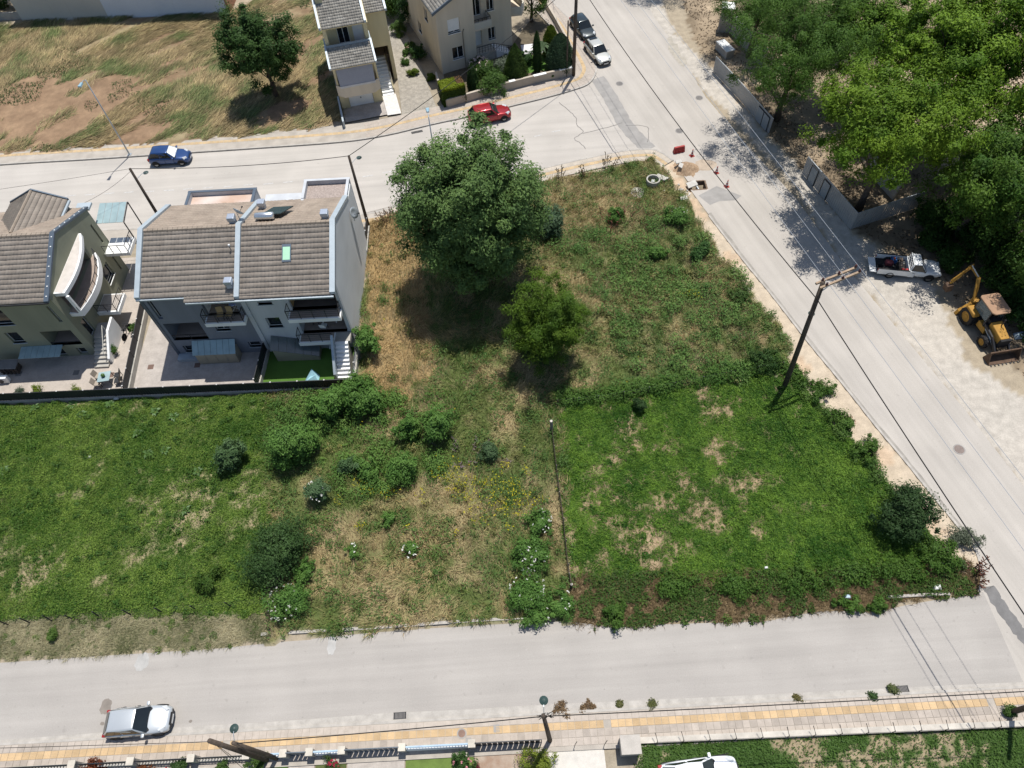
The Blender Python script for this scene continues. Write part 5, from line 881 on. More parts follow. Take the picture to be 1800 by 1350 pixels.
# rear wing with its own hip roof
obj('rear_wing', MB().box(-5.5,-1.5,D1-2.2,D1+.4,5.5,7.4).add([(-5.5,D1+.38,7.4),(-1.5,D1+.38,7.4),(-3.5,D1+.38,8.3),(-5.5,D1+.1,7.4),(-1.5,D1+.1,7.4),(-3.5,D1+.1,8.3)],[(0,1,2),(3,5,4)]).box(-5.5,-1.5,D1+.0,D1+.4,-.1,5.5), mOLIVE, h1)
wr = obj('wing_roof', slab((-1.3,D1-2.6,7.36),(-1.3,D1+.5,7.36),(-3.5,D1+.5,8.4),(-3.5,D1-4.1,8.4),.12), mOLIVE, h1); obj('roof_deck', slab((-5.7,D1+.5,7.36),(-5.7,D1-2.6,7.36),(-3.5,D1-4.1,8.4),(-3.5,D1+.5,8.4),.12), mOLIVE, wr)
tile_roof(wr, (-1.3,D1-2.6,7.36),(-1.3,D1+.5,7.36),(-3.5,D1+.5,8.4),(-3.5,D1-4.1,8.4), T1, T2, seed=13); tile_roof(wr, (-5.7,D1+.5,7.36),(-5.7,D1-2.6,7.36),(-3.5,D1-4.1,8.4),(-3.5,D1+.5,8.4), (.17,.145,.118), (.19,.163,.133), seed=14)  # left slope darker, its shade put into the tile colour
obj('wing_verge', MB().hexa([(-1.25,D1+.5,7.3),(-1.25,D1+.62,7.3),(-3.5,D1+.62,8.38),(-3.5,D1+.5,8.38),(-1.25,D1+.5,7.5),(-1.25,D1+.62,7.5),(-3.5,D1+.62,8.58),(-3.5,D1+.5,8.58)]).hexa([(-3.5,D1+.5,8.38),(-3.5,D1+.62,8.38),(-5.75,D1+.62,7.3),(-5.75,D1+.5,7.3),(-3.5,D1+.5,8.58),(-3.5,D1+.62,8.58),(-5.75,D1+.62,7.5),(-5.75,D1+.5,7.5)]), mNAVYF, wr); obj('ridge_cap', MB().tube([(-3.5,D1+.5,8.46),(-3.5,D1-4.0,8.46)], .1, 6), mRIDGE, wr); obj('wing_gutter', MB().box(-1.3,-1.12,D1-2.4,D1+.5,7.22,7.36), mCOPE, wr); obj('flat_canopy', MB().box(-1.1,.0,D1+.22,D1+1.0,6.45,6.6), mCOPE, h1)
for k, h in enumerate(hF):
    if k == 1: continue
    window(h1, fo, h, mull=1 if k in (3,5) else 0, sill=k in (2,3), sm=mCOPE, depth=.18, name='glass_door' if k == 5 else 'window')
loggia(h1, -2.9, -.55, 1.4, 3.15, 1.8, mOLIVE, mFLOOR); railing(h1, [(-2.9,.06,1.4),(-.55,.06,1.4)], .3, 1.2, bars=0)
for k in (0,1,2,3): window(h1, ro, hG[k], mull=0, sill=k == 2, depth=.16)
# recessed room behind the curved balcony
mb = MB().box(-2.0,-1.9,.8,6.0,4.4,6.4); mb.box(-1.9,-.28,.8,.9,4.4,6.4); mb.box(-1.9,-.28,5.9,6.0,4.4,6.4); mb.box(-1.9,-.28,.9,5.9,6.35,6.45); obj('loggia', mb, mOLIVE, h1); obj('loggia_floor', MB().box(-1.9,.0,.9,5.9,4.3,4.42), mFLOOR, h1)
window(h1, RX(-1.86), (1.2,3.4,4.45,6.2), depth=0, sill=False, name='glass_door')
def arc(x0, xm, x1, y0, y1, n=14):
    out = []
    for k in range(n+1):
        t = k/n; out.append(((1-t)**2*x0+2*t*(1-t)*xm+t*t*x1, y0+(y1-y0)*t))
    return out
ao = arc(.95,2.1,.35,.45,6.4); bc = obj('curved_balcony', MB().prism([(.002,.45)]+ao+[(.002,6.4)], 4.15, 4.5), mWHITE, h1); ai = [(x-.14,y) for x, y in ao]
obj('parapet', MB().strip(ao, .0, .14, 4.5, 4.72), mWHITE, bc); railing(bc, [(x-.07,y,4.72) for x, y in ao[::2]], .45, 1.0, bars=2); obj('floor', MB().prism([(.01,.6)]+ai+[(.01,6.3)], 4.5, 4.51), mFLOOR, bc)
au = arc(.8,1.5,.2,.55,6.55); cr_ = obj('balcony_roof', MB().prism([(.002,.55)]+au+[(.002,6.55)], 6.3, 6.62), mWHITE, h1); obj('roof_membrane', MB().prism([(.03,.7)]+[(x-.16,y) for x, y in au]+[(.03,6.4)], 6.62, 6.63), M('roof_screed', (.48,.44,.40), var=.1), cr_)
obj('column', MB().box(.72,.95,.45,.62,4.5,6.3), mWHITE, h1)
obj('low_balcony', MB().box(.002,1.7,2.7,4.6,1.5,1.85), mWHITE, h1); obj('low_balcony_floor', MB().box(.05,1.55,2.85,4.5,1.85,1.86), mPATIO, h1); railing(h1, [(.1,2.75,1.85),(1.62,2.75,1.85),(1.62,4.5,1.85)], .8, 1.0)
steps(h1, .06, 1.15, -1.35, .9, 0.0, 1.35, 8, mCONC); obj('landing', MB().box(.002,1.15,.9,2.1,-.05,1.35), mCONC, h1)
obj('stair_wall', MB().hexa([(1.16,-.9,-.05),(1.34,-.9,-.05),(1.34,.9,-.05),(1.16,.9,-.05),(1.16,-.9,.55),(1.34,-.9,.55),(1.34,.9,1.75),(1.16,.9,1.75)]).hexa([(1.16,.9,-.05),(1.34,.9,-.05),(1.34,2.2,-.05),(1.16,2.2,-.05),(1.16,.9,1.75),(1.34,.9,1.75),(1.34,2.2,1.85),(1.16,2.2,1.85)]), mWHITE, h1); railing(h1, [(1.1,-.8,.6),(1.1,1.0,1.8)], .5, 1.8, M('rail_pale', (.5,.48,.42)), bars=0)
cn = obj('glass_canopy', MB().box(-5.3,-2.0,-.06,-.0,1.4,1.5), mDARK, h1)
for k in range(7): x = -5.25+k*.46; obj('glass_panel', MB().hexa([(x,-1.05,1.33),(x+.44,-1.05,1.33),(x+.44,-.03,1.5),(x,-.03,1.5),(x,-1.05,1.355),(x+.44,-1.05,1.355),(x+.44,-.03,1.525),(x,-.03,1.525)]), mFROST, cn)
obj('street_balcony', MB().box(.002,2.0,7.6,9.4,3.0,3.3), mWHITE, h1); railing(h1, [(.1,7.65,3.3),(1.95,7.65,3.3),(1.95,9.35,3.3)], .8, .6); 
for k in range(4): x = -.3+k*.55; obj('porch_glass', MB().hexa([(x,D1+.3,5.0),(x+.52,D1+.3,5.0),(x+.52,D1+2.2,5.4),(x,D1+2.2,5.4),(x,D1+.3,5.03),(x+.52,D1+.3,5.03),(x+.52,D1+2.2,5.43),(x,D1+2.2,5.43)]), mFROST, h1)
obj('porch_frame', MB().bar((1.95,D1+.3,5.0),(1.95,D1+2.2,5.4),.07).bar((1.95,D1+2.2,5.4),(1.95,D1+2.2,0),.07).bar((1.95,D1+.3,5.0),(1.95,D1+.3,0),.07), mDARK, h1)
t = thing('parked_bicycle', 'dark bicycle standing under the low white balcony', 'bicycle', (-30.3,36.4,0), 1.4)
for x in (-.5,.5): obj('wheel', MB().lathe([(.28,-.02),(.32,-.02),(.32,.02),(.28,.02),(.28,-.02)], 16, Matrix.Translation((x,0,.32)) @ Matrix.Rotation(math.pi/2,4,'X')), mBLACK, t)
obj('frame', MB().bar((-.5,0,.32),(-.15,0,.75),.04).bar((-.15,0,.75),(.4,0,.8),.04).bar((.4,0,.8),(.5,0,.32),.04).bar((-.1,0,.32),(.4,0,.8),.04), mDARK, t); obj('handlebar', MB().bar((.38,-.25,.95),(.38,.25,.95),.03), mDARK, t); obj('saddle', MB().box(-.28,-.05,-.07,.07,.85,.9), mBLACK, t)
# ================= cream house with the garage =================
h3 = thing('cream_house', 'narrow cream house with garage, stacked tiled roofs and white outside stairs', 'house', (-14.9,63.9,0), math.radians(11.5))
CT1, CT2 = (.20,.185,.16), (.31,.29,.25)
obj('garage_block', facade(facade(facade(MB(), FX(0), -.3, 3.9, -.1, 2.5, .25, [(.55,3.0,0,2.1)]), LX(-.3), .25, 9.5, -.1, 5.2, .25), RX(3.9), .25, 9.5, -.1, 5.2, .25), mCREAM, h3)
gd = obj('garage_door', MB().box(.57,2.98,.1,.16,0,2.08), mWHITE, h3)
for k in range(5): obj('panel', MB().box(.6,2.95,.085,.1,.04+k*.41,.04+k*.41+.38), mWHITE, gd)
obj('handle', MB().box(1.72,1.8,.06,.085,.85,1.0), mDARK, gd)
bl = obj('balcony', MB().prism([(-.3,.0),(-.3,-1.2),(.35,-1.75),(3.2,-1.75),(3.9,-1.2),(3.9,.0)], 2.35, 2.6), mBEIGE, h3)
for a, b in (((-.3,-.0),(-.3,-1.2)),((-.3,-1.2),(.35,-1.75)),((.35,-1.75),(3.2,-1.75)),((3.2,-1.75),(3.9,-1.2)),((3.9,-1.2),(3.9,.0))):
    d = Vector(b)-Vector(a); n = Vector((-d.y,d.x)).normalized()*.1; obj('parapet', MB().prism([a,b,tuple(Vector(b)+n),tuple(Vector(a)+n)], 2.6, 3.45), mBEIGE, bl)
obj('upper_wall', facade(MB(), FX(.0), -.3, 3.9, 2.6, 5.2, .25, [(1.0,2.8,2.65,4.8)]), mCREAM, h3); window(h3, FX(0), (1.0,2.8,2.65,4.8), sill=False, name='glass_door')
for x in (-.2,3.72): obj('pillar', MB().box(x,x+.18,-1.25,-1.05,3.45,5.1), mCREAM, h3)
obj('awning', MB().hexa([(.1,-1.7,3.55),(3.5,-1.7,3.55),(3.55,-1.1,5.1),(.05,-1.1,5.1),(.1,-1.73,3.57),(3.5,-1.73,3.57),(3.55,-1.13,5.12),(.05,-1.13,5.12)]), M('awning_grey', (.33,.32,.33), var=.04), h3); obj('awning_valance', MB().box(.1,3.5,-1.78,-1.74,3.38,3.58), M('awning_valance', (.5,.49,.48)), h3)
lr = obj('lower_roof', slab((-.4,-1.3,5.15),(3.98,-1.3,5.15),(3.98,.9,6.0),(-.4,.9,6.0),.12), mCREAM, h3); tile_roof(lr, (-.3,-1.35,5.15),(3.9,-1.35,5.15),(3.9,.9,6.0),(-.3,.9,6.0), CT1, CT2, pitch=.3, wid=.22, seed=31, wave=.05)
for x in (-.5,3.86): obj('roof_verge', MB().hexa([(x,-1.4,5.15),(x+.18,-1.4,5.15),(x+.18,1.0,6.05),(x,1.0,6.05),(x,-1.4,5.35),(x+.18,-1.4,5.35),(x+.18,1.0,6.25),(x,1.0,6.25)]), mCOPE, h3)
obj('terrace_parapet', MB().box(-.45,4.0,.9,1.06,5.2,6.2).box(-.45,-.28,1.06,2.4,5.2,6.2).box(3.84,4.0,1.06,2.4,5.2,6.2), mCOPE, h3); obj('terrace_floor', MB().box(-.28,3.84,1.06,3.0,5.0,5.2), mFLOOR, h3)
obj('top_storey', facade(facade(facade(MB(), FX(2.6), -.3, 3.9, 5.2, 7.9, .2, [(1.0,2.1,5.25,7.3),(2.5,3.5,5.25,7.3)]), LX(-.3), 2.8, 9.5, 5.2, 8, .2), RX(3.9), 2.8, 9.5, 5.2, 8, .2), mCREAM, h3)
window(h3, FX(2.6), (1.0,2.1,5.25,7.3), sill=False, fm=mFRAMEW, name='glass_door', depth=.08); obj('door', MB().box(2.5,3.5,2.66,2.72,5.2,7.3), mWHITE, h3)
for x in (-.3,3.55): obj('pillar', MB().box(x,x+.35,1.2,1.5,6.2,7.8), mCREAM, h3)
ur = obj('upper_roof', slab((-.45,1.0,7.8),(4.0,1.0,7.8),(4.0,6.5,9.9),(-.45,6.5,9.9),.14), mCREAM, h3); tile_roof(ur, (-.3,.95,7.8),(3.75,.95,7.8),(3.75,6.5,9.9),(-.3,6.5,9.9), CT1, CT2, pitch=.3, wid=.22, seed=32, wave=.05); obj('roof_deck', slab((-.45,6.5,9.9),(4.0,6.5,9.9),(4.0,10,8.4),(-.45,10,8.4),.14), mCREAM, ur)
for x in (-.55,3.72): obj('roof_verge', MB().hexa([(x,.9,7.8),(x+.2,.9,7.8),(x+.2,6.5,9.9),(x,6.5,9.9),(x,.9,8.05),(x+.2,.9,8.05),(x+.2,6.5,10.15),(x,6.5,10.15)]), mCOPE, h3)
obj('chimney', MB().box(-.3,.35,3.6,4.4,8.2,9.9), mCREAM, h3); obj('back_wall', MB().box(-.3,5.95,9.4,9.6,-.1,8.2), mCREAM, h3)
obj('right_block', MB().box(3.92,5.95,3.4,9.4,3.8,7.4), mCREAM, h3); obj('pier', MB().box(5.6,5.95,3.41,9.4,-.1,3.8), mCREAM, h3); obj('passage_wall', MB().box(3.92,5.6,7.5,7.7,-.1,3.8), mCREAM, h3)
rr = obj('right_roof', slab((3.95,3.2,7.4),(6.1,3.2,7.4),(6.1,7.5,9.0),(3.95,7.5,9.0),.12), mCREAM, h3); tile_roof(rr, (3.95,3.15,7.4),(5.95,3.15,7.4),(5.95,7.5,9.0),(3.95,7.5,9.0), CT1, CT2, pitch=.3, wid=.22, seed=33, wave=.05); obj('roof_verge', MB().hexa([(5.92,3.1,7.4),(6.12,3.1,7.4),(6.12,7.5,9),(5.92,7.5,9),(5.92,3.1,7.62),(6.12,3.1,7.62),(6.12,7.5,9.22),(5.92,7.5,9.22)]), mCOPE, h3)
steps(h3, 4.0, 5.15, .7, 4.9, 0.0, 2.0, 12, mWHITE); obj('stair_floor', MB().box(4.0,5.6,4.9,7.5,-.1,2.0), mFLOOR, h3); obj('stair_wall', MB().hexa([(5.17,1.4,-.1),(5.3,1.4,-.1),(5.3,4.9,-.1),(5.17,4.9,-.1),(5.17,1.4,.4),(5.3,1.4,.4),(5.3,4.9,2.1),(5.17,4.9,2.1)]), mCREAM, h3); railing(h3, [(5.23,1.4,.4),(5.23,4.9,2.1)], .7, .9)
obj('side_wall', MB().box(-.55,-.38,-3.2,1.0,-.1,.9), mCOPE, h3)
def at3(x, y): a = math.radians(11.5); return (-14.9+x*math.cos(a)-y*math.sin(a), 63.9+x*math.sin(a)+y*math.cos(a))
yard('driveway_paving', [at3(-.3,-2.3),at3(3.9,-2.3),at3(3.9,.1),at3(-.3,.1)], mPATIO, .1); yard('white_path', [at3(3.92,-2.5),at3(5.3,-2.6),at3(5.3,.8),at3(3.92,.8)], M('white_marble_path', (.55,.53,.50), var=.1, scale=4), .13)
yard('gravel_drive', [at3(5.32,-2.9),at3(8.9,-3.5),at3(8.7,4),at3(8.2,14),at3(6.0,14),at3(6.0,4)], M('drive_gravel', (.27,.245,.205), var=.2, scale=3, fine=.2, fscale=9), .1)
# ================= beige house with the clipped garden =================
h4 = thing('beige_house', 'beige two-storey house with balconies behind a clipped garden', 'house', (-4.99,68.75,0), math.radians(20.5))
wl = [(1.1,2.4,4.0,5.5),(1.3,2.55,1.2,2.5)]
obj('front_wall', facade(MB(), FX(0), 0, 3.95, -.1, 6.6, .25, wl), mBEIGE, h4); window(h4, FX(0), wl[0], fm=mFRAMEW, shutter=.85); window(h4, FX(0), wl[1], fm=mFRAMEW)
obj('gable', MB().add([(0,0,6.6),(3.95,0,6.6),(3.95,0,8.3),(0,.25,6.6),(3.95,.25,6.6),(3.95,.25,8.3)],[(0,1,2),(3,5,4),(0,2,5,3)]), mBEIGE, h4)
obj('left_wall', facade(MB(), LX(0), .25, 11, -.1, 6.6, .25, [(3,4,4,5.3),(6,7,1.2,2.4)]), mBEIGE, h4); window(h4, LX(0), (3,4,4,5.3), fm=mFRAMEW); window(h4, LX(0), (6,7,1.2,2.4), fm=mFRAMEW)
w2h = [(5.95,6.75,1.3,2.6),(5.95,6.75,4.4,5.7),(4.3,5.2,1.0,3.0),(4.3,5.3,4.2,6.2)]
obj('recessed_wall', facade(MB(), FX(1.5), 3.95, 8.65, -.1, 8.3, .25, w2h), mBEIGE, h4); obj('return_wall', MB().box(3.7,3.95,.25,1.5,-.1,8.3), mBEIGE, h4)
for k, h in enumerate(w2h): window(h4, FX(1.5), h, fm=mFRAMEW, sill=k < 2, name='window' if k < 2 else 'door', mull=1 if k != 2 else 0, gm=mGLASS if k != 2 else mWHITE)
obj('right_wall', facade(MB(), RX(8.65), 1.75, 11, -.1, 7.5, .25), mBEIGE, h4); obj('back_wall', MB().box(0,8.65,11,11.25,-.1,7), mBEIGE, h4)
rf = obj('roof', slab((-.45,-.4,6.55),(-.45,11.4,6.55),(4.2,11.4,8.75),(4.2,-.4,8.75),-.14), mBEIGE, h4); obj('roof_deck', slab((4.2,-.4,8.75),(4.2,11.4,8.75),(9.1,11.4,6.6),(9.1,-.4,6.6),-.14), mBEIGE, rf)
tile_roof(rf, (-.45,11.4,6.7),(-.45,-.4,6.7),(4.2,-.4,8.9),(4.2,11.4,8.9), CT1, CT2, pitch=.3, wid=.22, seed=41); obj('verge', MB().hexa([(-.5,-.5,6.5),(4.2,-.5,8.72),(4.2,-.38,8.72),(-.5,-.38,6.5),(-.5,-.5,6.78),(4.2,-.5,9.0),(4.2,-.38,9.0),(-.5,-.38,6.78)]), mNAVYF, rf)
b4 = obj('upper_balcony', MB().box(3.97,5.85,.05,1.5,3.5,3.7), mBEIGE, h4); obj('parapet', MB().box(3.97,5.85,.05,.2,3.7,4.35).box(5.7,5.85,.2,1.5,3.7,4.35), M('balcony_white', (.5,.47,.40), var=.05), b4); railing(b4, [(4.0,.12,4.35),(5.78,.12,4.35),(5.78,1.4,4.35)], .3, .4, bars=1)
l4 = obj('entrance_landing', MB().box(3.97,6.0,.1,1.5,-.1,.95), M('landing_cream', (.42,.39,.33)), h4); railing(l4, [(4.0,.15,.95),(5.95,.15,.95)], .75, .3, bars=2)
st = obj('entrance_stairs', MB().box(6.0,6.2,.1,1.5,-.1,.8), mCONC, h4)
for k in range(6): obj('step', MB().box(6.2+k*.28,6.2+(k+1)*.28,.1,1.5,-.1,.8-k*.14), mWHITE, st)
railing(st, [(6.0,.15,.95),(7.9,.15,.1)], .75, .3, bars=2)
b5 = obj('side_balcony', MB().prism([(8.65,2.0),(9.9,1.6),(10.6,2.6),(10.4,5.2),(8.65,5.6)], 2.9, 3.1), mBEIGE, h4); obj('parapet', MB().strip([(8.65,2.0),(9.9,1.6),(10.6,2.6),(10.4,5.2)], 0, .14, 3.1, 3.8), M('balcony_white2', (.5,.47,.40), var=.05), b5); obj('awning_slats', MB().hexa([(9.2,2.2,4.4),(10.5,2.9,4.2),(10.2,5.2,5.2),(8.9,5.0,5.4),(9.2,2.2,4.45),(10.5,2.9,4.25),(10.2,5.2,5.25),(8.9,5.0,5.45)]), M('awning_brown', (.2,.16,.12)), b5)
obj('side_canopy_roof', MB().prism([(8.65,1.2),(10.4,.9),(11.2,2.4),(8.65,4.5)], 6.0, 6.15), mBEIGE, h4)
obj('downpipe', MB().tube([(2.6,-.06,.1),(2.6,-.06,3.9),(2.75,-.06,4.2)], .04, 6), M('pipe_brown', (.16,.13,.1)), h4)
# garden wall, garden plants
gw = poly([(787,190),(880,163),(955,144),(1008,133)]); mWALLG = M('garden_wall', (.40,.35,.285), var=.06, fine=.04)
t = thing('garden_wall', 'long beige garden wall with white caps around the clipped garden', 'wall', (gw[0].x,gw[0].y,0)); o0 = gw[0]
ptsw = [(p.x-o0.x,p.y-o0.y) for p in gw]; obj('wall', MB().strip(ptsw, -.12, .12, -.1, 1.0), mWALLG, t)
e = poly([(1008,133),(1005,95),(975,40),(945,-10)]); pe = [(p.x-o0.x,p.y-o0.y) for p in e]; obj('wall', MB().strip(pe, -.12, .12, -.1, .8), mWALLG, t)
q = poly([(787,190),(775,165),(768,140)]); pq = [(p.x-o0.x,p.y-o0.y) for p in q]; obj('wall', MB().strip(pq, -.1, .1, -.1, .9), mWALLG, t)
for a, b in ((0.12,.2),(.45,.62),(.8,1.0)):
    pa = Vector(ptsw[1]).lerp(Vector(ptsw[-1]), a); pb = Vector(ptsw[1]).lerp(Vector(ptsw[-1]), b); obj('cap', MB().strip([pa,pb], -.16, .16, 1.0, 1.06), mWHITE, t)
yard('garden_soil', poly([(787,188),(880,161),(1006,131),(1000,90),(950,10),(900,80),(780,131)]), M('garden_soil', (.10,.08,.05), var=.3), .02); yard('garden_lawn', poly([(925,130),(965,122),(960,95),(930,98)]), mTURF, .03); yard('white_terrace', poly([(920,98),(962,92),(958,75),(915,80)]), M('white_terrace_tiles', (.6,.58,.58), var=.06), .05)
def topiary(label, px, py, prof, c1, c2, n, leaf, seed, name='clipped_conifer', cat='conifer', sq=None):
    """clipped shape from a profile (height fraction, radius) or a box sq=(w,d,h)"""
    rng = np.random.default_rng(seed); b = G(px, py); t = thing(name, label, cat, (b.x,b.y,0), math.radians(15)); 
    if sq:
        w_, d_, h_ = sq; P = rng.uniform(-1,1,(n,3)); ax = rng.integers(0,3,n); sg = np.sign(rng.normal(size=n)); P[np.arange(n),ax] = sg*(1-.12*rng.random(n)); N = np.zeros((n,3)); N[np.arange(n),ax] = sg; P = P*np.array([w_/2,d_/2,h_/2])+np.array([0,0,h_/2])
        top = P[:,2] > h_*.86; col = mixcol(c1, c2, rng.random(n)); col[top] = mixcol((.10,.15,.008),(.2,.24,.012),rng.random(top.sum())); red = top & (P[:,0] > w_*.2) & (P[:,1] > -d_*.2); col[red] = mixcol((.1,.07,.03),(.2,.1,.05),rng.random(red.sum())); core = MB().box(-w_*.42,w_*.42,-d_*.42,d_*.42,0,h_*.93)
    else:
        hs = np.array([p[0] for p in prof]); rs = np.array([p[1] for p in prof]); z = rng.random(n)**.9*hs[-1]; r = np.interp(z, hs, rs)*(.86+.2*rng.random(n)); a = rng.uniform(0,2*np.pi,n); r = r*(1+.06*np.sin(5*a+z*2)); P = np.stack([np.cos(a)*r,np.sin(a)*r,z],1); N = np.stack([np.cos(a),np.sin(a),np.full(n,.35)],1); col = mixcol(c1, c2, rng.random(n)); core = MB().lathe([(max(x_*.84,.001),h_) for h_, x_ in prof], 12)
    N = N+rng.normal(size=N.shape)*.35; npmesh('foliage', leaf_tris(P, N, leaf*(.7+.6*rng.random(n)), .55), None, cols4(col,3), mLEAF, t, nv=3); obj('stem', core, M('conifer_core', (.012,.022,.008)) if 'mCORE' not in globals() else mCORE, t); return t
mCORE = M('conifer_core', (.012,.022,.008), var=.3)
CD, CL = (.018,.045,.01), (.045,.085,.02)
topiary('square clipped hedge block with bright yellow-green top at the driveway corner', 797, 178, None, (.025,.06,.008), (.06,.10,.012), 14000, .13, 501, 'clipped_hedge', 'hedge', (2.4,1.7,2.1))
topiary('cone-shaped clipped conifer in the middle of the garden', 907, 141, [(0,1.2),(.6,1.3),(1.8,1.05),(3.2,.5),(3.9,.1),(4.0,.02)], (.025,.055,.01), (.06,.10,.018), 12000, .13, 502)
topiary('big rounded blue-green conifer at the garden corner', 984, 124, [(0,1.3),(1,1.5),(2.2,1.3),(3.2,.85),(3.9,.3),(4.0,.02)], (.025,.055,.025), (.06,.10,.05), 13000, .13, 503)
topiary('yellow-green rounded conifer behind the big blue-green conifer', 968, 98, [(0,.8),(1,.95),(2.2,.75),(3.1,.35),(3.4,.02)], (.05,.09,.008), (.12,.16,.012), 7000, .13, 504)
topiary('thin columnar cypress between the cone and the big conifer', 944, 126, [(0,.3),(1,.4),(3,.38),(4.0,.2),(4.4,.02)], CD, CL, 5500, .12, 505)
topiary('slim dark upright conifer right of the square hedge', 833, 163, [(0,.5),(1,.65),(2.4,.4),(3.2,.1),(3.3,.02)], CD, CL, 6000, .12, 506)
GB = ((.03,.075,.012), (.075,.135,.025))
for i,(px,py,r,h,lb,fl,c) in enumerate([(865,158,1.5,1.9,'loose leafy garden shrub leaning over the beige wall',None,GB),(845,128,1.3,1.6,'rose bush with pale pink blossoms below the beige house',(60,(.75,.6,.55),.13),GB),(882,122,1.2,1.5,'silvery shrub by the entrance stairs of the beige house',None,((.07,.09,.06),(.13,.16,.11))),(925,110,.9,1.2,'dark shrub beside the white terrace',None,(GD,GM)),(964,135,.7,.8,'low shrub at the foot of the big conifer',None,GB),(728,132,.55,.75,'yellow-green ball bush beside the gravel drive, lowest of the row',None,((.05,.09,.008),(.11,.15,.014))),(716,112,.55,.7,'small round green bush in the row along the drive, second from below',None,GB),(712,98,.5,.6,'small round green bush in the row along the drive, third from below',None,GB),(756,140,.6,.8,'yellow-green bush in the shade between drive and beige house',None,((.05,.09,.008),(.09,.13,.014))),(722,90,.6,.9,'rosy flowering bush in the row along the drive',(14,(.5,.3,.25),.1),GB),(705,62,.9,1.5,'bright big-leaved shrub beside the cream house wall',None,((.05,.1,.02),(.11,.17,.05))),(690,25,1.8,3.5,'tall leafy tree-like shrub between cream and beige houses',None,GB),(735,40,1.8,3.5,'dark tall shrub against the left wall of the beige house',None,(GD,GM)),(735,100,.9,1.2,'dark green bush in the shaded bed along the drive',None,(GD,GM))]): shrub(lb, px, py, r, h, c[0], c[1], 520+i, .15, flowers=fl, name='garden_shrub', dense=1.4)
tree('garden_tree', 'dark round garden tree behind the beige house balcony', G(935,38).to_2d(), 4.5, 3.0, (1.7,1.7,1.6), 28, .7, 160, .18, (.03,.07,.008), (.07,.12,.014), seed=540)
t = thing('palm', 'small palm with arching fronds beside the thin cypress', 'palm', G(950,112)); obj('trunk', MB().tube([(0,0,0),(0,0,1.6)], [.15,.11], 8), mBARK, t)
for k in range(16):
    a = k*2.4; d = Vector((math.cos(a),math.sin(a),0)); q = Vector((-d.y,d.x,0))*.16; e = .75+.3*(k%3)/3; obj('frond', MB().add([Vector((0,0,1.6))-q*.3, Vector((0,0,1.6))+q*.3, d*.6+q+Vector((0,0,1.6+e*.6)), d*.6-q+Vector((0,0,1.6+e*.6)), d*1.15+Vector((0,0,1.6+e*.2))],[(0,1,2,3),(3,2,4)]), M('palm_leaf', (.07,.11,.05), trans=.1) if k == 0 else bpy.data.materials['palm_leaf'], t)
# ================= long white building at the back =================
t = thing('industrial_building', 'long white building with a cream left part behind the mown field', 'building', (-54.5,84.9,0), math.radians(-3.0)); mWB = M('white_render', (.62,.64,.66), rough=.9, var=.04, scale=.3); mCB = M('cream_render', (.50,.475,.41), rough=.9, var=.05, scale=.3)
for k in range(5): obj('wall_panel', MB().box(.05+k*2.06,.05+(k+1)*2.06-.01,0,.3,-.2,5.5), mCB, t)
for k in range(7): obj('wall_panel', MB().box(10.35+k*2.03,10.35+(k+1)*2.03-.01,-.02,.3,-.2,5.5), mWB, t)
obj('corner', MB().box(24.55,24.8,-.05,14,-.2,5.4), M('brick_corner', (.33,.17,.1)), t); obj('side_wall', MB().box(0,.3,.3,14,-.2,5.5), mCB, t); obj('roof', MB().hexa([(-.3,-.3,5.5),(25,-.3,5.5),(25,14,5.5),(-.3,14,5.5),(-.3,7,7.0),(25,7,7.0),(25,7.2,7.0),(-.3,7.2,7.0)]), mCOPE, t); obj('low_wall', MB().box(-7,-.05,.5,.7,-.2,.9), mCONC, t)
# ---------------- vehicles (x forward, y left) ----------------
mHUB = M('wheel_rim', (.30,.30,.30), rough=.35, metal=.6, var=.1); mHUBD = M('wheel_rim_dusty', (.14,.12,.10), rough=.7)
mLAMP = M('headlamp', (.55,.57,.58), rough=.1, spec=.6, var=.05); mTAIL = M('tail_lamp', (.25,.012,.012), rough=.15, spec=.5); mPLATE = M('number_plate', (.6,.6,.58), rough=.5)
def paint(name, c, metal=.35, rough=.28): return M(name, c, rough=rough, var=.04, scale=.8, fine=.02, metal=metal, coat=.6, spec=.5)
def wheel(t, x, y, r, wd, rim=None, side=1, tread=0):
    Mx = Matrix.Translation((x,y,r)) @ Matrix.Rotation(math.pi/2, 4, 'X'); w = obj('wheel', MB().lathe([(r*.62,-wd/2),(r*.93,-wd/2),(r,-wd/2+.03),(r,wd/2-.03),(r*.93,wd/2),(r*.62,wd/2),(r*.62,-wd/2)], 20, Mx), mBLACK, t, smooth=False)
    ri = MB().lathe([(.001,-wd*.38),(r*.2,-wd*.40),(r*.25,-wd*.30),(r*.58,-wd*.34),(r*.64,-wd*.44),(r*.64,wd*.44),(r*.58,wd*.34),(r*.25,wd*.30),(r*.2,wd*.40),(.001,wd*.38)], 20, Mx); obj('rim', ri, rim or mHUB, w)
    if tread:
        mb = MB()
        for k in range(tread):
            for s in (-1,1): a = 2*math.pi*(k+.5*(s > 0))/tread; p = Vector((x+math.cos(a)*r, y, r+math.sin(a)*r)); q = Vector((x+math.cos(a+.22)*r, y+s*wd*.48, r+math.sin(a+.22)*r)); mb.bar(p, q, .05, .05)
        obj('tread', mb, mBLACK, w)
    return w
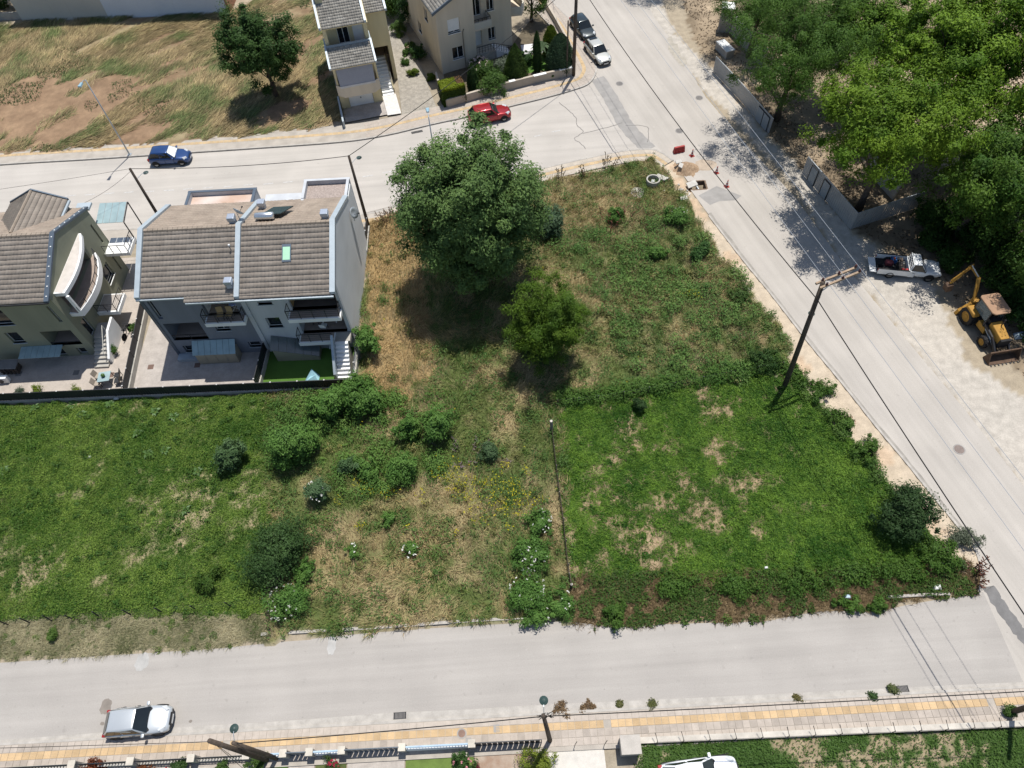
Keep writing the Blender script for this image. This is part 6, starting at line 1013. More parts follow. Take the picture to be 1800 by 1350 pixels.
def loft(st):
    """st: (x, halfwidth, z_low, z_belt)"""
    mb = MB(); vs = []; n = 14
    for x, hw, zl, zb in st:
        h = [(0,zl),(hw*.80,zl),(hw*.97,zl+.10),(hw*1.0,(zl+zb)/2),(hw*.985,zb-.12),(hw*.90,zb-.01),(hw*.55,zb+.025),(0,zb+.035)]
        ring = h+[(-a,b) for a, b in h[-2:0:-1]]; vs += [(x,a,b) for a, b in ring]
    m = 14; fs = [(i*m+j, i*m+(j+1)%m, (i+1)*m+(j+1)%m, (i+1)*m+j) for i in range(len(st)-1) for j in range(m)]
    fs += [tuple(range(m-1,-1,-1)), tuple((len(st)-1)*m+j for j in range(m))]; return mb.add(vs, fs)
def quadp(a, b, c, d, off, inset=.0):
    P = [Vector(p) for p in (a,b,c,d)]; c0 = sum(P, Vector())/4; n = (P[1]-P[0]).cross(P[3]-P[0]).normalized(); P = [p.lerp(c0, inset) for p in P]
    return [p+n*(off-.02) for p in P]+[p+n*off for p in P]
def car(name, label, loc, rz, pm, L=3.9, Wd=1.66, Ht=1.43, kind='hatch', group=None, bump=None, trim=False, rear_x=None, sunshade=False, roofpane=False, ws=None, gl=None):
    t = thing(name, label, 'car', loc, rz, group); h = L/2; W = Wd/2; zb = Ht*.635; gl = gl or mCARGLASS
    st = [(-h,W*.72,.38,.62*zb/.9),(-h+.05,W*.86,.30,.80*zb/.9),(-h+.25,W*.95,.22,zb*.985),(-h*.62,W,.19,zb*1.0),(-h*.2,W,.18,zb*.99),(h*.2,W,.18,zb*.97),(h*.42,W*.99,.19,zb*.945),(h*.68,W*.965,.2,zb*.87),(h*.88,W*.90,.22,zb*.77),(h*.97,W*.80,.27,zb*.67),(h,W*.68,.34,zb*.58)]
    obj('body', loft(st), pm, t, smooth=True, sub=1)
    xf0, xf1 = h*.40, h*.06; xr1, xr0 = (-h*.72, -h*.965) if kind == 'hatch' else (-h*.58, -h*.90)
    wb, wr = W*.93, W*.70; z0, z1 = zb*.93, Ht
    A = dict(fl=(xf0,wb,z0),fr=(xf0,-wb,z0),tl=(xf1,wr,z1-.03),tr=(xf1,-wr,z1-.03),rl=(xr1,wr,z1-.04),rr=(xr1,-wr,z1-.04),bl=(xr0,wb*.92,z0),br=(xr0,-wb*.92,z0)); xm = (xf1+xr1)/2
    v = [A['br'],A['fr'],A['fl'],A['bl'],A['rr'],(xm,-wr*1.03,z1),A['tr'],A['tl'],(xm,wr*1.03,z1),A['rl']]
    obj('cabin', MB().add(v, [(0,3,2,1),(4,5,6,7,8,9),(0,1,6,5,4),(2,3,9,8,7),(1,2,7,6),(3,0,4,9)]), pm, t, bevel=.10, smooth=True)
    V3 = lambda a, b, k: tuple(Vector(a).lerp(Vector(b), k))
    obj('windscreen', MB().hexa(quadp(A['fr'],A['fl'],A['tl'],A['tr'],.018,.07)), gl, t)
    if sunshade: obj('sunshade', MB().hexa(quadp(A['fr'],A['fl'],A['tl'],A['tr'],.026,.13)), M('sunshade_foil', (.62,.66,.70), rough=.4, var=.15, scale=6), t)
    obj('rear_window', MB().hexa(quadp(A['bl'],A['br'],A['rr'],A['rl'],.018,.14)), gl, t)
    for s in (-1,1):
        B = {k: (p[0],abs(p[1])*s,p[2]) for k, p in A.items()}; bf, bb, tf, tb = B['fl'],B['bl'],B['tl'],B['rl']
        for k0, k1 in ((.04,.46),(.5,.90)):
            lo0, lo1, hi0, hi1 = V3(bb,bf,k0), V3(bb,bf,k1*.985+(.0)), V3(tb,tf,max(0,k0*1.0)), V3(tb,tf,min(1,k1*1.08))
            lo0 = tuple(Vector(lo0).lerp(Vector(hi0),.14)); lo1 = tuple(Vector(lo1).lerp(Vector(hi1),.14)); hi0 = tuple(Vector(hi0).lerp(Vector(lo0),.12)); hi1 = tuple(Vector(hi1).lerp(Vector(lo1),.12))
            q = (lo1,lo0,hi0,hi1) if s > 0 else (lo0,lo1,hi1,hi0); obj('side_window', MB().hexa(quadp(*q,.016)), gl, t)
        for xd in (h*.30,-h*.14,-h*.56): obj('door_seam', MB().box(xd-.008,xd+.008,s*W*1.003-.006,s*W*1.003+.006,.32,zb*.86), mBLACK, t)
        for xd in (-.02*h,-.47*h): obj('door_handle', MB().box(xd-.09,xd+.09,s*W-.01,s*W+.025,zb*.80,zb*.80+.03), mDARK, t)
        m = obj('mirror', MB().box(xf0-.24,xf0-.08,s*(W*.93),s*(W*.93+.22),z0+.03,z0+.17) if s > 0 else MB().box(xf0-.24,xf0-.08,s*(W*.93+.22),s*(W*.93),z0+.03,z0+.17), pm, t, bevel=.04)
        hl = [(h*.80,s*W*.88,zb*.66),(h*.94,s*W*.60,zb*.60),(h*.90,s*W*.52,zb*.83),(h*.72,s*W*.78,zb*.88)]; obj('headlight', MB().add([Vector(p)+Vector((.03,s*.03,.04)) for p in hl]+[Vector(p)-Vector((.1,s*.1,.05)) for p in hl], [(0,1,2,3),(7,6,5,4),(0,4,5,1),(1,5,6,2),(2,6,7,3),(3,7,4,0)]), mLAMP, t, bevel=.02)
        obj('tail_light', MB().box(-h*.985,-h*.88,s*W*.80-.08,s*W*.80+.08,zb*.66,zb*.93), mTAIL, t, bevel=.02)
        for xa in (h*.62,-h*.64):
            mb = MB(); r = .36; pts = [(xa+math.cos(a)*r, .30+math.sin(a)*r) for a in [math.pi*k/10 for k in range(11)]]; y = s*W*.992
            mb.add([(p[0],y+s*.012,max(.2,p[1])) for p in pts]+[(p[0],y-s*.1,max(.2,p[1])) for p in pts], [tuple(range(11)) if s < 0 else tuple(range(10,-1,-1))]+[(i,i+1,i+12,i+11) for i in range(10)]); obj('wheel_arch', mb, mBLACK, t)
            wheel(t, xa, s*(W-.085), .30, .2)
    bm = bump or pm
    obj('front_bumper', MB().prism([(h*.90,-W*.88),(h*.99,-W*.66),(h+.045,-W*.3),(h+.05,0),(h+.045,W*.3),(h*.99,W*.66),(h*.90,W*.88),(h*.8,W*.8),(h*.8,-W*.8)], .26, .50), bm, t, bevel=.03); obj('rear_bumper', MB().prism([(-h*.90,-W*.9),(-h-.03,-W*.7),(-h-.05,0),(-h-.03,W*.7),(-h*.90,W*.9)], .28, .55), bm, t, bevel=.03)
    obj('grille', MB().box(h-.04,h+.02,-W*.42,W*.42,.50,.60), mBLACK, t); obj('number_plate', MB().box(h+.045,h+.06,-.25,.25,.34,.45), mPLATE, t); obj('wiper', MB().bar((xf0-.03,.45,z0+.05),(xf0-.06,-.2,z0+.08),.02), mBLACK, t)
    obj('cowl', MB().hexa([(xf0-.02,-wb*.9,z0-.02),(xf0+.1,-wb*.8,z0-.03),(xf0+.1,wb*.8,z0-.03),(xf0-.02,wb*.9,z0-.02),(xf0-.02,-wb*.9,z0+.035),(xf0+.09,-wb*.8,z0+.01),(xf0+.09,wb*.8,z0+.01),(xf0-.02,wb*.9,z0+.035)]), mBLACK, t)
    if trim:
        for s in (-1,1): obj('side_trim', MB().box(-h*.88,h*.86,s*W*1.0-.02,s*W*1.0+.02,.42,.56), mBLACK, t)
    if roofpane: obj('sunroof', MB().box(xr1+.02,xr1+.42,-wr*.72,wr*.72,z1-.0,z1+.012), gl, t)
    return t
R = math.radians
c = G(303,283); car('parked_car', 'blue hatchback with a white sunshade parked by the mown field', (c.x,c.y,0), R(-.9), paint('paint_blue', (.018,.055,.17)), 3.85, 1.66, 1.46, sunshade=True, bump=None, group='parked cars')
c = G(861,209); car('parked_car', 'red hatchback parked along the garden wall', (c.x,c.y,0), R(12), paint('paint_red', (.30,.012,.016)), 4.15, 1.74, 1.5, group='parked cars')
c = G(1024,57); car('parked_car', 'dark green-black hatchback parked behind the silver one', (c.x,c.y,0), R(-72), paint('paint_dark', (.022,.032,.034)), 4.1, 1.68, 1.42, group='parked cars', bump=mDARK)
c = G(1050,100); car('parked_car', 'silver hatchback with a white paper behind the windscreen at the street corner', (c.x,c.y,0), R(-71), paint('paint_silver_beige', (.50,.50,.45)), 4.0, 1.68, 1.42, group='parked cars', roofpane=True, bump=mDARK)
c = G(251,1274); car('parked_car', 'silver hatchback parked along the tiled pavement in front', (c.x,c.y+.1,.01), R(1.5), paint('paint_silver', (.46,.485,.495)), 3.66, 1.58, 1.40, group='parked cars', bump=mDARK)
c = G(1226,1366); car('parked_car', 'white car with dark side trim cut off by the lower edge', (c.x,c.y,0), R(3.5), paint('paint_white', (.72,.74,.75), 0), 4.3, 1.70, 1.40, kind='sedan', group='parked cars', bump=mDARK, trim=True)
# ---- white pickup with tools ----
def pickup(loc, rz):
    t = thing('pickup_truck', 'white pickup with tools in its open bed, parked on the dusty shoulder', 'pickup', loc, rz); pw = paint('pickup_white', (.66,.67,.66), 0, .4); h = 2.45; W = .83
    obj('body', loft([(.35,W*.98,.30,.98),(.7,W,.30,.97),(1.3,W,.30,.95),(1.75,W*.98,.32,.93),(2.2,W*.93,.36,.88),(2.42,W*.84,.42,.80),(2.45,W*.80,.46,.72)]), pw, t, smooth=True, sub=1)
    wb, wr = W*.93, W*.74; v = [(.05,-wb,.9),(1.3,-wb,.9),(1.3,wb,.9),(.05,wb,.9),(.18,-wr,1.55),(.78,-wr,1.55),(.78,wr,1.55),(.18,wr,1.55)]; obj('cab', MB().hexa(v), pw, t, bevel=.08, smooth=True); obj('cab_side', MB().box(.02,.5,-W,W,.32,.96), pw, t, bevel=.03)
    obj('windscreen', MB().hexa(quadp(v[1],v[2],v[6],v[5],.02,.08)), mCARGLASS, t); obj('rear_window', MB().hexa(quadp(v[3],v[0],v[4],v[7],.02,.15)), mCARGLASS, t)
    for s, q in ((-1,(v[0],v[1],v[5],v[4])),(1,(v[2],v[3],v[7],v[6]))):
        obj('side_window', MB().hexa(quadp(*q,.02,.14)), mCARGLASS, t); obj('bed_side', MB().box(-2.3,.0,s*W-.05,s*W+.03,.42,.97), pw, t, bevel=.02); obj('bed_rail', MB().box(-2.3,.0,s*W-.06,s*W+.04,.97,1.0), mBLACK, t)
        obj('door_handle', MB().box(.25,.4,s*W-.02,s*W+.03,.80,.83), mDARK, t); obj('mirror', MB().box(1.05,1.15,s*(W+.02)-.05,s*(W+.02)+.12*s+.05,1.0,1.14), mDARK, t); obj('headlight', MB().box(2.36,2.44,s*.55-.16,s*.55+.16,.62,.78), mLAMP, t); obj('tail_light', MB().box(-2.315,-2.27,s*.77-.03,s*.77+.04,.62,.85), mTAIL, t)
        for xa in (1.65,-1.3):
            pts = [(xa+math.cos(a)*.40, .35+math.sin(a)*.40) for a in [math.pi*k/10 for k in range(11)]]; y = s*(W+.03); obj('wheel_arch', MB().add([(p[0],y+s*.012,max(.25,p[1])) for p in pts]+[(p[0],y-s*.14,max(.25,p[1])) for p in pts], [tuple(range(11)) if s < 0 else tuple(range(10,-1,-1))]+[(i,i+1,i+12,i+11) for i in range(10)]), mBLACK, t); wheel(t, xa, s*(W-.06), .34, .22, mHUBD)
    obj('bed_floor', MB().box(-2.3,.0,-W+.05,W-.05,.45,.52), mBLACK, t); obj('bed_front', MB().box(-.03,.03,-W,W,.42,1.0), pw, t); obj('tailgate', MB().hexa([(-2.85,-W+.05,.48),(-2.32,-W+.05,.46),(-2.32,W-.05,.46),(-2.85,W-.05,.48),(-2.85,-W+.05,.53),(-2.32,-W+.05,.52),(-2.32,W-.05,.52),(-2.85,W-.05,.53)]), pw, t); obj('front_bumper', MB().box(2.38,2.5,-W*.86,W*.86,.34,.52), mDARK, t, bevel=.03)
    rk = MB(); 
    for y in (-.6,-.3,0,.3,.6): rk.bar((.03,y,1.0),(.12,y,1.55),.035)
    for z in (1.15,1.35,1.55): rk.bar((.03+(z-1)*.16,-.66,z),(.03+(z-1)*.16,.66,z),.035)
    obj('headache_rack', rk, mWHITE, t); obj('seat', MB().box(.25,.7,-.6,.6,.5,.9), mDARK, t); return t
c = G(1588,478); prz = R(-13.2); pickup((c.x,c.y,0), prz)
def pk(x, y, z): return (c.x+x*math.cos(prz)-y*math.sin(prz), c.y+x*math.sin(prz)+y*math.cos(prz), z)
t = thing('plate_compactor', 'dark red machine lying in the pickup bed', 'machine', pk(-1.35,.1,.52), prz); obj('engine', MB().box(-.3,.25,-.2,.2,.05,.42), M('machine_red', (.13,.03,.035), var=.3), t, bevel=.04); obj('base', MB().box(-.4,.4,-.27,.27,0,.06), mDARK, t); obj('handle', MB().bar((.2,-.15,.3),(.7,-.1,.6),.03).bar((.2,.15,.3),(.7,.1,.6),.03), mDARK, t)
t = thing('blue_crate', 'blue plastic crate in the pickup bed', 'crate', pk(-.95,.52,.52), prz); obj('box', MB().box(-.2,.2,-.25,.25,0,.32).box(-.17,.17,-.22,.22,.32,.33), M('crate_blue', (.02,.09,.24)), t); obj('content', MB().box(-.06,.06,-.1,.1,.33,.4), M('orange_tool', (.4,.09,.03)), t)
t = thing('timber_battens', 'pale timber battens lying across the pickup bed', 'timber', pk(-.55,0,.52), prz)
for k in range(3): obj('batten', MB().bar((-.1+k*.1,-.7,.3+.02*k),(-.02+k*.12,.7,.34),.05,.03), mWOODL, t)
t = thing('red_case', 'small bright red case at the side of the pickup bed', 'case', pk(-.35,-.66,.52), prz); obj('case', MB().box(-.25,.25,-.07,.07,.2,.5), M('case_red', (.40,.045,.04)), t, bevel=.02); obj('handle', MB().box(-.08,.08,-.02,.02,.5,.54), mDARK, t)
t = thing('black_bucket', 'black rubber bucket at the open end of the pickup bed', 'bucket', pk(-2.1,-.45,.52), prz); obj('body', MB().lathe([(.001,.01),(.2,.01),(.27,.36),(.25,.36),(.18,.05),(.001,.05)], 14), mBLACK, t)
t = thing('white_jug', 'pale plastic jug in the pickup bed behind the cab', 'jug', pk(-.3,.2,.52), prz); obj('body', MB().lathe([(.001,0),(.12,0),(.12,.28),(.04,.36),(.04,.42),(.001,.42)], 10), M('jug', (.42,.40,.33)), t)
# ---- yellow excavator (backhoe loader) ----
def backhoe(loc, rz):
    t = thing('backhoe_loader', 'yellow backhoe loader with brown canopy roof parked at the edge of the wood', 'excavator', loc, rz); Y = M('machine_yellow_shaded', (.36,.19,.032), rough=.65, var=.2, scale=1.5, fine=.08); RU = M('bucket_rust', (.10,.062,.04), rough=.85, var=.3, scale=3)  # yellow darkened so the paint carries the shade over the machine
    obj('chassis', MB().box(-1.5,2.0,-.35,.35,.55,.95), mDARK, t); hd = obj('hood', MB().hexa([(.55,-.42,.95),(2.0,-.36,.95),(2.0,.36,.95),(.55,.42,.95),(.55,-.42,1.75),(2.0,-.34,1.5),(2.0,.34,1.5),(.55,.42,1.75)]), Y, t, bevel=.06); obj('exhaust', MB().tube([(.9,.2,1.6),(.9,.2,2.3)], .045, 8), mDARK, hd); obj('grille', MB().box(2.0,2.18,-.4,.4,.7,1.48), mBLACK, t)
    for s in (-1,1):
        obj('side_tank', MB().hexa([(-.2,s*.45-.2,.6),(.75,s*.45-.15,.6),(.75,s*.45+.15,.6),(-.2,s*.45+.2,.6),(-.2,s*.45-.2,1.15),(.6,s*.45-.12,1.05),(.6,s*.45+.12,1.05),(-.2,s*.45+.2,1.15)]), Y, t, bevel=.05)
        obj('fender', MB().hexa([(-1.5,s*.78-.28,1.25),(-.4,s*.78-.28,1.2),(-.4,s*.78+.28,1.2),(-1.5,s*.78+.28,1.25),(-1.4,s*.78-.28,1.5),(-.55,s*.78-.28,1.5),(-.55,s*.78+.28,1.5),(-1.4,s*.78+.28,1.5)]), Y, t, bevel=.08)
        wheel(t, -1.0, s*.85, .68, .42, Y, tread=14); wheel(t, 1.3, s*.80, .46, .32, Y, tread=12)
        obj('loader_arm', MB().bar((.2,s*.55,1.35),(1.5,s*.58,1.15),.12,.2).bar((1.5,s*.58,1.15),(2.55,s*.55,.45),.12,.2), mDARK, t); obj('loader_ram', MB().tube([(.6,s*.52,1.05),(1.9,s*.55,.75)], .05, 8), mSTEEL, t)
        obj('stabiliser', MB().hexa([(-1.95,s*.35,.5),(-1.7,s*.35,.5),(-1.7,s*1.15,.05),(-1.95,s*1.15,.05),(-1.95,s*.35,1.15),(-1.7,s*.35,1.15),(-1.7,s*1.05,.45),(-1.95,s*1.05,.45)]), Y, t)
        for x in (-1.25,.35): obj('cab_post', MB().bar((x,s*.62,1.1),(x+(.08 if x < 0 else -.12),s*.58,2.55),.07), mDARK, t)
        obj('cab_glass', MB().hexa([(-1.2,s*.61-.01,1.5),(.25,s*.61-.01,1.5),(.25,s*.61+.01,1.5),(-1.2,s*.61+.01,1.5),(-1.12,s*.58-.01,2.5),(.2,s*.58-.01,2.5),(.2,s*.58+.01,2.5),(-1.12,s*.58+.01,2.5)]), mCG, t)
    obj('rear_glass', MB().hexa([(-1.27,-.58,1.35),(-1.25,-.58,1.35),(-1.25,.58,1.35),(-1.27,.58,1.35),(-1.19,-.55,2.5),(-1.17,-.55,2.5),(-1.17,.55,2.5),(-1.19,.55,2.5)]), mCG, t)
    obj('floor', MB().box(-1.2,.4,-.55,.55,1.0,1.1), mDARK, t); obj('seat', MB().box(-.7,-.25,-.25,.25,1.1,1.55).box(-.75,-.62,-.25,.25,1.55,2.05), mBLACK, t); obj('dashboard', MB().box(.2,.5,-.4,.4,1.1,1.75), mDARK, t); obj('steering_wheel', MB().lathe([(.16,0),(.19,0),(.19,.03),(.16,.03),(.16,0)], 14, Matrix.Translation((.05,0,1.85)) @ Matrix.Rotation(-.5,4,'Y')), mBLACK, t)
    obj('canopy', MB().prism([(-1.35,-.6),(-1.2,-.75),(.35,-.72),(.55,-.55),(.55,.55),(.35,.72),(-1.2,.75),(-1.35,.6)], 2.55, 2.66), M('canopy_brown', (.30,.185,.115), rough=.8, var=.15), t, bevel=.03)
    n = 7; pr = [(2.55+.55*math.sin(a), .55-.5*math.cos(a)) for a in [math.pi*(.05+.9*k/n) for k in range(n+1)]]; mb = MB(); wv = 1.15
    for (x0,z0),(x1,z1) in zip(pr[:-1],pr[1:]): mb.hexa([(x0-.3,-wv,z0),(x1-.3,-wv,z1),(x1-.3,wv,z1),(x0-.3,wv,z0),(x0-.25,-wv,z0+.02),(x1-.25,-wv,z1+.02),(x1-.25,wv,z1+.02),(x0-.25,wv,z0+.02)])
    q = pr; mb2 = MB()
    lb = obj('loader_bucket', MB().hexa([(2.35,-wv,.06),(3.15,-wv,.04),(3.15,wv,.04),(2.35,wv,.06),(2.35,-wv,.12),(3.15,-wv,.08),(3.15,wv,.08),(2.35,wv,.12)]).hexa([(2.35,-wv,.12),(2.42,-wv,.12),(2.42,wv,.12),(2.35,wv,.12),(2.6,-wv,.95),(2.68,-wv,.93),(2.68,wv,.93),(2.6,wv,.95)]), RU, t)
    for s in (-1,1): obj('bucket_side', MB().add([(2.36,s*wv,.07),(3.15,s*wv,.05),(2.72,s*wv,.93),(2.6,s*wv,.95),(2.36,s*(wv+.03),.07),(3.15,s*(wv+.03),.05),(2.72,s*(wv+.03),.93),(2.6,s*(wv+.03),.95)],[(0,1,2,3),(7,6,5,4),(0,4,5,1),(1,5,6,2),(2,6,7,3),(3,7,4,0)]), RU, lb)
    for k in range(8): obj('tooth', MB().box(3.13,3.3,-1.05+k*.295,-.97+k*.295,.04,.07), mDARK, lb)
    obj('kingpost', MB().box(-2.15,-1.75,-.25,.25,.45,1.3), Y, t)
    b0, b1, b2, d1 = Vector((-2.05,.0,1.0)), Vector((-2.95,.1,2.6)), Vector((-3.75,-.35,3.1)), Vector((-3.6,-1.35,1.6)); bo = obj('boom', MB().tube([b0,b0.lerp(b1,.5)+Vector((-.1,0,.25)),b1,b2], [.13,.17,.15,.11], 4), Y, t); obj('boom_ram', MB().tube([b0+Vector((.1,-.22,.35)),b1+Vector((.05,-.2,.1))], .07, 8), Y, bo); obj('ram_rod', MB().tube([b1+Vector((0,-.15,.2)),b2+Vector((.1,-.1,.25))], .045, 8), mSTEEL, bo)
    di = obj('dipper', MB().tube([b2+Vector((.15,-.3,.1)),b2,b2.lerp(d1,.5),d1], [.09,.15,.13,.09], 4), Y, t); obj('dipper_ram', MB().tube([b2+Vector((0,.1,.25)),d1+Vector((0,-.1,.35))], .055, 8), Y, di)
    obj('digging_bucket', MB().hexa([d1+Vector(p) for p in ((-.25,-.15,-.75),(.25,-.15,-.75),(.25,.35,-.7),(-.25,.35,-.7),(-.25,-.3,-.05),(.25,-.3,-.05),(.25,.2,.05),(-.25,.2,.05))]), RU, t, bevel=.05)
    return t
mCG = clear_glass('cab_glass'); backhoe((35.75,31.1,0), R(-84))
# ---------------- poles, lamps, wires ----------------
def wire(label, a, b, sag=.5, r=.02, m=None, n=16, group=None, name='overhead_wire', via=None):
    pts = []; P = [Vector(a)]+[Vector(v) for v in (via or [])]+[Vector(b)]
    for i in range(len(P)-1):
        for k in range(n+(i == len(P)-2)): t = k/n; p = P[i].lerp(P[i+1], t); p.z -= 4*sag*t*(1-t); pts.append(p)
    o = P[0].copy(); mb = MB().tube([p-o for p in pts], r, 5); w_ = obj(name, mb, m or mWIRE); w_.location = o; return tag(w_, label, 'cable', group)
def pole(label, base, top, r0=.15, r1=.10, lamp=None, name='utility_pole'):
    b = Vector(base); d = Vector(top)-b; t = thing(name, label, 'utility pole', b); obj('shaft', MB().tube([Vector((0,0,-.2)), d*.5, d], [r0,(r0+r1)/2,r1], 10), mWOODP, t, smooth=True)
    if lamp:
        k, off = lamp; p = d*k; e = p+Vector(off); obj('lamp_arm', MB().tube([p, p.lerp(e,.6)+Vector((0,0,.12)), e], .02, 6), mSTEEL, t); obj('lamp_shade', MB().lathe([(.001,.1),(.08,.08),(.22,.0),(.22,-.02),(.001,-.03)], 14, Matrix.Translation(e)), M('lamp_green', (.03,.055,.05), rough=.5) if 'lamp_green' not in bpy.data.materials else bpy.data.materials['lamp_green'], t)
    return t
PL = Vector((-29.0,46.95,7.7)); PM = Vector((-11.6,46.6,7.75)); PR = G(1447,496,10.3); PRb = G(1379,680); PNb = G(1008,134); PN = PNb+Vector((0,.1,10.2))
pole('wooden pole behind the ridge gap between the olive and grey houses', (PL.x,PL.y,0), PL, lamp=(.86,(.5,.9,-.1))); pole('wooden pole at the corner between grey house and dry grass', (PM.x,PM.y,0), PM, lamp=(.9,(.6,.7,0)))
tR = pole('tall leaning wooden pole with a double crossarm beside the east road', PRb, PR, .19, .14, lamp=(.62,(.55,.95,.1)))
a0 = PR+Vector((-.1,-.08,-.12))-PRb; a1 = G(1508,474,10.3)-PRb; dv = (a1-a0).normalized(); sd = Vector((-dv.y,dv.x,0))*.2
for s in (-1,1):
    arm = obj('crossarm', MB().bar(a0-dv*.25+sd*s, a1+sd*s, .12, .14), mWOODL, tR)
    for k in (.08,.52,.98): p = a0.lerp(a1,k)+sd*s; obj('insulator', MB().lathe([(.05,.06),(.09,.1),(.05,.16),(.08,.22),(.04,.3),(.001,.32)], 8, Matrix.Translation(p)), M('insulator_brown', (.10,.035,.03), rough=.3) if 'insulator_brown' not in bpy.data.materials else bpy.data.materials['insulator_brown'], arm)
obj('brace', MB().bar(a0+Vector((0,0,-1.0)), a0.lerp(a1,.55)+Vector((0,0,-.08)), .05), mSTEEL, tR); obj('cable_bracket', MB().box(-.1,.1,-.1,.1,0,.3), mDARK, tR); COL.objects[-1].location = (PR-PRb)*.86
tN = pole('tall wooden pole at the garden wall corner by the parked cars', PNb, PN, .19, .14); obj('bracket', MB().box(.12,.55,-.04,.04,9.0,9.08).box(.5,.56,-.04,.04,8.4,9.05).box(.12,.55,-.04,.04,8.38,8.46), mDARK, tN)
p = G(996,136); pole('thin short wooden post beside the tall corner pole', p, p+Vector((0,0,6.0)), .085, .075, name='wooden_post')
# lower street poles
P1 = Vector((-15.04,5.2,0)); pole('wooden pole of the leaning pair at the lower street, left one', P1, P1+Vector((0,0,8.2)), .14, .11); P2 = Vector((-14.5,5.25,0)); pole('wooden pole of the leaning pair at the lower street, right one', P2, P2+Vector((0,0,6.7)), .13, .1, lamp=(.97,(-.1,.65,.1)))
P3 = Vector((.75,5.2,0)); t3 = pole('wooden pole with cable tangle at the black gate of the lower street', P3, P3+Vector((-.35,.25,7.2)), .14, .1, lamp=(.93,(.05,.7,.3)))
cb = MB(); rr_ = random.Random(4)
for k in range(6): q = [Vector((-.35,.25,7.0))+Vector((rr_.uniform(-.35,.5),rr_.uniform(-.15,.2),rr_.uniform(-.3,.3))) for _ in range(4)]; cb.tube(q, .015, 4)
obj('cable_tangle', cb, mWIRE, t3)
P4 = Vector((26.25,5.0,0)); pole('wooden pole cut off by the right edge at the lower street', P4, P4+Vector((0,0,7.8)), .16, .11)
def lamp_post(label, base, h, head, hz=0.0):
    t = thing('street_lamp', label, 'street lamp', base, 0, 'steel street lamps'); hd = Vector(head)
    obj('post', MB().tube([(0,0,0),(0,0,h*.5),(0,0,h)], [.075,.06,.045], 8), mSTEEL, t, smooth=True); obj('arm', MB().tube([(0,0,h-.05),hd*.5+Vector((0,0,h+.12)),hd+Vector((0,0,h+.1))], .035, 6), mSTEEL, t)
    d = hd.normalized(); q = Vector((-d.y,d.x,0)); e = hd+Vector((0,0,h+.1)); obj('lamp_head', MB().hexa([e-q*.1-Vector((0,0,.07)),e+q*.1-Vector((0,0,.07)),e+d*.55+q*.16-Vector((0,0,.09)),e+d*.55-q*.16-Vector((0,0,.09)),e-q*.08+Vector((0,0,.05)),e+q*.08+Vector((0,0,.05)),e+d*.55+q*.13+Vector((0,0,.03)),e+d*.55-q*.13+Vector((0,0,.03))]), M('lamp_head_blue', (.22,.34,.40), rough=.4), t); obj('base_plate', MB().box(-.18,.18,-.18,.18,0,.04), mSTEEL, t)
b = G(229,273.5); lamp_post('tall steel street lamp on the pavement in front of the mown field', (b.x,b.y,.12), 8.0, (-.1,-.55,0)); lamp_post('steel street lamp half hidden behind the huge tree', (-5.3,50.6,.12), 7.8, (-.05,.5,0))
SD = (G(1250,110)-G(1350,236)).to_2d().normalized(); SDv = Vector((SD.x,SD.y,0)); bw = 'bright power line wires over the east road'
for k, lb in ((.08,'thin bright power line wire over the east road, leftmost'),(.52,'thin bright power line wire over the east road, middle one'),(.98,'thin bright power line wire over the east road, rightmost')):
    p = PRb+a0.lerp(a1,k)+Vector((0,0,.3)); wire(lb, p+SDv*75, p-SDv*45, .0, .014, mWIREL, group=bw, via=[p], n=8)
m = PRb+(PR-PRb)*.86; wire('thick black cable from the crossarm pole up the east road', m, G(1024,-20,8.4), .7, .035); wire('thick black cable from the crossarm pole down the east road', m, m-SDv*46+Vector((0,0,-1.2)), .5, .035)
wire('black cable over the north street between the two house poles', PL, PM, .35, .025); wire('black cable from the pole by the dry grass up to the garden corner pole', PM, PNb+Vector((0,.1,9.6)), .5, .028); wire('thin cable from the house pole to the left over the north street', PL, (-62,44.5,7.2), .4, .012); wire('thin drooping cable from the house pole to the olive house', PL-Vector((0,0,.2)), (-33.0,44.5,6.5), .25, .012)
wire('cable from the garden corner pole out of view at the top', PN, (9.2,95,9.5), .3, .02); wire('thin cable from the corner pole to the beige house', PN-Vector((0,0,1.5)), (3.0,75.5,6.2), .4, .012)
wire('black bundled cable along the lower pavement, left span', P2+Vector((0,0,6.5)), P3+Vector((-.35,.25,6.9)), .3, .026); wire('black bundled cable along the lower pavement, right span', P3+Vector((-.35,.25,6.9)), P4+Vector((0,0,7.3)), .25, .026); wire('thin cable running left from the leaning pole pair', P1+Vector((0,0,7.9)), (-40,6.2,7.6), .3, .014)
for i,(dx,dy) in enumerate(((-1.2,-.2),(-.5,-.9))): wire(('guy wire of the leaning pole pair, left one','guy wire of the leaning pole pair, right one')[i], P1+Vector((0,0,7.9)), P1+Vector((dx,dy,.1)), 0, .012)
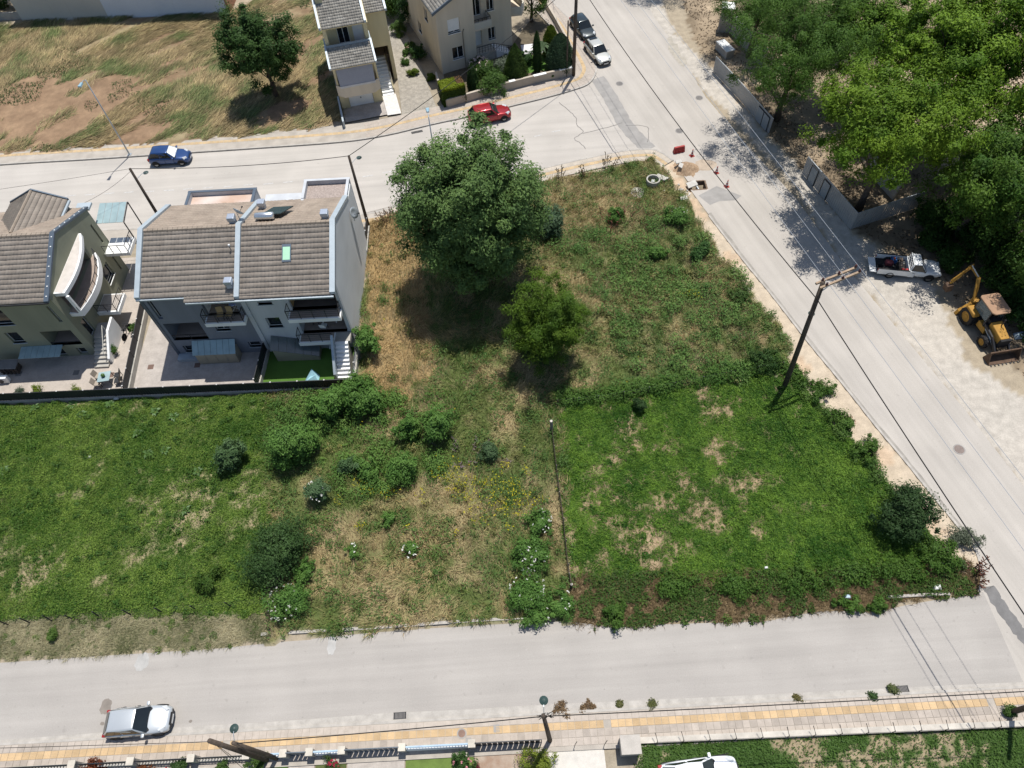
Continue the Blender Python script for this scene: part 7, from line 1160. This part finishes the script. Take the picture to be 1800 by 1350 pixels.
# ---------------- road works ----------------
mRED = M('barrier_red', (.33,.035,.03), rough=.5, var=.1); c = G(1193,267); t = thing('road_barrier', 'dark red plastic road barrier near the soil heap', 'barrier', (c.x,c.y,0), R(12))
obj('body', MB().hexa([(-.55,-.2,0),(.55,-.2,0),(.55,.2,0),(-.55,.2,0),(-.5,-.09,.62),(.5,-.09,.62),(.5,.09,.62),(-.5,.09,.62)]), mRED, t, bevel=.03)
for x in (-.33,0,.33): obj('painted_recess', MB().box(x-.1,x+.1,-.205,-.14,.12,.3), M('barrier_recess_shade', (.2,.02,.02)), t)  # raised darker red blocks, the shade of hollows put into the colour
mCW = M('cone_white', (.6,.58,.56))
def cone(label, px, py):
    p = G(px,py); t = thing('traffic_cone', label, 'traffic cone', (p.x,p.y,.01), R(20), 'traffic cones'); obj('base', MB().box(-.2,.2,-.2,.2,0,.04), mRED, t); pr = [(.15,.04),(.12,.2),(.10,.3),(.075,.44),(.055,.55),(.03,.75)]; obj('cone', MB().lathe(pr+[(.001,.75)], 14), mRED, t, smooth=True); obj('band', MB().lathe([(.124,.2),(.104,.3)], 14).lathe([(.079,.44),(.059,.55)], 14), mCW, t)
cone('traffic cone nearest the red barrier', 1216, 274); cone('traffic cone in the middle, right of the soil heap', 1259, 304); cone('traffic cone nearest the open pit, lowest of three', 1277, 328)
c = G(1205,297); rng = np.random.default_rng(77); gx_, gy_ = np.meshgrid(np.linspace(-1.5,1.5,34),np.linspace(-1.3,1.3,30)); hz = np.exp(-(gx_/.85)**2-(gy_/.75)**2)*.75-.1+.16*(fbm(gx_+c.x,gy_+c.y,2.2,3)-.5)+.1*(vnoise(gx_+c.x,gy_+c.y,6,5)-.5); co = np.stack([gx_,gy_,hz],-1).reshape(-1,3); I = np.arange(34*30).reshape(30,34); qd = np.stack([I[:-1,:-1],I[:-1,1:],I[1:,1:],I[1:,:-1]],-1).reshape(-1,4)
o = npmesh('soil_heap', co, qd, mixcol((.24,.16,.10),(.36,.26,.17),rng.random(len(co))), mGROUND, smooth=True); o.location = (c.x,c.y,0); tag(o, 'brown heap of dug-out soil beside the red barrier', 'soil heap')
for i,(px,py,z,s,r,lb) in enumerate([(1191,293,.5,.32,.3,'broken pale slab lying on the soil heap, upper one'),(1195,299,.45,.34,1.1,'broken pale slab lying on the soil heap, lower one'),(1215,327,.14,.55,.4,'pale slab at the left rim of the open pit'),(1201,351,.12,.35,.2,'pale slab on the dug soil below the pit'),(1312,512,.1,.22,.5,'small pale stone slab at the footway edge'),(1162,317,.25,.6,2.4,'pale stone beam leaning at the concrete ring')]):
    p = G(px,py); t = obj('stone_slab', MB().hexa([(-s,-s*.6,0),(s*.9,-s*.5,.02),(s,s*.6,.04),(-s*.8,s*.5,.05),(-s,-s*.6,.1),(s*.9,-s*.5,.12),(s,s*.6,.14),(-s*.8,s*.5,.12)]), M('slab_pale', (.45,.43,.39)) if i == 0 else bpy.data.materials['slab_pale']); t.location = (p.x,p.y,z); t.rotation_euler = (.1,.08,r); tag(t, lb, 'slab')
c = G(1147,324); t = thing('concrete_ring', 'concrete well ring standing at the edge of the weeds', 'concrete ring', (c.x,c.y,0)); obj('ring', MB().lathe([(.62,-.05),(.62,.62),(.5,.62),(.5,.1),(.001,.1)], 24), mCONC, t, smooth=False); obj('rubble', MB().hexa([(-.2,-.2,.1),(.2,-.15,.1),(.25,.2,.1),(-.15,.25,.1),(-.15,-.15,.4),(.15,-.1,.35),(.2,.15,.4),(-.1,.2,.38)]), mWHITE, t)
c = G(1121,341); o = obj('well_lid', MB().lathe([(.65,0),(.65,.1),(.001,.12)], 20), mCONC); o.location = (c.x,c.y,.08); o.rotation_euler = (.06,.1,0); tag(o, 'flat round concrete lid lying in the grass left of the ring', 'lid')
t = thing('open_pit', 'open trench pit with a pipe and pale cut edges in the road side', 'pit', (pit_c.x,pit_c.y,0)); mEARTH = M('pit_earth', (.16,.11,.075), var=.3, scale=4)
for q in ((-.9,-.72,-.6,.55),(.55,.68,-.6,.55),(-.72,.55,-.68,-.55),(-.72,.55,.48,.6)): obj('pit_wall', MB().box(*q,-1.2,.01), mEARTH, t)
obj('pit_floor', MB().box(-.8,.6,-.6,.55,-1.25,-1.1), mEARTH, t); obj('pipe', MB().tube([(-.1,.4,-.45),(.15,-.5,-.55)], .09, 10), mSTEEL, t)
for i,(px,py,r) in enumerate([(1180,330,.5),(1172,334,.35),(1190,338,.4),(1205,342,.45)]): blot('rubble_patch', px, py, r, r*.6, M('rubble_white', (.45,.42,.38), var=.3, scale=9, fine=.3), g, .07, 30+i)
for px, py, lb in ((1187,334,'pile of pale rubble left of the open pit'),): 
    p = G(px,py); rng_ = random.Random(5); t = thing('rubble_pile', lb, 'rubble', (p.x,p.y,.05))
    for k in range(26): s = rng_.uniform(.05,.12); x, y = rng_.gauss(0,.7), rng_.gauss(0,.35); obj('stone', MB().hexa([(x-s,y-s,0),(x+s,y-s*.8,0),(x+s*.8,y+s,0),(x-s,y+s*.7,0),(x-s*.6,y-s*.6,s),(x+s*.7,y-s*.5,s*.8),(x+s*.5,y+s*.6,s),(x-s*.5,y+s*.5,s*.9)]), bpy.data.materials['slab_pale'], t)
# ---------------- fences and walls of the wood ----------------
mSHEET = M('sheet_metal_grey', (.31,.32,.32), rough=.55, metal=.2, var=.08, scale=.8); mSHEETB = M('sheet_metal_blue', (.25,.28,.30), rough=.55, metal=.2, var=.08)
def sheet_fence(label, px, h, doors=(), step=1.0):
    P = [Vector(p) for p in poly(px)]; t = thing('sheet_fence', label, 'fence', (P[0].x,P[0].y,0)); 
    for a, b in zip(P[:-1],P[1:]):
        d = b-a; L = d.length; n = max(1,round(L/step)); u_ = d/n; q = Vector((-u_.y,u_.x)).normalized()
        for k in range(n):
            s = a+u_*k-P[0]; e = a+u_*(k+1)-u_*.02/u_.length-P[0]; mb = MB(); m_ = 8
            for j in range(m_): x0 = s.lerp(e,j/m_); x1 = s.lerp(e,(j+1)/m_); o_ = q*(.02 if j%2 else 0); mb.hexa([(*(x0+o_),.06),(*(x1+o_),.06),(*(x1+o_+q*.012),.06),(*(x0+o_+q*.012),.06),(*(x0+o_),h),(*(x1+o_),h),(*(x1+o_+q*.012),h),(*(x0+o_+q*.012),h)])
            obj('panel', mb, mSHEET, t)
            if k in doors and (a-P[0]).length < .1:
                f0 = s-q*.06; f1 = e-q*.06; dr = obj('door_frame', MB().bar((*f0,.05),(*f0,h-.15),.06).bar((*f1,.05),(*f1,h-.15),.06).bar((*f0,h-.15),(*f1,h-.15),.06), mDARK, t); obj('door_leaf', MB().hexa([(*f0,.08),(*f1,.08),(*(f1+q*.03),.08),(*(f0+q*.03),.08),(*f0,h-.18),(*f1,h-.18),(*(f1+q*.03),h-.18),(*(f0+q*.03),h-.18)]), mSHEETB, dr)
        obj('top_rail', MB().bar((*(a-P[0]+q*.03),h+.02),(*(b-P[0]+q*.03),h+.02),.06,.05), mSTEEL, t)
    return t
sheet_fence('upper grey sheet metal fence with a doorway along the east road', [(1253,126),(1299,176),(1351,236)], 1.65); sheet_fence('lower grey sheet metal fence with doors, bending at its corner into the wood', [(1409,305),(1450,353),(1494,404.5),(1612,366)], 1.85, doors=(1,3)); 
P = [Vector(p) for p in poly([(1299,176),(1351,236)])]; u_ = (P[1]-P[0]); t = [o for o in bpy.data.objects if o.get('label','').startswith('upper grey sheet')][0]; q = Vector((u_.y,-u_.x)).normalized()*.05
for k0, k1 in ((.58,.74),(.76,.92)):
    f0 = P[0].lerp(P[1],k0)+q-t.location.to_2d(); f1 = P[0].lerp(P[1],k1)+q-t.location.to_2d(); dr = obj('door_frame', MB().bar((*f0,.05),(*f0,1.5),.06).bar((*f1,.05),(*f1,1.5),.06).bar((*f0,1.5),(*f1,1.5),.06), mDARK, t); obj('door_leaf', MB().hexa([(*f0,.08),(*f1,.08),(*(f1+q),.08),(*(f0+q),.08),(*f0,1.47),(*f1,1.47),(*(f1+q),1.47),(*(f0+q),1.47)]), mSHEETB, dr)
c = G(1272,52); t = thing('gate_pillar', 'tall square concrete gate pillar with pale cap at the upper right', 'pillar', (c.x,c.y,0), R(-14)); obj('shaft', MB().box(-.6,.6,-.6,.6,-.1,2.5), mCONC, t); obj('cap', MB().box(-.68,.68,-.68,.68,2.5,2.65), mWHITE, t); obj('painted_niche', MB().box(-.62,-.58,-.35,.15,.3,1.9), mPATCH, t)  # hollow drawn as a darker plate, its shade put into the colour
A_, B_ = G(1283,55), G(1340,118); t = thing('concrete_wall', 'grey concrete wall with pale top running from the gate pillar into the wood', 'wall', (A_.x,A_.y,0)); v2 = (B_-A_).to_2d(); obj('wall', MB().strip([(0,0),tuple(v2)], -.15, .15, -.1, 1.8), mCONC, t); obj('top', MB().strip([(0,0),tuple(v2)], -.2, .2, 1.8, 1.9), mWHITE, t)
A_, B_ = G(1263,84), G(1282,103); t = thing('concrete_kerb_block', 'low concrete ledge at the end of the upper fence', 'wall', (A_.x,A_.y,0)); v2 = (B_-A_).to_2d(); obj('ledge', MB().strip([(0,0),tuple(v2)], -.45, .45, -.1, .8), mCONC, t); obj('top', MB().strip([(0,0),tuple(v2)], -.5, .5, .8, .86), mWHITE, t)
A_, B_ = G(1525,300), G(1570,352); t = thing('inner_wall', 'short grey wall inside the lower fence under the big forking tree', 'wall', (A_.x,A_.y,0)); v2 = (B_-A_).to_2d(); obj('wall', MB().strip([(0,0),tuple(v2)], -.1, .1, -.1, 1.7), mCONC, t); obj('top', MB().strip([(0,0),tuple(v2)], -.13, .13, 1.7, 1.74), mSHEET, t)
A_, B_ = G(1495,160), G(1560,225); t = thing('inner_wall', 'grey wall behind the twin-trunk tree', 'wall', (A_.x,A_.y,0)); v2 = (B_-A_).to_2d(); obj('wall', MB().strip([(0,0),tuple(v2)], -.1, .1, -.1, 1.6), mCONC, t); obj('top', MB().strip([(0,0),tuple(v2)], -.13, .13, 1.6, 1.64), mSHEET, t)
# ---------------- wire fences of the fields ----------------
def post_fence(label, px, n, h, r=.03, m=None, wires=3, big=False, lean=0.0):
    P = [G(*p) for p in px]; t = thing('wire_fence', label, 'fence', (P[0].x,P[0].y,0)); segs = []
    for k in range(n):
        s = k/(n-1)*(len(P)-1); i = min(int(s),len(P)-2); p = P[i].lerp(P[i+1], s-i)-P[0]; segs.append(p); rr2 = r*random.uniform(.8,1.2); obj('post', MB().tube([p+Vector((0,0,-.1)),p+Vector((random.uniform(-.06,.06),random.uniform(-.06,.06)+lean,h*random.uniform(.9,1.05)))], rr2, 6), m or mDARK, t)
    for j in range(wires):
        z = h*(j+1)/(wires+.3); mb = MB()
        for a, b in zip(segs[:-1],segs[1:]): mb.tube([a+Vector((0,0,z)), b+Vector((0,0,z))], .005, 3, cap=False)
        obj('wire', mb, mDARK, t)
    return t
t = post_fence('old wire fence with grey wooden end post on the left side of the clover field', [(970,760),(978,830),(990,920),(998,1000),(1004,1034)], 9, 1.0, .035, M('post_grey', (.17,.155,.13))); p = G(970,760)-Vector(t.location); 
obj('end_post', MB().tube([(p.x,p.y,-.1),(p.x-.05,p.y,1.6)], .11, 10), M('post_weathered', (.2,.18,.16), var=.3, scale=5), t); obj('end_post_top', MB().lathe([(.09,1.6),(.001,1.61)], 10, Matrix.Translation((p.x-.05,p.y,0))), M('post_end_grain', (.5,.46,.4)), t)
nt_ = MB(); Pn = [G(*q)-Vector(t.location) for q in ((970,760),(978,830),(990,920),(998,1000),(1004,1034))]
for a, b in zip(Pn[:-1],Pn[1:]):
    n_ = int((b-a).length/.16)
    for k in range(n_): q = a.lerp(b,k/n_); nt_.bar((q.x,q.y,0),(q.x,q.y,.95),.014)
    for j in range(6): nt_.bar((a.x,a.y,.1+.16*j),(b.x,b.y,.1+.16*j),.014)
obj('added_netting', nt_, M('netting_dark', (.10,.075,.05)), t)  # mesh added to darken the fence line in place of its shadow
post_fence('wire fence with thin dark posts along the upper side of the clover field', [(980,716),(1060,708),(1160,690),(1270,668),(1372,650)], 10, 1.1); post_fence('wire fence with dark posts between left meadow and mown verge', [(-60,1106),(45,1096),(150,1088),(300,1076),(470,1062)], 12, 1.1, .035)
p = G(1004,1034); t = thing('gate_post', 'single short dark post at the lower left corner of the clover field', 'post', (p.x,p.y,0)); obj('shaft', MB().tube([(0,0,-.1),(0,0,.8)], .08, 8), mWOODP, t); obj('top', MB().lathe([(.08,.8),(.001,.82)], 8), M('post_top', (.35,.32,.28)), t)
# ---------------- gardens and walls of the lower street ----------------
gy0 = lambda px: 1350.0-(px/960.0)*50.0
def GP(px, dz=0.0, dy=0.0): p = G(px, gy0(px), 1.1); return Vector((p.x, p.y+dy, dz))
ga = math.atan2((GP(950)-GP(0)).y, (GP(950)-GP(0)).x); mRAILB = M('rail_blue_white', (.36,.46,.55), rough=.4, var=.1)
def pier(label, px, g=None):
    p = GP(px); t = thing('wall_pier', label, 'pier', (p.x,p.y,0), ga, 'white piers of the garden walls'); obj('shaft', MB().box(-.16,.16,-.16,.16,-.1,1.05), mCONC, t); obj('cap', MB().box(-.2,.2,-.2,.2,1.05,1.12), M('cap_cream', (.47,.43,.36), var=.15) if 'cap_cream' not in bpy.data.materials else bpy.data.materials['cap_cream'], t)
for px, lb in ((125,'white garden pier at the far lower left'),(228,'white garden pier left of the rose bush with a red bloom'),(335,'white garden pier right of the rose bush, left of the pole pair'),(432,'white garden pier just behind the pole pair'),(497,'white garden pier left of the narrow gate'),(543,'white garden pier right of the narrow gate'),(600,'white garden pier left of the wide grey gate'),(706,'white garden pier right of the wide grey gate'),(829,'white garden pier left of the black gate')): pier(lb, px)
def wall_seg(label, a, b, kind):
    A, B = GP(a), GP(b); L = (B-A).length; t = thing({'wall':'garden_wall_low','rail':'garden_railing','gate':'driveway_gate','black':'black_gate'}[kind], label, {'wall':'wall','rail':'railing','gate':'gate','black':'gate'}[kind], A, math.atan2((B-A).y,(B-A).x)); A0 = .17; L1 = L-.17
    if kind in ('wall','rail'):
        obj('base', MB().box(A0,L1,-.11,.11,-.1,.55 if kind == 'wall' else .4), mWHITE if kind == 'wall' else mCONC, t); obj('top_rail', MB().tube([(A0,0,.95),(L1,0,.95)], .06 if kind == 'wall' else .03, 8), mRAILB if kind == 'wall' else mDARK, t)
        n = int(L/.18)
        for k in range(n): x = A0+(L1-A0)*(k+.5)/n; obj('baluster', MB().box(x-.02,x+.02,-.02,.02,.4,.9), mWHITE if kind == 'wall' else mDARK, t)
    else:
        mt = M('gate_grey_blue', (.10,.12,.14), rough=.5) if kind == 'gate' else mDARK; obj('frame', MB().box(A0,L1,-.025,.025,.1,.16).box(A0,L1,-.025,.025,1.15,1.21).box(A0,A0+.05,-.025,.025,.1,1.2).box(L1-.05,L1,-.025,.025,.1,1.2), mt, t); n = max(4,int(L/.32))
        for k in range(n): x0 = A0+.06+(L1-A0-.12)*k/n; x1 = A0+.06+(L1-A0-.12)*(k+1)/n-.05; obj('slat', MB().box(x0,x1,-.012,.012,.16,1.15), mt, t)
for a, b, k, lb in ((-30,125,'rail','dark garden railing with white base at the far lower left'),(125,228,'rail','dark garden railing behind red-leaved plants'),(228,335,'rail','dark garden railing behind the rose bush'),(335,432,'rail','garden railing below the pole pair'),(432,497,'wall','short white garden balustrade left of the narrow gate'),(497,543,'gate','narrow grey slatted gate between two white piers'),(543,600,'wall','short white garden balustrade with blue-white top right of the narrow gate'),(600,706,'gate','wide grey slatted driveway gate'),(706,829,'wall','long white garden balustrade with blue-white top rail'),(829,958,'black','black slatted gate next to the pole with the cable tangle')): wall_seg(lb, a, b, k)
def gsheet(name, x0, x1, m, z=.02): return yard(name, [tuple(GP(x0).to_2d()), tuple(GP(x1).to_2d()), tuple((GP(x1)-Vector((0,6,0))).to_2d()), tuple((GP(x0)-Vector((0,6,0))).to_2d())], m, z)
gsheet('garden_lawn', -30, 497, mTURF, .01); gsheet('garden_path', 499, 545, mPATIO, .014); gsheet('garden_lawn', 547, 602, M('garden_bed', (.07,.09,.025), var=.3), .018); gsheet('driveway_paving', 604, 706, mPATIO, .022); gsheet('garden_lawn', 708, 829, M('lawn_bright', (.10,.15,.03), var=.2), .026); gsheet('courtyard_concrete', 831, 958, M('courtyard', (.36,.30,.24), c2=(.22,.13,.08), scale=1.2), .03); gsheet('concrete_apron', 962, 1062, M('apron_pale', (.50,.47,.42), var=.1), .034)
for i,(px,py,r,h,lb,c1,c2,fl,z) in enumerate([(318,1352,.6,1.3,'dark rose bush with one red bloom behind the railing',(.02,.05,.012),(.05,.09,.022),(4,(.45,.01,.02),.12),0),(815,1345,.6,1.2,'dark green garden bush with pink blossoms left of the black gate',(.02,.055,.012),(.05,.10,.022),(6,(.6,.25,.28),.1),0),(942,1356,1.0,1.1,'yellow-green round garden bush below the black gate',(.09,.13,.014),(.2,.24,.035),None,0),(588,1352,.5,1.0,'garden plant with crimson flowers below the narrow gate',(.04,.07,.02),(.08,.11,.03),(14,(.35,.01,.05),.11),0),(170,1358,.7,.9,'red-leaved garden bush behind the railing',(.10,.03,.015),(.22,.07,.03),None,0),(262,1356,.55,.9,'orange-red leaved bush left of the rose bush',(.12,.04,.015),(.24,.09,.03),None,0),(455,1352,.6,1.0,'leafy green bush below the leaning pole pair',(.03,.07,.014),(.07,.12,.025),None,0),(395,1358,.5,.8,'small green bush behind the railing near the pole pair',(.03,.07,.014),(.07,.12,.025),None,0),(840,1358,.45,.5,'small crimson-leaved plant at the courtyard edge',(.12,.02,.03),(.2,.05,.05),None,0),(1770,1252,.3,.8,'weed growing at the foot of the right-hand pole',(.03,.075,.014),(.07,.12,.025),None,.1),(1533,1226,.18,.25,'little weed tuft in the pavement joint near the drain at the right',(.03,.07,.02),(.06,.10,.03),None,.1),(1400,1228,.2,.12,'low brownish weed tuft at the kerb, middle right',(.10,.09,.03),(.16,.14,.05),None,.02),(985,1245,.5,.1,'dry brown weed tuft in the gutter near the pole with the cable tangle',(.14,.09,.05),(.22,.15,.08),None,.02),(1090,1240,.18,.15,'small weed tuft in the gutter right of the pole with the cable tangle',(.08,.09,.03),(.14,.14,.05),None,.02),(1035,1243,.45,.1,'dry brown weed tuft second right of the cable pole',(.14,.09,.05),(.22,.15,.08),None,.02),(1145,1238,.2,.15,'green-brown weed tuft at the kerb near the concrete box',(.07,.09,.03),(.14,.14,.05),None,.02),(1570,1214,.22,.2,'weed tuft growing out of the rusty drain grate',(.06,.09,.03),(.12,.13,.05),None,.02),(1690,1000,.01,.01,'x',GD,GM,None,0)]):
    if lb == 'x': continue
    shrub(lb, px, py, r, h, c1, c2, 700+i, .1, flowers=fl, dense=1.6, name='garden_bush' if h > .45 else 'weed_tuft', cat='bush' if h > .45 else 'weed')
# low wall with bent posts, lawn side
A_, B_ = G(1125,1301,.37), G(1830,1270,.37); d = (B_-A_); L = d.length; t = thing('lawn_wall', 'long low pale wall with bent iron posts beside the rough lawn', 'wall', (A_.x,A_.y,0), math.atan2(d.y,d.x)); obj('wall', MB().box(0,L,-.14,.12,-.1,.32), mCONC, t); obj('coping', MB().box(0,L,-.17,.15,.32,.37), M('coping_white', (.44,.405,.35), var=.18, scale=1.5), t)
for k in range(15): x = .9+k*1.43; q = obj('post', MB().tube([(x,-.16,-.1),(x,-.16,.75),(x-.12,.25,1.05)], .022, 6), mDARK, t)
obj('wire', MB().tube([(.9,-.16,.5),(L-.5,-.16,.5)], .01, 4), mDARK, t)
c = G(1108,1306,1.3); t = thing('concrete_box', 'pale concrete meter box at the end of the low lawn wall', 'concrete box', (c.x,c.y-.1,0), ga); obj('body', MB().box(-.48,.5,-.4,.45,-.1,1.25), mCONC, t); obj('top', MB().box(-.53,.55,-.45,.5,1.25,1.33), M('box_top', (.38,.35,.31), var=.12), t)
for px, py, lb in ((1010,1312,'bent iron rod standing in the concrete apron, left'),(1062,1310,'bent iron rod standing beside the concrete apron, right')):
    p = G(px,py); o = obj('iron_rod', MB().tube([(0,0,0),(0,0,.8),(.1,.1,1.1)], .02, 6), mDARK); o.location = p; tag(o, lb, 'rod')
# litter and stones
for i,(px,py,s,lb) in enumerate([(160,806,.14,'white scrap lying in the left meadow'),(1653,995,.2,'pale stone at the corner of the clover field'),(1645,1034,.28,'pale stones in the verge near the street corner'),(1488,1050,.22,'bluish plastic scrap on the verge'),(1345,1000,.12,'small pale stone at the lower field edge'),(207,703,.2,'pale stone below the dark back fence'),(1790,592,.45,'pale blue plastic bag beside the loader bucket')]):
    p = G(px,py); o = obj('scrap', MB().hexa([(-s,-s*.7,0),(s,-s*.6,0),(s*.9,s*.7,0),(-s*.8,s*.6,0),(-s*.7,-s*.5,s*.6),(s*.6,-s*.4,s*.5),(s*.7,s*.5,s*.7),(-s*.5,s*.4,s*.5)]), M('scrap_pale', (.55,.55,.53)) if i not in (3,6) else M('scrap_blue', (.38,.48,.55)), bevel=.02); o.location = (p.x,p.y,ground_z(p.x,p.y)+.08); tag(o, lb, 'litter')
# reddish dock plants and dry stalk clumps
def stalks(label, px, py, n, h, c, seed, spread=.4):
    rng = np.random.default_rng(seed); b = G(px,py); t = thing('dry_stalks', label, 'dry plant', (b.x,b.y,ground_z(b.x,b.y))); m_ = M('stalk_%d' % seed, c, var=.25, scale=8)
    for k in range(n):
        x, y = rng.normal(size=2)*spread*.5; e = Vector((x*2+rng.normal()*.12,y*2+rng.normal()*.12,h*rng.uniform(.7,1.1))); mb = MB().tube([(x,y,0),e], .02, 4)
        for j in range(6): f = .4+.6*j/6; q = Vector((x,y,0)).lerp(e,f); mb.bar(q, q+Vector((rng.normal()*.1,rng.normal()*.1,.06)), .05, .04)
        obj('stalk', mb, m_, t)
for i,(px,py,n,h,lb,c) in enumerate([(1072,405,7,1.6,'tall reddish brown dock plants among the green weeds',(.13,.05,.03)),(1095,390,5,1.3,'shorter reddish brown dock plants beside the tall ones',(.14,.06,.035)),(985,315,6,1.2,'dark dry stalks near the pavement, left group',(.10,.075,.04)),(1068,300,8,1.3,'dark dry stalks near the pavement, middle group',(.10,.075,.04)),(1030,310,6,1.2,'dark dry stalks between the other stalk groups',(.11,.08,.04)),(675,392,9,1.2,'brown dry stalks beside the wooden pole at the grey house',(.14,.085,.045)),(690,385,7,1.1,'brown dry stalks left of the huge tree',(.14,.085,.045)),(1718,1015,8,1.2,'dark red dry dock plant at the street corner',(.11,.045,.03)),(1705,1000,6,1.0,'second dark red dock plant at the street corner',(.12,.05,.03)),(820,805,16,.5,'grey-purple dead twigs in the middle of the wasteland',(.13,.10,.095))]): stalks(lb, px, py, n, h, c, 900+i, 1.2 if i == 9 else .5)
